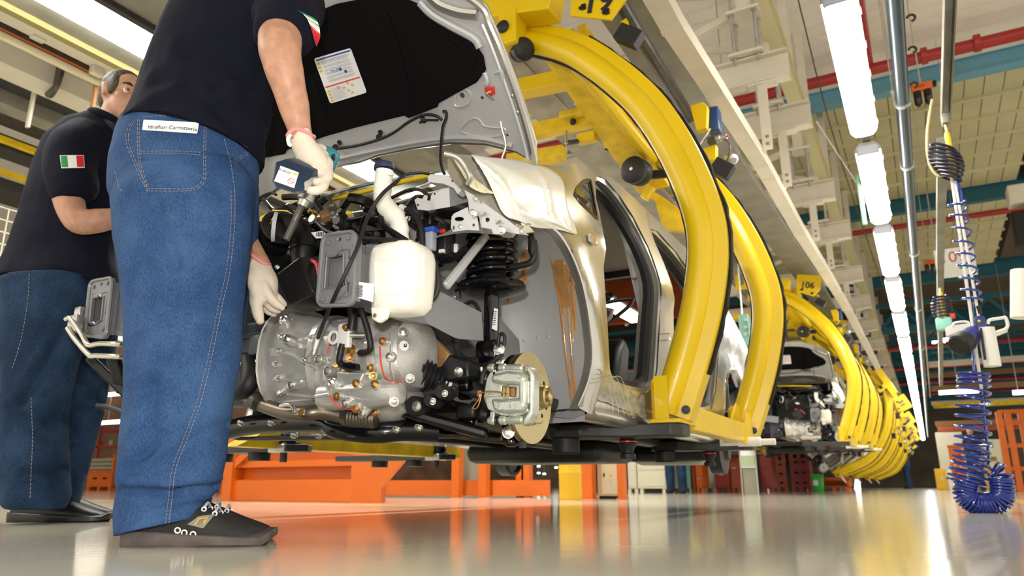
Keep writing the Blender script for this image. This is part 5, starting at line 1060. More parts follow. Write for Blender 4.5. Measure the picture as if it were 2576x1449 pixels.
MB().tube(smooth_path([at(1118, 386, Y=1.52), at(1150, 396, Y=1.54), at(1170, 420, Y=1.56), at(1182, 445, Y=1.57), at(1176, 462, Y=1.58)], 6), .008, 10).build('fender_nose_edge', 'silver_paint', car)
MB().rbox(at(1146, 425, Y=1.62), (.03, .02, .03), .004).build('lamp_bracket', 'silver_inner', car)
for px, py in ((1145, 428), (1160, 430)): MB().rbox(at(px, py, Y=1.60), (.008, .006, .014), .002).build('red_stud', 'red_plastic', car)
# ---- suspension strut
SX, SY = -1.215, 2.05
def sz(py): return at(1235, py, Y=SY).z
st_ = MB().lathe([(0, .026), (.30, .026)], (SX, SY, sz(905)), (0, 0, 1), 18).build('damper_tube', 'black_gloss', car)
z0, z1 = sz(725), sz(585)
MB().lathe([(0, .035), (.012, .045)] + [(.012 + .16 * i / 16, .052 if i % 2 else .044) for i in range(17)] + [(.19, .04)], (SX, SY, z0 + .015), (0, 0, 1), 22).build('dust_boot', 'black_rubber', st_)
hel = []
for i in range(5 * 24 + 1):
    a = 2 * PI * i / 24; t_ = i / 120; hel.append(V((SX + .080 * math.cos(a + .6), SY + .080 * math.sin(a + .6), lerp(z0 + .02, z1 - .01, t_ ** .9))))
MB().tube(hel, .0108, 10).build('coil_spring', 'black_gloss', st_)
MB().lathe([(-.02, .03), (-.014, .068), (0, .110), (.010, .118), (.020, .115), (.026, .098), (.024, .04)], (SX, SY, z0 - .01), (0, 0, 1), 30).build('spring_seat', 'black_gloss', st_)
MB().lathe([(0, .06), (.01, .078), (.03, .08), (.04, .06), (.07, .05)], (SX, SY, z1 - .01), (0, 0, 1), 24).build('top_mount', 'black_rubber', st_)
MB().prism([at(1216, 703, Y=SY - .075), at(1230, 699, Y=SY - .075), at(1231, 709, Y=SY - .075), at(1212, 714, Y=SY - .075)], (0, .002, 0)).build('spring_tag', 'white_paper', st_, sm=0)
MB().prism([at(1243, 775, Y=SY - .03), at(1252, 777, Y=SY - .03), at(1250, 832, Y=SY - .03), at(1237, 827, Y=SY - .03)], (0, .002, 0)).build('barcode_label', 'white_paper', st_, sm=0)
for k in range(7): MB().box(at(1246 - k * .6, 784 + k * 5.5, Y=SY - .0315), (.010, .0006, .0022)).build('bar_mark', 'ink', st_, sm=0)
kn = MB().rbox((SX - .005, SY, sz(885)), (.085, .06, .075), .014).build('strut_clamp', 'black_gloss', car)
for py in (880, 905): MB().hexbolt(at(1256, py, Y=SY - .03) if py == 880 else at(1262, 912, Y=SY - .035), (.3, -1, .0), .014, .016).build('clamp_bolt', 'bolt_steel', kn)
MB().tube(smooth_path([at(1253, 872, Y=2.0), at(1256, 845, Y=2.0), at(1264, 840, Y=2.0), at(1270, 850, Y=2.0), at(1268, 870, Y=2.0)], 4), .006, 8).build('hose_loop', 'black_rubber', kn)
# hub, disc, caliper
DX, DY, DZ = -1.062, 2.04, .405
ku = MB().lathe([(-.12, .045), (-.05, .06), (0, .055)], (DX - .04, DY, DZ), (1, 0, 0), 20).build('knuckle', 'black_steel', car)
MB().bar((SX, SY, .53), (DX - .09, DY, DZ + .03), .05, .05).build('knuckle_arm', 'black_steel', ku, bevel=.01); MB().bar((DX - .09, DY, DZ), (DX - .06, DY + .0, .285), .05, .04).build('knuckle_arm', 'black_steel', ku, bevel=.01)
di = MB().lathe([(-.022, .085), (-.022, .142), (-.012, .142)], (DX, DY, DZ), (1, 0, 0), 56, caps=False); di.lathe([(-.010, .142), (0, .142), (0, .086), (.004, .083), (.022, .082), (.026, .078)], (DX, DY, DZ), (1, 0, 0), 56, caps=False)
di.sheet([[(.078 * math.cos(2 * PI * i / 56), .078 * math.sin(2 * PI * i / 56)) for i in range(56)]] + [[(.06 * math.cos(2 * PI * k / 9 + .2) + .007 * math.cos(2 * PI * i / 10), .06 * math.sin(2 * PI * k / 9 + .2) + .007 * math.sin(2 * PI * i / 10)) for i in range(10)] for k in range(9)], lambda y, z: (DX + .026, DY + y, DZ + z), (-.007, 0, 0)); di.lathe([(-.012, .132), (-.010, .132)], (DX, DY, DZ), (1, 0, 0), 40)
disc = di.build('brake_disc', 'disc_steel', car, sm=30)
for k in range(36):
    a = 2 * PI * k / 36; MB().box((DX - .011, DY + .137 * math.cos(a), DZ + .137 * math.sin(a)), (.010, .006, .006), (-a, 0, 0)).build('vent_web', 'dark_pipe', disc, sm=0)
MB().lathe([(0, .040), (.012, .040), (.014, .036), (.034, .034), (.038, .028), (.03, .024), (.03, .018), (.044, .017), (.048, .010)], (DX + .024, DY, DZ), (1, 0, 0), 30).build('hub', 'disc_steel', disc)
for k in range(3): a = 2 * PI * k / 3; MB().cyl((DX + .066, DY + .012 * math.cos(a), DZ + .012 * math.sin(a)), (DX + .07, DY + .012 * math.cos(a), DZ + .012 * math.sin(a)), .003, 8).build('hub_pin', 'bolt_steel', disc)
MB().lathe([(-.05, .135), (-.045, .14), (-.045, .05)], (DX, DY, DZ), (1, 0, 0), 40, caps=False).build('dust_shield', 'black_gloss', disc)
CY = 1.90
def cp(px, py, dy=0.): return at(px, py, Y=CY + dy)
cal = MB().sheet([[(1232, 935), (1270, 928), (1315, 932), (1328, 945), (1330, 1000), (1325, 1020), (1330, 1035), (1300, 1048), (1255, 1044), (1226, 1030), (1215, 1000), (1222, 955)], [(1262, 972), (1298, 975), (1297, 995), (1262, 1000)]], lambda x, y: cp(x, y), (0, .06, 0)).build('caliper', 'caliper_zinc', car, bevel=.012)
MB().prism([cp(1262, 974, .012), cp(1270, 974, .012), cp(1270, 1000, .012), cp(1262, 1000, .012)], (0, .02, 0)).build('brake_pad', 'black_rubber', cal, sm=0); MB().prism([cp(1282, 976, .012), cp(1296, 976, .012), cp(1296, 996, .012), cp(1282, 997, .012)], (0, .02, 0)).build('brake_pad', 'wood', cal, sm=0)
br = MB().prism([cp(1318, 915, .0), cp(1334, 922, .0), cp(1342, 945, .0), cp(1340, 1040, .0), cp(1330, 1062, .0), cp(1312, 1072, .0), cp(1318, 1050, .0), cp(1330, 1030, .0), cp(1330, 945, .0)], (0, .045, 0)).build('caliper_carrier', 'caliper_zinc', car, bevel=.006)
for py in (925, 1058):
    a, b = cp(1228, py, .01), cp(1318, py + (2 if py < 1000 else -2), .01)
    MB().lathe([(0, .008), (.008, .013), (.02, .013), (.024, .009), (.04, .009), (.044, .014), (.06, .014), (.064, .010), (.072, .012), ((b - a).length - .006, .013), ((b - a).length, .008)], a, b - a, 16).build('guide_pin', 'caliper_zinc', br)
    MB().lathe([(.028, .014), (.034, .011), (.04, .014), (.046, .011)], a, b - a, 14).build('pin_boot', 'black_rubber', br)
MB().prism([cp(1238, 918, .0), cp(1246, 916, .0), cp(1248, 945, .0), cp(1238, 945, .0)], (0, .05, 0)).build('carrier_ear', 'caliper_zinc', br, bevel=.003); MB().prism([cp(1232, 1035, .0), cp(1244, 1035, .0), cp(1242, 1066, .0), cp(1232, 1062, .0)], (0, .05, 0)).build('carrier_ear', 'caliper_zinc', br, bevel=.003)
for q in ([(1302, 938), (1312, 950), (1300, 952)], [(1296, 1018), (1308, 1030), (1296, 1032)]): MB().prism([cp(*z, -.026) for z in q], (0, .012, 0)).build('cast_arrow', 'caliper_zinc', cal, bevel=.001)
for q in ([(1236, 940), (1275, 932), (1312, 936), (1322, 948), (1322, 966), (1300, 968), (1262, 966), (1234, 962)], [(1232, 1002), (1262, 1004), (1300, 1000), (1322, 1002), (1322, 1022), (1312, 1036), (1272, 1040), (1240, 1034)], [(1302, 950), (1324, 950), (1324, 1020), (1302, 1020)]): MB().prism([cp(*z, -.022) for z in q], (0, .03, 0)).build('caliper_lobe', 'caliper_zinc', cal, bevel=.010)
text('F-1', .014, cp(1252, 952, -.024), (1, 0, 0), (0, 0, 1), 'caliper_zinc', 'cast_mark', cal, .002); text('ATE', .014, cp(1256, 1022, -.024), (0, 0, 1), (-1, 0, 0), 'caliper_zinc', 'cast_mark', cal, .002); text('27130', .010, cp(1284, 1018, -.024), (0, 0, 1), (-1, 0, 0), 'caliper_zinc', 'cast_mark', cal, .002)
MB().lathe([(0, .009), (.02, .009), (.024, .006), (.04, .006)], cp(1220, 955, .02), (-.2, -.3, 1), 12).build('bleed_screw', 'bolt_steel', cal)
hose([(1204, 990), (1225, 985), (1245, 985), (1265, 988)], CY - .02, .0022, 'wear_sensor_wire', 'copper_bolt', cal); hose([(1207, 992), (1204, 1005), (1193, 1020), (1190, 1028), (1200, 1026), (1207, 1010), (1210, 995)], CY - .02, .002, 'wear_sensor_wire', 'copper_bolt', cal)
MB().rbox(cp(1206, 990, -.01), (.014, .012, .02), .003).build('wire_clip', 'copper_bolt', cal)
hose([(1262, 895), (1245, 905), (1230, 920), (1216, 940), (1212, 965)], [2.0, 1.95, 1.92, 1.9, 1.9], .008, 'brake_line', 'black_rubber', car)
hose([(1143, 765), (1142, 800), (1144, 850), (1152, 885), (1170, 905), (1200, 908)], 1.95, .011, 'brake_hose', 'black_rubber', car); MB().lathe([(0, .010), (.012, .010), (.016, .007), (.03, .007)], at(1143, 768, Y=1.95), (0, 0, 1), 10).build('hose_union', 'bolt_steel', car)
hose([(1165, 780), (1172, 765), (1190, 760), (1205, 780), (1212, 810)], 1.98, .006, 'sensor_lead', 'black_rubber', car)
MB().tube(smooth_path([at(1145, 735, Y=1.96), at(1150, 728, Y=1.96), at(1157, 735, Y=1.96), at(1157, 750, Y=1.96)], 4), .004, 8).build('brake_pipe', 'black_gloss', car)
# driveshaft and boots
a, b = at(1052, 938, Y=1.86), at(1210, 992, Y=2.02); ax = b - a
MB().cyl(a, b, .017, 14).build('driveshaft', 'black_steel', car)
MB().lathe([(-.05, .055), (0, .055)] + [(.004 + .08 * i / 10, lerp(.054, .028, i / 10) + (.006 if i % 2 else -.004)) for i in range(11)] + [(.10, .022)], a, ax, 22).build('shaft_boot', 'black_rubber', car)
MB().lathe([(.085, .0235), (.094, .0235)], a, ax, 18).build('boot_clamp', 'bolt_steel', car)
q = a + ax * .42; MB().lathe([(0, .0185), (.02, .0185)], q, ax, 16).build('shaft_tag', 'white_paper', car); MB().prism([at(1095, 972, Y=1.89), at(1110, 975, Y=1.89), at(1106, 988, Y=1.89), at(1093, 984, Y=1.89)], (0, .001, 0)).build('tag_flap', 'white_paper', car, sm=0)
MB().box(at(1104, 961, Y=1.885), (.006, .001, .008)).build('tag_mark', 'print_blue', car, sm=0)
# brown heat guard, mounts
MB().prism([at(1062, 862, Y=1.95), at(1085, 842, Y=1.95), at(1130, 890, Y=1.95), at(1110, 935, Y=1.95), at(1062, 925, Y=1.95)], (0, .02, 0)).build('heat_guard', 'brown_guard', car, bevel=.004)
MB().prism([at(1130, 890, Y=1.9), at(1175, 905, Y=1.9), at(1180, 950, Y=1.9), at(1130, 960, Y=1.9), at(1090, 945, Y=1.9)], (0, .08, 0)).build('engine_mount', 'black_plastic', car, bevel=.008); MB().hexbolt(at(1155, 935, Y=1.89), (0, -1, -.4), .012, .016).build('mount_bolt', 'bolt_steel', car)
# subframe, control arm, exhaust, lower members
MB().tube(smooth_path([at(560, 1085, Y=1.80), at(640, 1068, Y=1.80), at(760, 1060, Y=1.80), at(820, 1062, Y=1.80), at(850, 1078, Y=1.80), at(940, 1088, Y=1.82), at(1020, 1082, Y=1.88), at(1100, 1085, Y=1.95)], 5), .034, 14).build('subframe', 'black_gloss', car)
MB().prism([at(565, 1100, Y=1.85), at(700, 1096, Y=1.85), at(1000, 1098, Y=1.9), at(1210, 1088, Y=2.05), at(1180, 1100, Y=2.05), at(900, 1104, Y=1.9), at(600, 1108, Y=1.85)], (0, .32, .015)).build('undertray', 'black_steel', car, sm=0)
for px, py in ((607, 1062), (740, 1093), (803, 1094), (998, 1078), (1054, 1073), (683, 1062)): MB().hexbolt(at(px, py, Y=1.74), (0, -.5, -1), .010, .012).build('subframe_bolt', 'bolt_steel', car)
ex = MB().tube(smooth_path([at(625, 1000, Y=1.66), at(665, 1020, Y=1.66), at(720, 1038, Y=1.66), at(770, 1040, Y=1.66), at(810, 1036, Y=1.69), at(862, 1047, Y=1.74)], 6), .023, 16).build('exhaust_pipe', mat('exhaust', (.16, .13, .10), .35, metal=.8), car)
MB().lathe([(0, .028), (.02, .032)] + [(.02 + .005 * i, .030 + (.003 if i % 2 else 0)) for i in range(16)] + [(.11, .03)], at(862, 1047, Y=1.74), (1, .35, -.08), 18).build('flex_joint', 'exhaust', ex)
MB().lathe([(0, .028), (.012, .030), (.025, .028)], at(640, 1006, Y=1.65), (1, 0, -.5), 16).build('pipe_clamp', 'dark_pipe', ex); MB().prism([at(735, 1028, Y=1.635), at(765, 1030, Y=1.635), at(763, 1045, Y=1.635), at(738, 1045, Y=1.635)], (0, .01, 0)).build('exhaust_tab', 'galv', ex, bevel=.002); MB().hexbolt(at(758, 1037, Y=1.632), (0, -1, 0), .008, .01).build('exhaust_bolt', 'brass', ex)
hose([(705, 1022), (725, 1018), (738, 1025), (742, 1040)], 1.62, .006, 'exhaust_hanger', 'bolt_steel', car)
hh = MB().tube(smooth_path([at(626, 905, Y=1.66), at(630, 940, Y=1.64), at(622, 970, Y=1.63), at(595, 985, Y=1.63), at(560, 985, Y=1.64)], 6), .030, 18).build('radiator_hose', 'black_rubber', car)
MB().lathe([(0, .0315), (.012, .0315)], at(626, 915, Y=1.655), (0, 0, -1), 20).build('hose_clamp', 'bolt_steel', hh); MB().rbox(at(650, 908, Y=1.64), (.02, .015, .012), .003).build('clamp_ear', 'bolt_steel', hh)
MB().rbox(at(655, 870, Y=1.66), (.06, .06, .07), .012).build('thermostat_housing', 'cast_dark', car)
MB().bar(at(1010, 1035, Y=1.86), at(1230, 1095, Y=1.98), .09, .035).build('control_arm', 'black_gloss', car, bevel=.012); MB().bar(at(1100, 1075, Y=2.15), at(1240, 1098, Y=2.0), .08, .03).build('control_arm', 'black_gloss', car, bevel=.012)
for px, py, r in ((1049, 1022, .030), (1120, 990, .02), (1090, 1010, .02)): q = MB().lathe([(-.03, r), (.02, r), (.03, r * .8)], at(px, py, Y=1.84), (.1, -1, 0), 20).build('arm_bushing', 'black_rubber', car); MB().hexbolt(at(px, py, Y=1.805), (.1, -1, 0), r * .4, .01).build('bushing_bolt', 'bolt_steel', q)
MB().bar(at(1100, 1000, Y=1.95), at(1210, 1042, Y=1.97), .022, .022).build('tie_rod', 'black_gloss', car, bevel=.004); MB().lathe([(0, .018), (.02, .02), (.035, .012)], at(1205, 1040, Y=1.955), (1, 0, -.2), 14).build('tie_rod_boot', 'black_rubber', car)
bj = MB().lathe([(0, .02), (.02, .028), (.045, .026), (.055, .015)], (DX - .06, DY - .02, .31), (0, 0, -1), 18).build('ball_joint', 'black_gloss', car); MB().hexbolt(at(1280, 1088, Y=1.95), (.2, -1, .2), .015, .016).build('pinch_bolt', 'bolt_steel', bj); MB().cyl((DX - .015, DY - .03, .285), (DX - .015, DY - .03, .25), .012, 6).build('joint_nut', 'black_steel', bj)
for k in range(18):
    p = at(random.uniform(1000, 1200), random.uniform(960, 1070), Y=random.uniform(1.9, 2.15)); s = random.uniform(.02, .05); MB().rbox(p, (s * 1.6, s, s), s * .3).build('running_gear_casting', random.choice(['black_gloss', 'black_steel', 'black_plastic']), car)
# bent front guard tubes
gp = [[(166, 803), (178, 803), (205, 840), (222, 868), (250, 865), (300, 866), (335, 867), (400, 870), (520, 874)], [(170, 826), (190, 855), (224, 893), (240, 895), (300, 897), (335, 897), (400, 898), (520, 902)]]
gy = lambda x: 1.38 if x < 305 else 1.47 if x < 340 else 1.60 if x < 410 else 1.66
gt = MB().tube(smooth_path([at(x, y, Y=gy(x)) for x, y in gp[0]], 5), .0085, 12).build('front_tube_frame', mat('zinc_tube', (.55, .52, .42), .28, metal=.85), car); MB().tube(smooth_path([at(x, y, Y=gy(x)) for x, y in gp[1]], 5), .0085, 12).build('frame_tube', 'zinc_tube', gt)
MB().rbox(at(190, 815, Y=1.40), (.05, .03, .06), .005).build('frame_bracket', 'galv', gt); MB().rbox(at(200, 785, Y=1.42), (.035, .02, .035), .004).build('frame_lug', 'silver_paint', gt)
MB().bar(at(225, 900, Y=1.5), at(320, 995, Y=1.6), .05, .03).build('front_strut', 'black_plastic', car, bevel=.006); MB().bar(at(285, 900, Y=1.5), at(310, 985, Y=1.6), .04, .03).build('front_strut', 'black_plastic', car, bevel=.006)
hose([(245, 1020), (265, 1022), (290, 1030), (330, 1045)], 1.6, .008, 'front_hose', 'black_rubber', car)
# rear axle and exhaust seen under the floor
MB().cyl((XC - .72, 4.62, .33), (XC + .72, 4.62, .33), .045, 14).build('rear_axle', 'black_steel', car)
rw = MB().lathe([(-.05, .10), (-.045, .125), (.03, .125), (.035, .10), (.04, .05), (.06, .04)], (XC - .74, 4.62, .33), (1, 0, 0), 28).build('rear_drum', 'black_steel', car); MB().tube([V((XC - .70, 4.62 + .115 * math.cos(a), .33 + .115 * math.sin(a))) for a in [2 * PI * i / 28 for i in range(28)]], .014, 8, closed=True).build('drum_rim', 'black_rubber', rw)
MB().lathe([(-.05, .10), (-.045, .125), (.03, .125), (.035, .10), (.04, .05), (.06, .04)], (XC + .74, 4.62, .33), (1, 0, 0), 28).build('rear_drum', 'black_steel', car)
MB().rbox((XC - .2, 4.2, .33), (.9, .6, .12), .05).build('fuel_tank', 'black_steel', car); MB().rbox((XC + .35, 4.9, .34), (.5, .24, .14), .06).build('silencer', 'worn_channel', car)
MB().cyl((XC + .1, 2.2, .36), (XC + .1, 4.8, .34), .026, 12).build('exhaust_run', 'exhaust', car)
# ------------------------------------------------------------------ the workers
RV = V((math.cos(YAW), math.sin(YAW), 0)); FV = V((-math.sin(YAW), math.cos(YAW), 0)); UZ = V((0, 0, 1))
def B(px, py, d): return atp(px, py, FV * d, FV)
def mpp(px, py, d):
    p = B(px, py, d); zc = p.dot(FV) * math.cos(PITCH) + (p.z - CAMH) * math.sin(PITCH); return zc / FPX
def ering(c, a, b, n=24, ax=None, bx=None, pw=1.):
    ax = ax or RV; bx = bx or FV
    return [c + ax * (a * math.copysign(abs(math.cos(t)) ** pw, math.cos(t))) + bx * (b * math.copysign(abs(math.sin(t)) ** pw, math.sin(t))) for t in [2 * PI * k / n for k in range(n)]]
def body_tube(mb, rows, tilt=True, n=24):                 # rows: px, py, half width in pixels, depth of centre, half depth in metres
    C = [B(x, y, d) for x, y, w, d, b in rows]; rings = []
    for i, (x, y, w, d, b) in enumerate(rows):
        t = (C[min(i + 1, len(C) - 1)] - C[max(i - 1, 0)]); t = (t - FV * t.dot(FV)).normalized(); ax = FV.cross(t).normalized()
        if ax.dot(RV) < 0: ax = -ax
        rings.append(ering(C[i], w * mpp(x, y, d), b, n, ax if tilt else RV, FV))
    mb.loft(rings); return mb
def head_shape(mb, c, f, up, s=1.):                       # skull, jaw, nose, ears, neck root; f = where the face looks
    f = V(f).normalized(); up = V(up); up = (up - f * up.dot(f)).normalized(); r = f.cross(up)
    M = Matrix((r, f, up)).transposed()
    mb.ball(c + up * .03 * s - f * .012 * s, (.076 * s, .096 * s, .090 * s), 24, 14, M)
    mb.ball(c + f * .022 * s - up * .045 * s, (.062 * s, .068 * s, .080 * s), 22, 12, M)
    mb.ball(c + f * .055 * s - up * .092 * s, (.034 * s, .028 * s, .026 * s), 16, 8, M)              # chin
    limb(mb, [c + f * .086 * s + up * .012 * s, c + f * .104 * s - up * .022 * s, c + f * .110 * s - up * .034 * s], [.009 * s, .013 * s, .015 * s])
    mb.ball(c + f * .079 * s + up * .022 * s, (.050 * s, .016 * s, .010 * s), 16, 8, M)              # brow
    mb.ball(c + f * .084 * s - up * .062 * s, (.024 * s, .011 * s, .009 * s), 14, 8, M)              # lips
    for sg in (-1, 1):
        mb.ball(c + f * .060 * s - up * .022 * s + r * sg * .040 * s, (.022 * s, .02 * s, .024 * s), 14, 8, M)
        e = c - f * .004 * s + r * sg * .077 * s; mb.ball(e + up * .004 * s, (.009 * s, .019 * s, .031 * s), 14, 8, M); mb.ball(e + up * .02 * s - f * .006 * s + r * sg * .006 * s, (.007 * s, .018 * s, .016 * s), 12, 8, M)
    return r, f, up
def head_parts(root, c, f, up, s=1., hair_m='hair'):
    f = V(f).normalized(); up = V(up); up = (up - f * up.dot(f)).normalized(); r = f.cross(up); M = Matrix((r, f, up)).transposed()
    h = MB(); h.ball(c + up * .044 * s - f * .022 * s, (.080 * s, .094 * s, .086 * s), 24, 14, M)
    h.ball(c + up * .005 * s - f * .062 * s, (.066 * s, .046 * s, .075 * s), 20, 12, M)
    for sg in (-1, 1): h.ball(c + up * .03 * s + f * .018 * s + r * sg * .058 * s, (.022 * s, .036 * s, .045 * s), 14, 8, M); h.ball(c + up * .004 * s + f * .024 * s + r * sg * .0665 * s, (.010 * s, .014 * s, .026 * s), 12, 8, M)
    def cut(co, n):
        d = co - c; a, b = d.dot(f), d.dot(up)
        lim = .058 * s + .01 * s * noise.noise(co * 60)
        if a > lim: co = co - f * (a - lim) * .9
        return co + n * .0012 * noise.noise(V((co.x * 240, co.y * 240, co.z * 90)))
    remeshed(h, 'hair', hair_m, root, .005, 3, cut)
    for sg in (-1, 1):
        e = c + f * .079 * s + r * sg * .031 * s + up * .003 * s
        MB().ball(e, .0125 * s, 14, 8).build('eye', 'eye_white', root); MB().ball(e + f * .0085 * s, .0060 * s, 10, 6).build('iris', 'hair_dark', root)
        MB().tube(smooth_path([c + f * .088 * s + r * sg * .012 * s + up * .024 * s, c + f * .090 * s + r * sg * .03 * s + up * .032 * s, c + f * .078 * s + r * sg * .052 * s + up * .026 * s], 4), [.003 * s] * 3 + [.005 * s] * 3 + [.003 * s] * 3, 8).build('eyebrow', 'hair_dark', root)
        for q in (.0075, -.0065): MB().tube(smooth_path([e + f * .008 * s - r * .012 * s, e + f * .012 * s + up * q * s, e + f * .008 * s + r * .012 * s], 4), .0028 * s, 6).build('eyelid', 'skin', root)
    MB().tube(smooth_path([c + f * .088 * s - up * .062 * s - r * .022 * s, c + f * .095 * s - up * .062 * s, c + f * .088 * s - up * .062 * s + r * .022 * s], 4), .0025 * s, 6).build('mouth_line', mat('lip', (.42, .17, .13), .5) if 'lip' not in MT else 'lip', root)
def cloth_noise(amp, sc=9., seed=0., sx=1., sz=.45):
    def f(co, n):
        v = noise.noise(V((co.x * sc * sx + seed, co.y * sc, co.z * sc * sz + seed))); w = noise.noise(V((co.x * sc * 2.3, co.y * sc * 2.3 + seed, co.z * sc * 1.4)))
        return co + n * (amp * v + amp * .45 * w)
    return f
def crease(co, n, a, b, width, depth):                    # a pressed fold along the segment a-b
    ab = b - a; ab = ab - FV * ab.dot(FV); q = co - a; q = q - FV * q.dot(FV); t = max(0, min(1, q.dot(ab) / ab.length_squared)); d = (q - ab * t).length / width
    if n.dot(FV) > .15 or d > 4: return co
    return co - n * depth * (math.exp(-d * d) - .35 * math.exp(-(d - 1.9) ** 2))
def shoe(root, heel, fwd, L, Wd, upm, solem, laces=True, hz=0.):
    fwd = V(fwd).normalized(); rt = fwd.cross(UZ).normalized(); P0 = V(heel)
    prof = [(0, .028, .075), (.03, .036, .105), (.10, .038, .118), (.25, .038, .118), (.40, .040, .110), (.55, .045, .094), (.70, .049, .074), (.85, .046, .058), (.95, .034, .048), (1, .014, .036)]
    rings = []
    for t, w, h in prof:
        c = P0 + fwd * t * L; w *= Wd / .1; z0 = .026 - .014 * t + hz
        rings.append([c + rt * (w * x) + UZ * (z0 + (h - .024) * z) for x, z in ((-1, 0), (-1.02, .3), (-.86, .7), (-.5, .95), (0, 1), (.5, .95), (.86, .7), (1.02, .3), (1, 0), (.5, 0), (-.5, 0))])
    up = MB().loft(rings).build('shoe_upper', upm, root, sm=60, sub=1)
    so = MB(); rr = []
    for z, k in ((.0, .93), (.008, 1.04), (.034, 1.05), (.038, .98)):
        ring = []
        for t, w, h in prof: ring.append(P0 + fwd * (t * L * 1.02 - .004 * (1 - t)) + rt * (w * Wd / .1 * k * 1.04) + UZ * (z * (1 - .48 * t) + hz + (.012 if t > .97 else 0)))
        for t, w, h in prof[::-1]: ring.append(P0 + fwd * (t * L * 1.02 - .004 * (1 - t)) - rt * (w * Wd / .1 * k * 1.04) + UZ * (z * (1 - .48 * t) + hz + (.012 if t > .97 else 0)))
        rr.append(ring)
    sl = so.loft(rr).build('shoe_sole', solem, up, sm=45)
    if laces:
        for t in (.46, .54, .62):
            h = interp([(p[0], p[2]) for p in prof], t) + hz; c = P0 + fwd * t * L
            MB().tube(smooth_path([c - rt * .026 + UZ * (h - .006), c + UZ * (h + .004), c + rt * .026 + UZ * (h - .006)], 4), .0035, 8).build('shoelace', 'print_grey', up)
            for s in (-1, 1): MB().tube([c + rt * s * .028 + UZ * (h - .010) + (fwd * math.cos(a) + UZ * math.sin(a)) * .005 for a in [2 * PI * i / 10 for i in range(10)]], .0018, 6, closed=True).build('eyelet', 'white_plastic', up)
    return up

# ---- worker in blue jeans, leaning over the engine bay
w1 = thing('person', 'worker in navy polo and blue jeans leaning over the engine bay', 'person', (B(430, 1378, 1.85).x, B(430, 1378, 1.85).y, 0))
RLEG = [(462, 480, 178, 1.88, .13), (462, 580, 172, 1.87, .125), (468, 680, 158, 1.87, .12), (465, 780, 146, 1.87, .115), (462, 880, 142, 1.86, .112), (452, 980, 134, 1.86, .11), (440, 1080, 128, 1.86, .11), (432, 1160, 128, 1.86, .11), (424, 1215, 124, 1.86, .11), (410, 1245, 100, 1.86, .10), (408, 1285, 108, 1.86, .10), (400, 1335, 100, 1.86, .098), (400, 1360, 96, 1.86, .095)]
LLEG = [(500, 480, 150, 2.06, .12), (505, 600, 140, 2.06, .115), (505, 750, 118, 2.06, .11), (492, 900, 104, 2.06, .105), (462, 1050, 100, 2.05, .10), (438, 1180, 96, 2.03, .10), (425, 1270, 92, 2.02, .095), (420, 1305, 86, 2.02, .09)]
# skin: one continuous body under the clothes
bm_ = MB()
for L_, k in ((RLEG, .62), (LLEG, .66)): body_tube(bm_, [(x, y, w * k, d, b * .66) if y < 1190 else (x - 25, min(y, 1325), 36, d, .034) for x, y, w, d, b in L_], n=18)
body_tube(bm_, [(470, 470, 140, 1.96, .13), (478, 380, 142, 1.96, .13), (492, 300, 135, 1.96, .12), (520, 210, 138, 1.96, .12), (560, 110, 146, 1.96, .13), (610, 10, 150, 1.96, .15), (655, -70, 130, 1.97, .16), (690, -120, 70, 1.98, .09), (715, -150, 52, 1.98, .058), (745, -190, 50, 1.98, .055)])
SH, EL, WR = B(742, 10, 1.84), B(704, 118, 1.70), B(757, 338, 1.75)
limb(bm_, [B(690, -40, 1.92), SH, B(712, 70, 1.76), EL, B(712, 165, 1.70), B(735, 250, 1.73), WR, B(775, 378, 1.765)], [.055, .066, .062, .056, .051, .042, .030, .03], 18)
limb(bm_, [B(690, -40, 2.05), B(690, 40, 2.16), B(560, 300, 2.26), B(550, 420, 2.24), B(598, 560, 2.13), B(645, 645, 2.06), B(656, 667, 2.05)], [.06, .06, .05, .045, .036, .029, .03], 16)
HC = B(800, -262, 1.98); HF = (RV * .75 - UZ * .62 + FV * .25).normalized(); head_shape(bm_, HC, HF, UZ + RV * .6)
limb(bm_, [B(690, -110, 1.98), B(745, -185, 1.98), HC], [.07, .06, .06])
remeshed(bm_, 'body', 'skin', w1, .008, 5)
head_parts(w1, HC, HF, UZ + RV * .6)
# jeans
jb = MB(); body_tube(jb, [(462, 440, 150, 1.89, .13)] + RLEG); body_tube(jb, LLEG)
body_tube(jb, [(468, 530, 160, 1.95, .15), (466, 470, 182, 1.95, .165), (465, 410, 182, 1.95, .165), (470, 350, 172, 1.95, .155), (474, 300, 150, 1.95, .145), (478, 285, 140, 1.95, .14)])
CR = [(B(384, 490, 1.76), B(443, 665, 1.76), .02, .012), (B(440, 660, 1.76), B(442, 900, 1.76), .014, .006), (B(318, 1234, 1.77), B(430, 1240, 1.75), .010, .016), (B(430, 1240, 1.75), B(530, 1222, 1.76), .010, .018), (B(330, 1180, 1.77), B(420, 1100, 1.76), .014, .012), (B(420, 1150, 1.76), B(330, 1210, 1.77), .010, .010), (B(395, 980, 1.77), B(380, 1140, 1.77), .02, .012), (B(560, 700, 1.78), B(500, 760, 1.76), .02, .006), (B(330, 640, 1.77), B(400, 700, 1.76), .02, .007), (B(470, 830, 1.76), B(400, 900, 1.76), .02, .007), (B(540, 1060, 1.77), B(450, 1130, 1.76), .014, .008), (B(330, 500, 1.77), B(400, 520, 1.76), .02, .006), (B(520, 900, 1.77), B(440, 960, 1.76), .02, .005)]
jn = cloth_noise(.007, 7.5, 3.3); HMA = B(297, 1348, 1.86); HMN = (B(525, 1298, 1.86) - HMA).cross(-FV).normalized(); HMN = HMN if HMN.z > 0 else -HMN
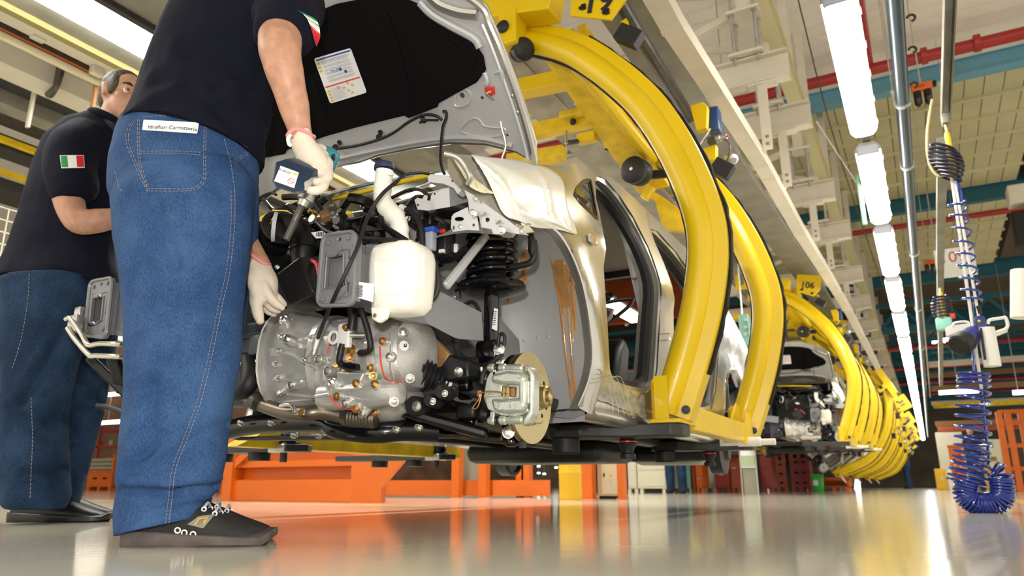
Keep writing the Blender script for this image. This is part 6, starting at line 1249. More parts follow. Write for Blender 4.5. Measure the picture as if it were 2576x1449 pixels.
def jdef(co, n):
    co = jn(co, n); ha, hb, hc = B(297, 334, 1.95), B(430, 287, 1.785), B(646, 398, 1.93); hn = (hb - ha).cross(hc - ha).normalized(); hn = hn if hn.z > 0 else -hn; k = (co - ha).dot(hn)
    if k > .012: co = co - hn * (k - .012)
    if co.z < .3 and co.dot(FV) < 1.965:
        k = (co - HMA).dot(HMN)
        if k < 0: co = co - HMN * k
    for a, b, w, dp in CR: co = crease(co, n, a, b, w, dp)
    return co
jeans = remeshed(jb, 'jeans', 'denim', w1, .008, 7, jdef)
JB = bvh_of(jeans)
def stitch(pix, r=.0008, m='thread', dash=True, b=None, root=None, offs=.0008):
    h = on_surface(b or JB, densify(spline2(pix, 5), 3.0), offs); mb = MB(); k = 0
    while k < len(h) - 2:
        if (h[k][0] - h[k + 1][0]).length < .03 and (h[k + 1][0] - h[k + 2][0]).length < .03: mb.tube([h[k][0], h[k + 1][0], h[k + 2][0]], r, 5)
        k += 3 if dash else 2
    if mb.v: mb.build('stitching', m, root or w1)
for pix in ([(347, 300), (346, 350), (349, 400), (358, 440), (371, 474)], [(352, 300), (351, 350), (354, 400), (363, 440), (376, 470)], [(350, 381), (430, 380), (512, 384)], [(350, 387), (430, 386), (512, 391)], [(371, 474), (420, 475), (475, 475), (500, 465), (512, 445), (512, 390), (514, 312)], [(371, 480), (420, 481), (478, 480), (505, 469), (517, 446), (517, 390), (519, 316)], [(329, 311), (318, 335), (320, 365), (334, 400), (350, 440), (371, 481)], [(335, 311), (324, 335), (326, 365), (340, 400), (356, 440), (376, 478)], [(564, 350), (572, 380), (580, 408), (590, 480)], [(621, 383), (600, 396), (582, 408)], [(624, 388), (603, 401), (585, 413)], [(358, 295), (420, 290), (470, 294), (500, 302)], [(290, 430), (300, 470), (310, 485)]): stitch(pix)
SEAM = [(590, 480), (590, 560), (578, 680), (556, 780), (532, 900), (505, 1010), (472, 1100), (442, 1180), (432, 1260), (424, 1325)]
stitch(SEAM); stitch([(x - 9, y) for x, y in SEAM], .0006)
lb = patch_on(JB, [(364, 304), (501, 311), (496, 338), (361, 329)], 14, 4, 'name_label', 'flag_white', w1, .004, .0015)
LBV = bvh_of(lb)
def write_on(bv, body, size, c0, c1, m, name, root, off=.0006, bold=False, xs=1.):
    p0, n0 = hit(bv, *c0); p1, n1 = hit(bv, *c1)
    if p0 is None or p1 is None: return
    pm, nm = hit(bv, (c0[0] + c1[0]) / 2, (c0[1] + c1[1]) / 2); rgt = (p1 - p0).normalized(); nn = (n0 + n1 + nm).normalized(); u = nn.cross(rgt)
    o = text(body, size, pm, rgt, u, m, name, root, .0004, bold=bold, xs=xs); o0 = V(o['_o'])
    for v in o.data.vertices:                             # wrap the print onto the cloth
        w = v.co + o0; q, n, i, dd = bv.find_nearest(w)
        if q is not None: v.co = q + n * (.0009 if (w - q).dot(n) >= 0 else .0007) * (1 if n.dot(nn) > 0 else -1) - o0
    return o
write_on(LBV, 'Mirafiori Carrozzeria', .0165, (373, 319), (492, 324), 'ink', 'label_print', w1, xs=.92)
# polo shirt
sb = MB(); body_tube(sb, [(478, 420, 184, 1.955, .172), (480, 372, 184, 1.955, .172), (490, 318, 171, 1.955, .170), (499, 285, 162, 1.955, .165), (510, 255, 157, 1.955, .160), (532, 195, 160, 1.955, .155), (574, 108, 164, 1.955, .165), (616, 20, 166, 1.955, .18), (650, -65, 150, 1.965, .19), (690, -125, 85, 1.975, .11), (705, -145, 70, 1.975, .08)])
body_tube(sb, [(600, 402, 48, 1.96, .10), (596, 340, 62, 1.96, .13), (600, 260, 80, 1.96, .14)])
limb(sb, [B(672, -30, 1.93), B(728, 10, 1.86), B(722, 52, 1.785), B(716, 78, 1.745)], [.10, .100, .090, .086], 20)
limb(sb, [B(690, -40, 2.05), B(700, 40, 2.16), B(660, 170, 2.22)], [.09, .09, .085], 18)
SC = [(B(345, 300, 1.8), B(470, 230, 1.77), .02, .010), (B(400, 200, 1.8), B(520, 190, 1.77), .022, .009), (B(470, 210, 1.78), B(620, 330, 1.78), .022, .009), (B(640, 60, 1.75), B(600, 200, 1.77), .02, .012), (B(600, 60, 1.77), B(480, 120, 1.78), .03, .009), (B(560, 340, 1.8), B(640, 300, 1.8), .016, .008), (B(540, 260, 1.78), B(640, 200, 1.78), .02, .008)]
sn = cloth_noise(.009, 7, 9.1, sz=1)
HA, HB_, HCc = B(297, 334, 1.95), B(430, 287, 1.785), B(646, 398, 1.93); HEM = (HB_ - HA).cross(HCc - HA).normalized(); HEM = HEM if HEM.z > 0 else -HEM
def sdef(co, n):
    co = sn(co, n)
    for a, b, w, dp in SC: co = crease(co, n, a, b, w, dp)
    k = (co - HA).dot(HEM)
    return co - HEM * k if k < 0 else co
shirt = remeshed(sb, 'polo_shirt', 'shirt', w1, .008, 6, sdef)
SBV = bvh_of(shirt)
def flag(bv, q, root, par=None):
    (ax, ay), (bx_, by), (cx, cy), (dx, dy) = q
    def P(u, v): return ((ax * (1 - u) + bx_ * u) * (1 - v) + (dx * (1 - u) + cx * u) * v, (ay * (1 - u) + by * u) * (1 - v) + (dy * (1 - u) + cy * u) * v)
    f = patch_on(bv, q, 9, 5, 'flag_patch', 'flag_white', par or root, .0025, .001)
    for u0, u1, m in ((.03, .30, 'flag_green'), (.68, .97, 'flag_red')): patch_on(bv, [P(u0, .06), P(u1, .06), P(u1, .94), P(u0, .94)], 4, 5, 'flag_stripe', m, par or root, .0042, .0006)
flag(SBV, [(764, 26), (786, 48), (801, 76), (796, 104)][:0] or [(763, 26), (788, 62), (770, 92), (752, 52)], w1) if False else None
rg = [B(652, 80, 1.70), B(690, 48, 1.70)]
# flag on the outer sleeve: seen nearly edge-on
fp = [B(764, 28, 1.80), B(786, 44, 1.82), B(800, 92, 1.83), B(790, 100, 1.80)]
def sleeve_flag():
    q = [(764, 27), (788, 44), (801, 78), (792, 104), (780, 74), (764, 40)]
    pts = [(x, y) for x, y in ((762, 28), (776, 36), (786, 52), (792, 72), (793, 98))]
    a = []
    for x, y in pts:
        p, n = hit(SBV, x - 4, y + 4)
        if p is not None: a.append((p, n))
    if len(a) < 4: return
    for k, (i0, i1, m) in enumerate(((0, 2, 'flag_green'), (1.2, 2.8, 'flag_white'), (2.6, 4, 'flag_red'))):
        def pt(t): i = min(int(t), len(a) - 2); return a[i][0].lerp(a[i + 1][0], t - i), a[i][1].lerp(a[i + 1][1], t - i).normalized()
        top, bot = [], []
        for s in range(6):
            t = min(lerp(i0, i1, s / 5), len(a) - 1.001); p, n = pt(t); g = (FV * .9 + RV * .1); g = (g - n * g.dot(n)).normalized(); top.append([p + n * .003 - g * .016, p + n * .003 + g * .03])
        MB().add([q for r in top for q in r] + [q - V((0, 0, .001)) for r in top for q in r], [(2 * i, 2 * i + 1, 2 * i + 3, 2 * i + 2) for i in range(5)] + [(12 + 2 * i, 12 + 2 * i + 2, 12 + 2 * i + 3, 12 + 2 * i + 1) for i in range(5)]).build('flag_patch', m, w1)
sleeve_flag()
# shoes
hl = at(296, 1378, Z=0) + FV * .04
fwd1 = (RV * .985 + FV * .12).normalized()
s1 = shoe(w1, V((hl.x, hl.y, 0)), fwd1, .325, .115, 'shoe_black', 'sole')
S1 = bvh_of(s1)
for px, py in ((447, 1334), (464, 1340), (486, 1344)):
    p, n = hit(S1, px, py)
    if p is not None:
        n = (n - UZ * .2).normalized(); a, b = frame(n); MB().tube([p + n * .001 + (a * math.cos(t) + b * math.sin(t)) * .0062 for t in [2 * PI * i / 16 for i in range(16)]], .0018, 6, closed=True).build('eyelet_ring', 'white_plastic', w1)
pb = patch_on(S1, [(500, 1300), (540, 1296), (512, 1330), (472, 1320)], 4, 4, 'shoe_badge', mat('badge_grey', (.22, .20, .16), .6), w1, .002, .001)
for k, m in enumerate(('print_yellow', 'green_mark', 'paint_red')): line_on(S1, [(492 + 5 * k, 1322 - 2 * k), (502 + 4 * k, 1306), (522 - 2 * k, 1304 + 2 * k), (514 - 3 * k, 1320 - k)], .0012, 'badge_line', m, w1, off=.005)
h2 = at(296, 1378, Z=0) + FV * .22 - RV * .045; shoe(w1, V((h2.x, h2.y, 0)), (RV * .97 + FV * .2), .325, .115, 'shoe_black', 'sole')
# gloves: palm, four fingers and a thumb grown into one surface
gl = MB()
D0 = 1.765
limb(gl, [B(757, 342, 1.752), B(764, 366, 1.757), B(785, 400, D0), B(800, 425, D0)], [.0345, .036, .044, .040], 16, flat=(1, .8))
for i, (kx, ky, dd) in enumerate(((812, 388, .030), (822, 405, .010), (822, 425, -.010), (812, 446, -.026))):   # curled round the handle
    limb(gl, [B(795, 400 + 8 * i, D0 + dd), B(kx, ky, D0 + dd), B(kx + 2, ky + 22, D0 + dd - .022), B(kx - 16, ky + 34, D0 + dd - .036), B(kx - 34, ky + 32, D0 + dd - .034)], [.0155, .0150, .0135, .0122, .0105], 12)
limb(gl, [B(775, 378, D0 + .01), B(806, 376, D0 + .045), B(822, 392, D0 + .07), B(826, 412, D0 + .075)], [.018, .016, .0135, .0115], 12)
g1 = remeshed(gl, 'glove', 'glove', w1, .0045, 4, cloth_noise(.0012, 60, 1))
MB().tube([B(757, 343, 1.752) + (RV * math.cos(a) + FV * math.sin(a)) * .0335 + UZ * .004 * math.sin(3 * a) for a in [2 * PI * i / 24 for i in range(24)]], .0055, 8, closed=True).build('glove_cuff', 'glove_cuff', w1)
MB().tube(smooth_path([B(731, 340, 1.73), B(725, 348, 1.72), B(727, 362, 1.72), B(732, 366, 1.725)], 4), .005, 8).build('glove_tag', 'flag_white', w1)
gl = MB(); D1 = 2.045
limb(gl, [B(650, 655, D1 + .01), B(654, 672, D1), B(660, 705, D1 - .01), B(664, 738, D1 - .015)], [.030, .038, .048, .042], 16, flat=(1, .62))
limb(gl, [B(643, 700, D1 - .005), B(643, 745, D1 - .02), B(648, 785, D1 - .03), B(654, 808, D1 - .03)], [.020, .0185, .0165, .0125], 12)
for k, (x0, y0, x1, y1, x2, y2, dd) in enumerate(((672, 738, 690, 760, 710, 774, -.03), (664, 748, 682, 772, 700, 782, .0), (680, 735, 700, 752, 714, 766, .012), (658, 752, 672, 778, 690, 790, .028))):
    limb(gl, [B(662, 718, D1 + dd), B(x0, y0, D1 + dd), B(x1, y1, D1 + dd + .004), B(x2, y2, D1 + dd + .016)], [.0165, .0155, .0135, .0105], 12)
remeshed(gl, 'glove', 'glove', w1, .0045, 3, cloth_noise(.0012, 60, 5))
MB().tube([B(650, 655, D1) + (RV * math.cos(a) + FV * math.sin(a)) * .032 + RV * 0 + UZ * (.006 * math.sin(2 * a) - .012 * math.cos(a)) for a in [2 * PI * i / 22 for i in range(22)]], .005, 8, closed=True).build('glove_cuff', 'glove_cuff', w1)

# ---- cordless screwdriver in his right hand
dr = thing('cordless_screwdriver', 'teal cordless screwdriver with navy battery pack in the gloved right hand', 'screwdriver', B(740, 440, 1.70))
def dq(x, y, d): return B(x, y, d)
fr = [dq(694, 408, 1.695), dq(722, 399, 1.70), dq(790, 428, 1.71), dq(783, 450, 1.70), dq(764, 485, 1.69), dq(745, 486, 1.685), dq(695, 472, 1.685), dq(684, 455, 1.69)]
cen = sum((p for p in fr), V((0, 0, 0))) / 8; back = (dq(800, 430, 1.80) - dq(735, 442, 1.69)).normalized()
bp2 = MB().loft([[cen + (p - cen) * .90 - back * .004 for p in fr], fr, [p + back * .03 for p in fr], [cen + (p - cen) * .9 + back * .055 for p in fr]]).build('battery_pack', 'battery_navy', dr, bevel=.004)
BT = bvh_of(bp2)
lbq = patch_on(BT, [(706, 418), (752, 435), (740, 474), (690, 456)], 4, 4, 'battery_label', 'white_paper', dr, .0012, .0006)
LQ = bvh_of(lbq); write_on(LQ, 'BH9033', .0095, (703, 426), (728, 436), 'ink', 'label_print', dr); write_on(LQ, 'Ni-MH', .0100, (729, 434), (749, 441), 'print_yellow', 'label_print', dr, bold=True)
for k in range(3): line_on(LQ, [(702 - 2 * k, 439 + 5 * k), (722 - 2 * k, 446 + 5 * k)], .0007, 'print_line', 'print_grey', dr, off=.0006, step=4)
pr, nr = hit(LQ, 732, 456)
if pr is not None:
    a, b = frame(nr); MB().tube([pr + nr * .0006 + (a * math.cos(t) + b * math.sin(t)) * .0075 for t in [2 * PI * i / 16 for i in range(16)]], .0008, 5, closed=True).build('prohibition_ring', 'paint_red', dr); MB().tube([pr + nr * .0006 + (a + b) * .005, pr + nr * .0006 - (a + b) * .005], .0008, 5).build('prohibition_bar', 'paint_red', dr)
for x, y in ((700, 410), (770, 447), (748, 480), (697, 468)):
    p, n = hit(BT, x, y)
    if p is not None: MB().lathe([(0, .003), (.001, .003)], p, n, 8).build('screw', 'black_steel', dr)
MB().prism([dq(764, 458, 1.69), dq(784, 445, 1.70), dq(780, 470, 1.70), dq(766, 482, 1.69)], back * .03).build('release_latch', 'galv', dr, bevel=.002)
MB().tube([dq(745, 442, 1.72), dq(775, 435, 1.755), dq(805, 425, 1.80)], [.022, .019, .022], 14).build('handle', 'battery_navy', dr)
dv = (dq(776, 492, 1.83) - dq(834, 380, 1.84)); MB().lathe([(0, .016), (.006, .026), (.02, .031), (.05, .032), (.09, .030), (.12, .024), (dv.length, .018)], dq(835, 377, 1.84), dv, 20).build('motor_housing', 'tool_teal', dr)
for k in range(5): p = dq(838, 390 + 3 * k, 1.812); MB().box(p, (.012, .004, .003)).build('vent_slot', 'battery_navy', dr, sm=0)
dv2 = (dq(735, 570, 1.83) - dq(772, 492, 1.83)); MB().lathe([(0, .020), (.01, .023), (.022, .023), (.024, .017), (.04, .014)], dq(775, 486, 1.83), dv2, 18).build('chuck', 'galv', dr)
MB().lathe([(0, .010), (.05, .010), (.06, .0075), (.10, .007)], dq(762, 512, 1.83), dv2, 12).build('bit_holder', 'dark_pipe', dr); MB().lathe([(0, .010), (.055, .010)], dq(742, 556, 1.83), dv2, 12).build('socket_bit', 'dark_pipe', dr)

# ---- second worker, dimmed jeans, behind
D2 = 2.88
w2 = thing('person', 'grey haired man in navy polo and dimmed jeans facing the leaning worker', 'person', (B(150, 1312, D2).x, B(150, 1312, D2).y, 0))
RL2 = [(120, 700, 112, D2 - .02, .13), (112, 800, 110, D2 - .02, .125), (100, 900, 96, D2, .12), (88, 1000, 84, D2, .115), (84, 1100, 80, D2, .11), (90, 1200, 78, D2, .11), (95, 1255, 78, D2, .11), (90, 1278, 66, D2, .10)]
LL2 = [(210, 700, 92, D2 + .16, .125), (205, 820, 86, D2 + .16, .12), (200, 920, 74, D2 + .16, .115), (195, 1030, 62, D2 + .16, .11), (172, 1130, 60, D2 + .18, .105), (148, 1225, 58, D2 + .2, .10), (140, 1268, 52, D2 + .2, .10)]
b2 = MB()
for L_ in (RL2, LL2): body_tube(b2, [(x, y, w * .62, d, b * .62) if y < 1150 else (x - 12, y, 24, d, .036) for x, y, w, d, b in L_], n=16)
TR2 = [(160, 720, 112, D2 + .06, .13), (165, 640, 105, D2 + .06, .125), (185, 540, 100, D2 + .06, .12), (215, 440, 108, D2 + .06, .13), (240, 370, 105, D2 + .06, .14), (265, 330, 70, D2 + .06, .10), (285, 300, 36, D2 + .06, .062), (300, 270, 34, D2 + .06, .058)]
body_tube(b2, TR2)
limb(b2, [B(200, 365, D2 - .04), B(178, 400, D2 - .12), B(170, 480, D2 - .15), B(192, 553, D2 - .16), B(240, 556, D2 - .14), B(300, 545, D2 - .10), B(345, 530, D2 - .06), B(372, 525, D2 - .05)], [.07, .07, .060, .050, .050, .040, .032, .04], 16)
limb(b2, [B(290, 370, D2 + .24), B(320, 420, D2 + .32), B(350, 520, D2 + .30), B(420, 540, D2 + .2), B(450, 540, D2 + .18)], [.065, .06, .048, .032, .04], 14)
for k in range(4): limb(b2, [B(372, 520 + 5 * k, D2 - .05 + .0 * k), B(392, 522 + 7 * k, D2 - .055), B(405, 532 + 7 * k, D2 - .05)], [.012, .0105, .009], 10); limb(b2, [B(450, 535 + 5 * k, D2 + .18), B(470, 537 + 7 * k, D2 + .17), B(482, 546 + 7 * k, D2 + .17)], [.012, .0105, .009], 10)
limb(b2, [B(370, 515, D2 - .08), B(385, 508, D2 - .1), B(398, 510, D2 - .1)], [.013, .011, .009], 10)
HC2 = B(308, 247, D2 + .04); HF2 = (RV * .82 - FV * .5 - UZ * .08).normalized(); UP2 = UZ + RV * .10
head_shape(b2, HC2, HF2, UP2, 1.06); limb(b2, [B(272, 325, D2 + .06), B(288, 300, D2 + .05), HC2], [.085, .066, .06])
remeshed(b2, 'body', 'skin', w2, .008, 4)
head_parts(w2, HC2, HF2, UP2, 1.06)
j2 = MB(); body_tube(j2, RL2); body_tube(j2, LL2); body_tube(j2, [(150, 760, 118, D2 + .06, .15), (148, 715, 136, D2 + .06, .165), (150, 680, 136, D2 + .06, .16)])
n2 = cloth_noise(.010, 6, 6.6)
C2 = [(B(200, 760, D2 - .1), B(60, 1010, D2 - .1), .02, .018), (B(180, 960, D2 - .1), B(110, 1060, D2 - .1), .02, .014), (B(30, 1030, D2 - .1), B(110, 1100, D2 - .1), .02, .012), (B(60, 1190, D2 - .1), B(150, 1170, D2 - .1), .014, .010), (B(250, 900, D2), B(180, 1010, D2), .02, .015)]
h2a, h2b, h2c = B(0, 702, D2), B(110, 680, D2 - .14), B(290, 722, D2 + .04); H2N = (h2b - h2a).cross(h2c - h2a).normalized(); H2N = H2N if H2N.z > 0 else -H2N
def j2d(co, n):
    co = n2(co, n); k = (co - h2a).dot(H2N)
    if k > .012: co = co - H2N * (k - .012)
    for a, b, w, dp in C2: co = crease(co, n, a, b, w, dp)
    return co
jj2 = remeshed(j2, 'jeans', 'denim_dimmed', w2, .009, 6, j2d); J2 = bvh_of(jj2)
stitch([(74, 690), (70, 760), (52, 860), (30, 930)], .0013, b=J2, root=w2); stitch([(78, 1000), (82, 1100), (78, 1200), (76, 1255)], .0013, b=J2, root=w2)
s2 = MB(); body_tube(s2, [(146, 750, 148, D2 + .06, .178), (147, 700, 148, D2 + .06, .176), (156, 640, 132, D2 + .06, .155), (178, 540, 120, D2 + .06, .15), (205, 450, 122, D2 + .06, .155), (228, 380, 118, D2 + .06, .16), (252, 335, 88, D2 + .06, .13), (272, 308, 50, D2 + .06, .085)])
limb(s2, [B(215, 355, D2 - .02), B(185, 385, D2 - .11), B(176, 430, D2 - .14), B(186, 468, D2 - .15)], [.10, .105, .10, .096], 18)
limb(s2, [B(290, 370, D2 + .24), B(320, 420, D2 + .32), B(330, 460, D2 + .32)], [.09, .09, .085], 16)
n3_ = cloth_noise(.009, 6, 2.2, sz=1)
def n3(co, n):
    co = n3_(co, n); k = (co - h2a).dot(H2N)
    return co - H2N * k if k < 0 else co
sh2 = remeshed(s2, 'polo_shirt', 'shirt', w2, .009, 6, n3); SH2 = bvh_of(sh2)
MB().tube(smooth_path([B(262, 300, D2 - .01), B(285, 318, D2 - .06), B(305, 345, D2 - .06)], 4), [.010] * 3 + [.014] * 4 + [.01] * 2, 10).build('shirt_collar', 'shirt', w2)
MB().tube([B(276, 305, D2 + .05) + (RV * math.cos(a) * .075 + FV * math.sin(a) * .08) + UZ * (-.03 * math.cos(a)) for a in [2 * PI * i / 20 for i in range(20)]], .016, 8, closed=True).build('shirt_collar', 'shirt', w2)
flag(SH2, [(151, 392), (210, 391), (212, 423), (155, 424)], w2)
hl = at(8, 1315, Z=0) + FV * .05; shoe(w2, V((hl.x, hl.y, 0)), (RV * .98 + FV * .1), .36, .12, 'shoe_leather', 'shoe_leather', False)
hl = at(8, 1315, Z=0) + FV * .30 - RV * .09; shoe(w2, V((hl.x, hl.y, 0)), (RV * .93 + FV * .3), .33, .115, 'shoe_leather', 'shoe_leather', False)
# ------------------------------------------------------------------ the cars and carriers farther down the line
def big_children(o, lim):
    return [c for c in o.children if max(c.dimensions) > lim]
def car_copy(label, dy, dz, dx=0., lim=.05, tilt=0., hood_small=True):
    r = car.copy(); COL.objects.link(r); r['label'] = label; r.location = (CAR[0] + dx, CAR[1] + dy, dz)
    if tilt:
        off = V((CAR[0] + 1.9, 0, -1.28)); off.rotate(Euler((0, R(tilt), 0))); r.rotation_euler.y = R(tilt); r.location = V((-1.9 + dx, CAR[1] + dy, dz + 1.28)) + off
    for c in big_children(car, lim):
        k = c.copy(); COL.objects.link(k); k.parent = r
        for g in big_children(c, lim):
            h = g.copy(); COL.objects.link(h); h.parent = k
    return r
bpy.context.view_layer.update()
car_copy('second silver car body with raised hood behind the rear yellow arch', 10.3, .44, -.04, .045)
more_carrier('106', 'yellow double arch carrier numbered 106 before the second car', 7.55, .30)
more_carrier('7', 'yellow double arch carrier numbered 7 behind the one numbered 106', 11.4, .42, -.01)
for k in range(4):
    more_carrier(str(31 + 7 * k), 'tilted yellow double arch carrier far down the line', 15.2 + 4.4 * k, .42, .12, 52)['group'] = 'tilted carriers far down the line'
    car_copy('tilted car body showing its underside far down the line', 15.2 + 4.4 * k, .42, .12, .12, 52)['group'] = 'tilted car bodies far down the line'

# ------------------------------------------------------------------ hanging nutrunner, coil hoses, balancers
YT = 4.75
def T(px, py, Y=YT): return at(px, py, Y=Y)
bl = thing('hose_hanger', 'yellow hose hanger with a dark coil bundle under the tool rail', 'hanger', T(2383, 340))
MB().rbox(T(2376, 300), (.035, .06, .07), .006).build('trolley', 'worn_channel', bl); MB().tube([T(2378, 312), T(2382, 326), T(2384, 340)], .009, 8).build('swivel', 'brass', bl)
MB().cyl(T(2382, 335), T(2400, 430), .016, 12).build('hanger_tube', 'yellow', bl); MB().lathe([(0, .014), (.02, .018), (.05, .014), (.07, .008)], T(2397, 420), T(2405, 458) - T(2397, 420), 12).build('coupling', 'brass', bl)
hx = []
for i in range(9 * 20):
    a = 2 * PI * i / 20; t_ = i / 180; c = T(2370, 365).lerp(T(2392, 452), t_); w = .05 + .035 * math.sin(PI * min(1, t_ * 1.1)); hx.append(c + V((w * math.cos(a), .05 * math.sin(a), -.01 * math.cos(a) * 3)))
MB().tube(hx, .0085, 8).build('dark_coil', mat('dark_hose', (.012, .012, .03), .3), bl)
MB().tube(smooth_path([T(2345, 250), T(2333, 330), T(2335, 400), T(2355, 440), T(2380, 440)], 6), .008, 8).build('supply_hose', mat('tan_hose', (.50, .42, .20), .5), bl)
YH = at(2366, 735, Z=2.27).y
b3 = thing('hose_hanger', 'farther yellow hose hanger with coil bundle beside the 109 sign', 'hanger', T(2372, 760, YH))
MB().cyl(T(2366, 735, YH), T(2378, 800, YH), .02, 12).build('hanger_tube', 'yellow', b3); q = T(2366, 735, YH); MB().cyl(q, (.368, YH, 2.345), .012, 10).build('swivel', 'brass', b3)
hx = []
for i in range(8 * 16): a = 2 * PI * i / 16; t_ = i / 128; c = T(2366, 742, YH).lerp(T(2372, 805, YH), t_); w = .06 + .04 * math.sin(PI * t_); hx.append(c + V((w * math.cos(a), .05 * math.sin(a), 0)))
MB().tube(hx, .011, 7).build('dark_coil', 'dark_hose', b3); MB().rbox(T(2375, 815, YH), (.16, .12, .14), .02).build('tool_cradle', 'mint', b3); MB().rbox(T(2395, 795, YH), (.06, .05, .06), .01).build('red_knob', 'red_plastic', b3)
nt_ = thing('hanging_nutrunner', 'blue and black nutrunner tool on white reaction tubes', 'power tool', T(2440, 860))
for a, b, r in (((2393, 440), (2470, 985), .0085), ((2402, 455), (2468, 830), .0075)): MB().cyl(T(*a), T(*b), r, 10).build('reaction_tube', 'white_plastic', nt_)
ax = T(2470, 818) - T(2418, 865); MB().lathe([(-.03, .052), (-.02, .062), (.04, .062), (.045, .05)], T(2418, 865, YT - .06), ax + V((0, .12, 0)), 24).build('motor_cap', 'black_rubber', nt_); MB().lathe([(.03, .05), (.10, .052), (.16, .046), (.20, .03)], T(2418, 865, YT - .06), ax + V((0, .12, 0)), 22).build('motor_body', 'tool_blue', nt_)
MB().rbox(T(2466, 815), (.05, .05, .09), .012).build('tool_head', 'tool_blue', nt_); MB().ball(T(2463, 808, YT - .03), .008).build('yellow_button', 'print_yellow', nt_); MB().cyl(T(2466, 790), T(2460, 770), .012, 10).build('gland', 'black_rubber', nt_)
MB().cyl(T(2480, 825), T(2497, 922), .042, 20).build('white_canister', 'white_plastic', nt_); MB().bar(T(2467, 825, YT - .045), T(2478, 905, YT - .045), .012, .01).build('canister_slot', 'black_plastic', nt_, bevel=.003)
MB().tube(smooth_path([T(2485, 815), T(2490, 805), T(2520, 800), T(2530, 800), T(2533, 825), T(2500, 838)], 4), .009, 8).build('side_handle', 'white_plastic', nt_); MB().prism([T(2484, 838), T(2535, 822), T(2535, 834), T(2490, 852)], (0, .03, 0)).build('support_arm', 'white_plastic', nt_, bevel=.004)
MB().prism([T(2378, 825), T(2395, 818), T(2440, 812), T(2442, 828), T(2400, 840), T(2380, 848)], (0, .03, 0)).build('support_arm', 'white_plastic', nt_, bevel=.004); MB().tube(smooth_path([T(2398, 820), T(2402, 812), T(2434, 810), T(2438, 826)], 4), .007, 8).build('side_handle', 'white_plastic', nt_)
ch = thing('coil_hose', 'bright blue coiled air hose hanging from the tool rail down to the floor', 'hose', T(2480, 1275))
def coil(ctr, rad, turns, r, name, Ydepth=.8, n=18):
    pts = []
    P = smooth_path(ctr, 12); N = int(turns * n)
    for i in range(N + 1):
        t = i / N * (len(P) - 1); k = min(int(t), len(P) - 2); c = P[k].lerp(P[k + 1], t - k); d = (P[k + 1] - P[k]).normalized(); a, b = frame(d, (0, 1, 0)); w = rad(i / N) if callable(rad) else rad; ang = 2 * PI * i / n
        pts.append(c + (a * math.cos(ang) + b * math.sin(ang)) * w)
    return MB().tube(pts, r, 8).build(name, 'hose_blue', ch)
MB().tube(smooth_path([T(2406, 446, YT - .012), T(2416, 478, YT - .03), T(2420, 505, YT - .03)], 4), .0065, 8).build('hose_run', 'hose_blue', ch)
coil([T(2407, 505), T(2427, 635), T(2446, 758)], .046, 9, .0065, 'coil_run')
MB().tube(smooth_path([T(2446, 758, YT + .046), T(2447, 775, YT + .10), T(2446, 830, YT + .13), T(2448, 900, YT + .12), T(2450, 935, YT + .075)], 5), .0065, 8).build('hose_run', 'hose_blue', ch)
coil([T(2448, 938), T(2449, 970), T(2447, 1040), T(2447, 1120), T(2440, 1170), T(2432, 1215)], lambda t: .075 + .015 * t, 15.5, .0075, 'coil_run')
coil([T(2432, 1212, 4.7), T(2428, 1245, 4.7), T(2445, 1262, 4.7), T(2480, 1268, 4.72), T(2515, 1260, 4.7), T(2522, 1240, 4.7), T(2518, 1205, 4.7)], .052, 30, .0075, 'coil_run')
coil([T(2518, 1205), T(2512, 1188), T(2500, 1180)], lambda t: .06 - .02 * t, 2.5, .0075, 'coil_run')
MB().tube(smooth_path([T(2462, 925, YT + .10), T(2470, 1000, YT + .10), T(2480, 1090, YT + .09), T(2487, 1150, YT + .04), T(2486, 1175), T(2500, 1183)], 5), .0075, 8).build('hose_run', 'hose_blue', ch)
MB().cyl(T(2568, 680), T(2568, 800), .05, 14).build('white_canister', 'white_plastic', None, origin=T(2568, 740)); tag(bpy.context.scene.objects['white_canister.001'] if 'white_canister.001' in bpy.context.scene.objects else bpy.context.scene.objects['white_canister'], 'white canister hanging at the right edge beyond the nutrunner', 'canister')

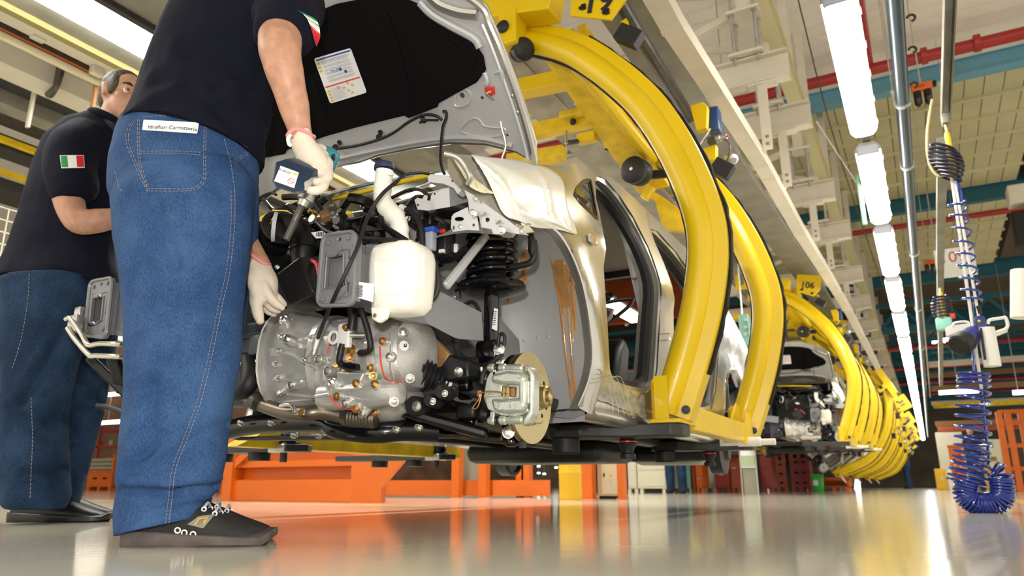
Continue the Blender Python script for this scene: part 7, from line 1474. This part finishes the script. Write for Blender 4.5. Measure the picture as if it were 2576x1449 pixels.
# ------------------------------------------------------------------ floor-level equipment behind the line
def box_thing(name, label, cat, x0, x1, y, dpt, h, m, group=None, z=0.):
    t = thing(name, label, cat, ((x0 + x1) / 2, y, z), group); MB().span((x0, y, z), (x1, y + dpt, z + h)).build('body', m, t, bevel=.01); return t
def fx(px, Y): return at(px, 1221, Y=Y).x
def crate(label, x, y, w, d, h, m, group=None, z=0., slots=3, lid=None):
    t = thing('crate', label, 'crate', (x, y, z), group)
    zs = [z + .2 + (h - .3) * k / max(1, slots - 1) if slots > 1 else z + h * .6 for k in range(slots)]
    sl = [[(x + s * w * .2 - w * .09, zz - .025), (x + s * w * .2 + w * .09, zz - .025), (x + s * w * .2 + w * .09, zz + .025), (x + s * w * .2 - w * .09, zz + .025)] for zz in zs for s in (-1, 1)]
    cb = MB().sheet([[(x - w / 2, z + .10), (x + w / 2, z + .10), (x + w / 2, z + h), (x - w / 2, z + h)]] + sl, lambda a, b: (a, y, b), (0, .02, 0))
    for s in (-1, 1): cb.span((x + s * w / 2 - s * .02, y + .02, z + .1), (x + s * w / 2, y + d, z + h))
    cb.span((x - w / 2, y + d - .02, z + .1), (x + w / 2, y + d, z + h)).span((x - w / 2, y + .02, z + .1), (x + w / 2, y + d, z + .12)).build('body', m, t, sm=0)
    for s in (-1, 0, 1): MB().span((x + s * w * .42 - .05, y, z), (x + s * w * .42 + .05, y + d, z + .10)).build('foot', m, t, sm=0)
    rm = MB()
    for a, b in (((x - w / 2 - .02, y - .02), (x + w / 2 + .02, y)), ((x - w / 2 - .02, y), (x - w / 2, y + d)), ((x + w / 2, y), (x + w / 2 + .02, y + d))): rm.span((*a, z + h - .05), (*b, z + h))
    rm.build('rim', m, t, sm=0)
    if lid:
        for k in range(3): MB().span((x - w / 2, y - .01, z + h + .02 + k * .11), (x + w / 2 - .04, y + d, z + h + .11 + k * .11)).build('tray', lid, t, bevel=.01)
        MB().span((x + w / 2 - .04, y - .03, z + h * .3), (x + w / 2 + .03, y + .03, z + h + .45)).build('corner_post', m, t, sm=0)
    return t
# orange rack below the car
t = thing('rack_frame', 'orange steel rack frame with bright gusset standing under the car nose', 'rack', (-4.9, 5.05, 0))
MB().span((-5.86, 5.1, 0), (-4.22, 5.16, .62)).build('back_panel', 'orange_paint', t, sm=0)
for z0, z1 in ((0, .19), (.30, .36), (.52, .64)): MB().span((-5.8, 5.0, z0), (-4.22, 5.1, z1)).build('shelf_beam', 'orange_paint', t, bevel=.006)
MB().span((-5.90, 4.96, 0), (-5.78, 5.14, .66)).build('post', 'orange_paint', t, sm=0)
MB().span((-4.30, 4.94, 0), (-4.08, 5.14, .66)).build('post', 'orange_paint', t, sm=0)
MB().prism([(-4.16, 4.93, 0), (-3.96, 4.93, 0), (-3.96, 4.93, .12), (-3.62, 4.93, .45), (-3.62, 4.93, .66), (-4.16, 4.93, .66)], (0, .03, 0)).build('gusset', 'orange_paint', t, sm=0)
MB().prism([(-4.10, 4.92, .36), (-3.80, 4.92, .64), (-3.86, 4.92, .66), (-4.10, 4.92, .44)], (0, .012, 0)).build('gusset_rib', 'orange_paint', t, sm=0)
MB().prism([(-5.74, 4.95, .30), (-5.3, 4.95, .60), (-5.36, 4.95, .64), (-5.74, 4.95, .38)], (0, .02, 0)).build('brace', 'orange_paint', t, sm=0)
# low barrier with posts
t = thing('barrier', 'low orange barrier rail with upright posts behind the rack frame', 'barrier', (-5, 7.6, 0))
MB().bar((-7.2, 7.2, .11), (-4.55, 7.75, .11), .06, .18).build('lower_rail', 'orange_paint', t, sm=0); MB().bar((-4.55, 7.75, .11), (-3.9, 7.95, .11), .06, .18).build('lower_rail', 'orange_paint', t, sm=0)
for px, b in ((1218, 7.6), (1312, 7.9), (1326, 7.9), (1150, 7.5)): x = fx(px, b); MB().span((x - .05, b - .05, 0), (x + .05, b + .05, .95)).build('post', 'orange_paint', t, sm=0)
MB().bar((fx(1150, 7.5), 7.5, .62), (fx(1218, 7.6), 7.6, .62), .03, .04).build('upper_rail', 'orange_paint', t, sm=0)
MB().span((fx(1150, 7.7), 7.75, .2), (fx(1218, 7.7), 7.78, .9)).build('mesh_panel', 'bin_grey', t, sm=0)
# drum, cabinet between posts
t = thing('drum', 'yellow drum standing beside the orange cabinet post', 'drum', (fx(1435, 6.85), 6.85, 0)); x = fx(1435, 6.85); MB().lathe([(0, .105), (.02, .112), (.25, .112), (.26, .117), (.28, .112), (.52, .112), (.53, .117), (.55, .112), (.62, .110), (.63, .09)], (x, 6.85, 0), (0, 0, 1), 30).build('shell', 'drum_yellow', t); MB().lathe([(0, .095), (.012, .095)], (x, 6.85, .625), (0, 0, 1), 24).build('lid', 'drum_yellow', t)
for p0, p1, lab in ((1468, 1500, 'orange post left of the cream electrical cabinet'), (1562, 1577, 'orange post right of the cream electrical cabinet')):
    tp = thing('guard_post', lab, 'post', (fx((p0 + p1) / 2, 7.55), 7.55, 0)); MB().span((fx(p0, 7.55), 7.44, 0), (fx(p1, 7.55), 7.555, .95)).build('post', 'orange_paint', tp, bevel=.005); MB().span((fx(p0, 7.55) - .01, 7.43, 0), (fx(p1, 7.55) + .01, 7.565, .012)).build('base_plate', 'orange_paint', tp, sm=0)
t = thing('electrical_cabinet', 'cream electrical cabinet with warning triangle between orange posts', 'cabinet', (fx(1530, 7.6), 7.6, 0)); MB().span((fx(1503, 7.6), 7.6, .03), (fx(1559, 7.6), 7.8, .92)).build('body', 'cabinet', t, bevel=.006); MB().span((fx(1514, 7.6), 7.585, .05), (fx(1556, 7.6), 7.6, .9)).build('door', 'cabinet', t, bevel=.004); MB().span((fx(1505, 7.6), 7.62, 0), (fx(1557, 7.6), 7.78, .03)).build('plinth', 'black_plastic', t, sm=0)
c = at(1536, 1195, Y=7.583); MB().prism([c + V((-.022, 0, -.02)), c + V((.022, 0, -.02)), c + V((0, 0, .025))], (0, .002, 0)).build('warning_triangle', 'print_yellow', t, sm=0)
MB().box(at(1524, 1160, Y=7.582), (.03, .01, .035)).build('switch', 'orange_paint', t, bevel=.003); MB().lathe([(0, .012), (.01, .012)], at(1543, 1162, Y=7.583), (0, -1, 0), 12).build('lamp_lens', 'copper_bolt', t); MB().box(at(1519, 1195, Y=7.58), (.012, .012, .03)).build('handle', 'black_plastic', t, sm=0)
for k in range(4): MB().box(at(1536, 1206 + 4 * k, Y=7.583), (.016, .002, .010)).build('print_mark', 'print_grey', t, sm=0)
# farther row
for k, (p0, p1, h, m, lab, Y) in enumerate([(1580, 1602, 1.25, 'off_white', 'narrow pale locker beside the orange post', 13.6), (1604, 1678, 1.25, 'cabinet', 'wide pale locker with drawers behind the car sill', 13.6), (1683, 1690, 1.3, 'bin_grey', 'slim grey post beside the standing man', 13.6), (1722, 1738, 1.3, 'mint', 'mint green cabinet behind the standing man', 15), (1741, 1750, 1.25, 'orange_dark', 'tall red machine beside the mint cabinet', 15), (1752, 1768, .45, 'orange_paint', 'low orange seat unit beside the red machine', 15), (1770, 1798, .9, 'off_white', 'pale bench left of the dark red cabinets', 16), (1800, 1835, .58, 'red_bin', 'dark red cabinet left of the notice board', 15.5), (1838, 1862, .8, 'orange_dark', 'rust red cabinet beside the notice board', 15.6), (1915, 1945, 1.6, 'red_bin', 'tall dark red locker right of the notice board', 17)]):
    bt = box_thing('locker', lab, 'locker', fx(p0, Y), fx(p1, Y), Y, .5, h, m, z=.08)
    for s in (.12, .88): x = lerp(fx(p0, Y), fx(p1, Y), s); MB().span((x - .03, Y + .02, 0), (x + .03, Y + .1, .08)).build('foot', m, bt, sm=0)
    n = 4 if h > 1 else 2
    for i in range(n): MB().span((fx(p0, Y) + .03, Y - .012, .12 + i * (h - .06) / n), (fx(p1, Y) - .03, Y, .08 + (i + 1) * (h - .06) / n)).build('drawer_front', m, bt, bevel=.006)
    MB().box(((fx(p0, Y) + fx(p1, Y)) / 2, Y - .02, h * .6), (.08, .02, .02)).build('handle', 'galv', bt, sm=0)
t = thing('notice_board', 'white and green notice board on two thin legs', 'board', (-2.72, 12.9, 0)); MB().span((fx(1866, 12.9), 12.9, .42), (fx(1906, 12.9), 12.93, .74)).build('panel', 'white_paper', t, sm=0); MB().span((fx(1868, 12.9), 12.885, .45), (fx(1904, 12.9), 12.9, .62)).build('green_band', 'pale_green', t, sm=0); MB().span((fx(1870, 12.9), 12.92, .0), (fx(1904, 12.9), 12.95, .41)).build('lower_panel', 'bin_grey', t, sm=0)
for px in (1867, 1906): MB().cyl((fx(px, 12.9), 12.9, 0), (fx(px, 12.9), 12.9, .75), .012, 8).build('leg', 'galv', t)
for k, (px, Y, w, h, m, z) in enumerate([(1958, 20, .45, .75, 'orange_dark', 0), (2016, 20, .45, .8, 'red_bin', 0), (1958, 20, .43, .30, 'orange_dark', .75), (2016, 20, .43, .25, 'orange_dark', .80), (2098, 21.5, .75, .34, 'orange_paint', 0), (2132, 33.5, .6, .6, 'off_white', 0)]):
    crate(['rust orange crate at the bottom of the stack left of the green bin', 'dark red crate just left of the green bin', 'upper rust orange crate on the stack left of the green bin', 'upper orange crate above the dark red one', 'bright orange crate right of the green bin', 'pale crate behind the bright orange one'][k], fx(px, Y), Y, w, .6, h, m, None, z)
t = thing('waste_bin', 'bright green plastic waste bin under the second car', 'bin', (fx(2058, 19), 19, 0)); x = fx(2058, 19); MB().lathe([(0, .10), (.02, .115), (.34, .14), (.35, .15), (.37, .15)], (x, 19, 0), (0, 0, 1), 16).build('tub', 'green_bin', t); MB().lathe([(0, .152), (.02, .152), (.03, .10)], (x, 19, .37), (0, 0, 1), 16).build('lid', 'green_bin', t); MB().span((x - .08, 18.845, .14), (x + .02, 18.87, .26)).build('sticker', 'white_paper', t, sm=0)
t = tag(MB().prism([at(2152, 1207, Y=30), at(2160, 1207, Y=30), at(2164, 1232, Y=30), at(2150, 1232, Y=30)], (0, .3, 0)).build('light_panel', 'lamp_far', None, origin=at(2157, 1230, Y=30), sm=0), 'small lit panel on the floor under the tilted cars', 'lamp')
# right edge
for k, (p0, p1, Y, h, m, lab) in enumerate([(2356, 2384, 26, .62, 'drum_yellow', 'yellow cabinet at the foot of the pale partition'), (2372, 2440, 27, 1.75, 'off_white', 'pale partition behind the blue coil hose'), (2490, 2538, 27, 1.5, 'cabinet', 'cream cabinet with green label right of the coil hose'), (2388, 2412, 25, .55, 'white_plastic', 'white tub in front of the pale partition'), (2478, 2500, 25.5, .75, 'drum_yellow', 'second yellow cabinet behind the coil hose')]):
    bt = box_thing('shop_cabinet', lab, 'cabinet', fx(p0, Y), fx(p1, Y), Y, .6, h, m)
    MB().span((fx(p0, Y) + .05, Y - .015, .06), (fx(p1, Y) - .05, Y, h - .06)).build('door', m, bt, bevel=.005); MB().box((fx(p1, Y) - .12, Y - .025, h * .55), (.03, .02, .12)).build('handle', 'galv', bt, sm=0)
    if k == 2: MB().span((fx(2495, Y), Y - .03, 1.25), (fx(2515, Y), Y - .012, 1.42)).build('green_label', 'green_mark', bt, sm=0); MB().span((fx(2500, Y), Y - .03, .85), (fx(2518, Y), Y - .012, .98)).build('brown_label', 'wood', bt, sm=0)
t = thing('orange_rack', 'tall orange storage rack at the right edge', 'rack', (fx(2560, 20), 20, 0))
for px in (2543, 2566, 2600): MB().span((fx(px, 20) - .06, 19.95, 0), (fx(px, 20) + .06, 20.1, 1.75)).build('post', 'orange_paint', t, sm=0)
for z in (.05, .45, .95, 1.45, 1.7): MB().span((fx(2543, 20), 19.97, z), (fx(2620, 20), 20.08, z + .09)).build('shelf_beam', 'orange_paint', t, sm=0)
for k, (px, z) in enumerate(((2418, 0), (2418, .62))): crate(['orange crate behind the blue coil hose', 'upper orange crate behind the blue coil hose'][k], fx(px, 24), 24, .34, .4, .6, 'orange_paint', None, z)
# left edge: bins with grey trays, stacked crates, red shelving
YL = 13.0
crate('orange bin with grey trays on top behind the dimmed jeans', fx(248, YL), YL, 1.15, .8, .55, 'orange_paint', None, 0, 1, 'bin_grey')
for k, (px, z) in enumerate(((556, 0), (612, 0), (556, .56), (612, .56))): crate(['left lower orange crate in the stack beside the rack frame', 'right lower orange crate in the stack beside the rack frame', 'left upper orange crate in the stack beside the rack frame', 'right upper orange crate in the stack beside the rack frame'][k], fx(px, 11.5), 11.5, .48, .5, .54, 'orange_paint', None, z)
t = thing('shelf_unit', 'dark red shelf unit with parts behind the legs of the workers', 'shelf', (fx(270, 17), 17, 0))
for z in (.3, .9, 1.5, 2.1): MB().span((fx(120, 17), 17, z), (fx(420, 17), 17.6, z + .08)).build('shelf', 'red_bin', t, sm=0)
for px in (130, 230, 330, 410): MB().span((fx(px, 17) - .05, 17, 0), (fx(px, 17) + .05, 17.1, 2.3)).build('upright', 'orange_dark', t, sm=0)
random.seed(9)
for k in range(18): px = (152, 182, 208, 255, 285, 365)[k % 6]; z = (.38, .98, 1.58)[k // 6]; s = random.uniform(.14, .22); p = V((fx(px, 17), 17.12, z)); tag(MB().span((p.x - s / 2, 17.12, z), (p.x + s / 2, 17.5, z + s)).build('parts_box', random.choice(['red_bin', 'wood', 'off_white', 'bin_grey', 'black_plastic']), None, origin=p, bevel=.01), 'small parts box on the dark red shelf unit', 'box', 'parts boxes on the dark red shelf unit')
t = thing('orange_canopy', 'rust orange sheet canopy seen through the car windows', 'canopy', (-4.8, 13, 3.4)); MB().prism([(-8.6, 14.9, 3.55), (-4.2, 14.9, 3.55), (-4.2, 18.5, 5.65), (-8.6, 18.5, 5.65)], (0, .02, .05)).build('sheet', 'orange_dark', t, sm=0)
for x in (-8.4, -4.4): MB().cyl((x, 18.3, 5.6), (x, 18.3, 6.5), .012, 8).build('hanger', 'galv', t)
for x in (-7.8, -6.6, -5.4, -4.4): MB().bar((x, 14.88, 3.52), (x, 18.5, 5.62), .05, .05).build('purlin', 'off_white', t, sm=0)
t = thing('control_box', 'mint green control box with a warning triangle behind the rear arch', 'control box', at(1905, 815, Y=8)); c = at(1908, 815, Y=8); MB().rbox(c, (.19, .08, .16), .01).build('enclosure', 'mint', t); MB().prism([c + V((-.018, -.042, -.015)), c + V((.018, -.042, -.015)), c + V((0, -.042, .018))], (0, .002, 0)).build('warning_triangle', 'print_yellow', t, sm=0); MB().rbox(at(1873, 830, Y=8.1), (.10, .06, .34), .008).build('back_plate', 'mint', t); q = at(1873, 860, Y=8.1); MB().cyl(q, (q.x, q.y, 6.3), .008, 8).build('suspension_rod', 'galv', t)
for k in range(3): MB().lathe([(0, .02), (.02, .02)], at(1876, 805 + 18 * k, Y=8.06), (0, -1, 0), 12).build('gland', 'galv', t)
# distant workers, each one continuous figure
def far_person(label, x, y, h, face, arms):
    t = thing('person', label, 'person', (x, y, 0)); s = h / 1.75; O = V((x, y, 0)); f = V(face).normalized(); r = f.cross(UZ).normalized(); P = lambda a, b, c: O + (r * a + f * b + UZ * c) * s
    m = MB()
    for sg in (-1, 1): limb(m, [P(.10 * sg, 0, .88), P(.105 * sg, .02, .48), P(.11 * sg, -.01, .08)], [.088 * s, .066 * s, .05 * s], 12); limb(m, [P(.11 * sg, -.04, .045), P(.115 * sg, .14, .035)], [.042 * s, .034 * s], 10)
    limb(m, [P(0, 0, .88), P(0, .01, 1.10), P(0, 0, 1.30), P(0, 0, 1.42)], [.135 * s, .125 * s, .15 * s, .10 * s], 14, flat=(1.12, .8), up=f); limb(m, [P(0, 0, 1.42), P(0, .02, 1.54)], [.055 * s, .052 * s], 12)
    for sg, (e, w) in zip((-1, 1), arms): limb(m, [P(.17 * sg, 0, 1.38), P(*e), P(*w), P(w[0] * .95, w[1] + .06, w[2] + .02)], [.056 * s, .043 * s, .032 * s, .035 * s], 12)
    m2 = MB(); m2.v = list(m.v); m2.f = list(m.f); head_shape(m2, P(0, .03, 1.63), f, UZ, .98 * s)
    remeshed(m2, 'body', 'skin', t, .014, 3)
    c = MB()
    for sg in (-1, 1): limb(c, [P(.10 * sg, 0, .90), P(.105 * sg, .02, .48), P(.11 * sg, -.01, .07)], [.105 * s, .085 * s, .075 * s], 12)
    limb(c, [P(0, 0, .84), P(0, 0, .96)], [.15 * s, .145 * s], 14); remeshed(c, 'trousers', 'denim_dimmed', t, .014, 3)
    c = MB(); limb(c, [P(0, 0, .92), P(0, .01, 1.10), P(0, 0, 1.30), P(0, 0, 1.42)], [.15 * s, .14 * s, .165 * s, .11 * s], 14, flat=(1.12, .85), up=f)
    for sg, (e, w) in zip((-1, 1), arms): limb(c, [P(.16 * sg, 0, 1.38), (P(.17 * sg, 0, 1.38) + P(*e)) * .5], [.075 * s, .068 * s], 12)
    remeshed(c, 'shirt', 'cloth_far', t, .014, 3)
    for sg in (-1, 1):
        c = MB(); limb(c, [P(.11 * sg, -.05, .05), P(.113 * sg, .06, .05), P(.115 * sg, .16, .04)], [.052 * s, .05 * s, .042 * s], 12); remeshed(c, 'shoe', 'shoe_black', t, .012, 2)
    MB().ball(P(0, .0, 1.68), (.082 * s, .094 * s, .085 * s), 14, 8).build('hair', 'hair_dark', t); return t
far_person('man in dark clothes standing hands on hips behind the car sill', fx(1702, 13.0), 13.0, 1.75, (0, -1, 0), [((-.36, -.05, 1.12), (-.2, .08, .98)), ((.36, -.05, 1.12), (.2, .08, .98))])
far_person('far worker in navy reaching up towards a tilted car', fx(2287, 36), 36, 1.85, (-1, .3, 0), [((-.25, .2, 1.4), (-.15, .42, 1.62)), ((.25, .2, 1.35), (.18, .4, 1.55))])
far_person('dark figure standing behind the blue coil hose', fx(2462, 23), 23, 1.6, (-.3, -1, 0), [((-.26, .0, 1.12), (-.24, .1, .9)), ((.26, 0, 1.12), (.24, .1, .9))])
far_person('worker among the dark red crates below the second car', fx(1978, 24), 24, 1.7, (.5, -1, 0), [((-.26, .0, 1.12), (-.24, .2, 1.0)), ((.26, 0, 1.12), (.24, .2, 1.0))])
for o in bpy.context.scene.objects:
    if '_o' in o: del o['_o']
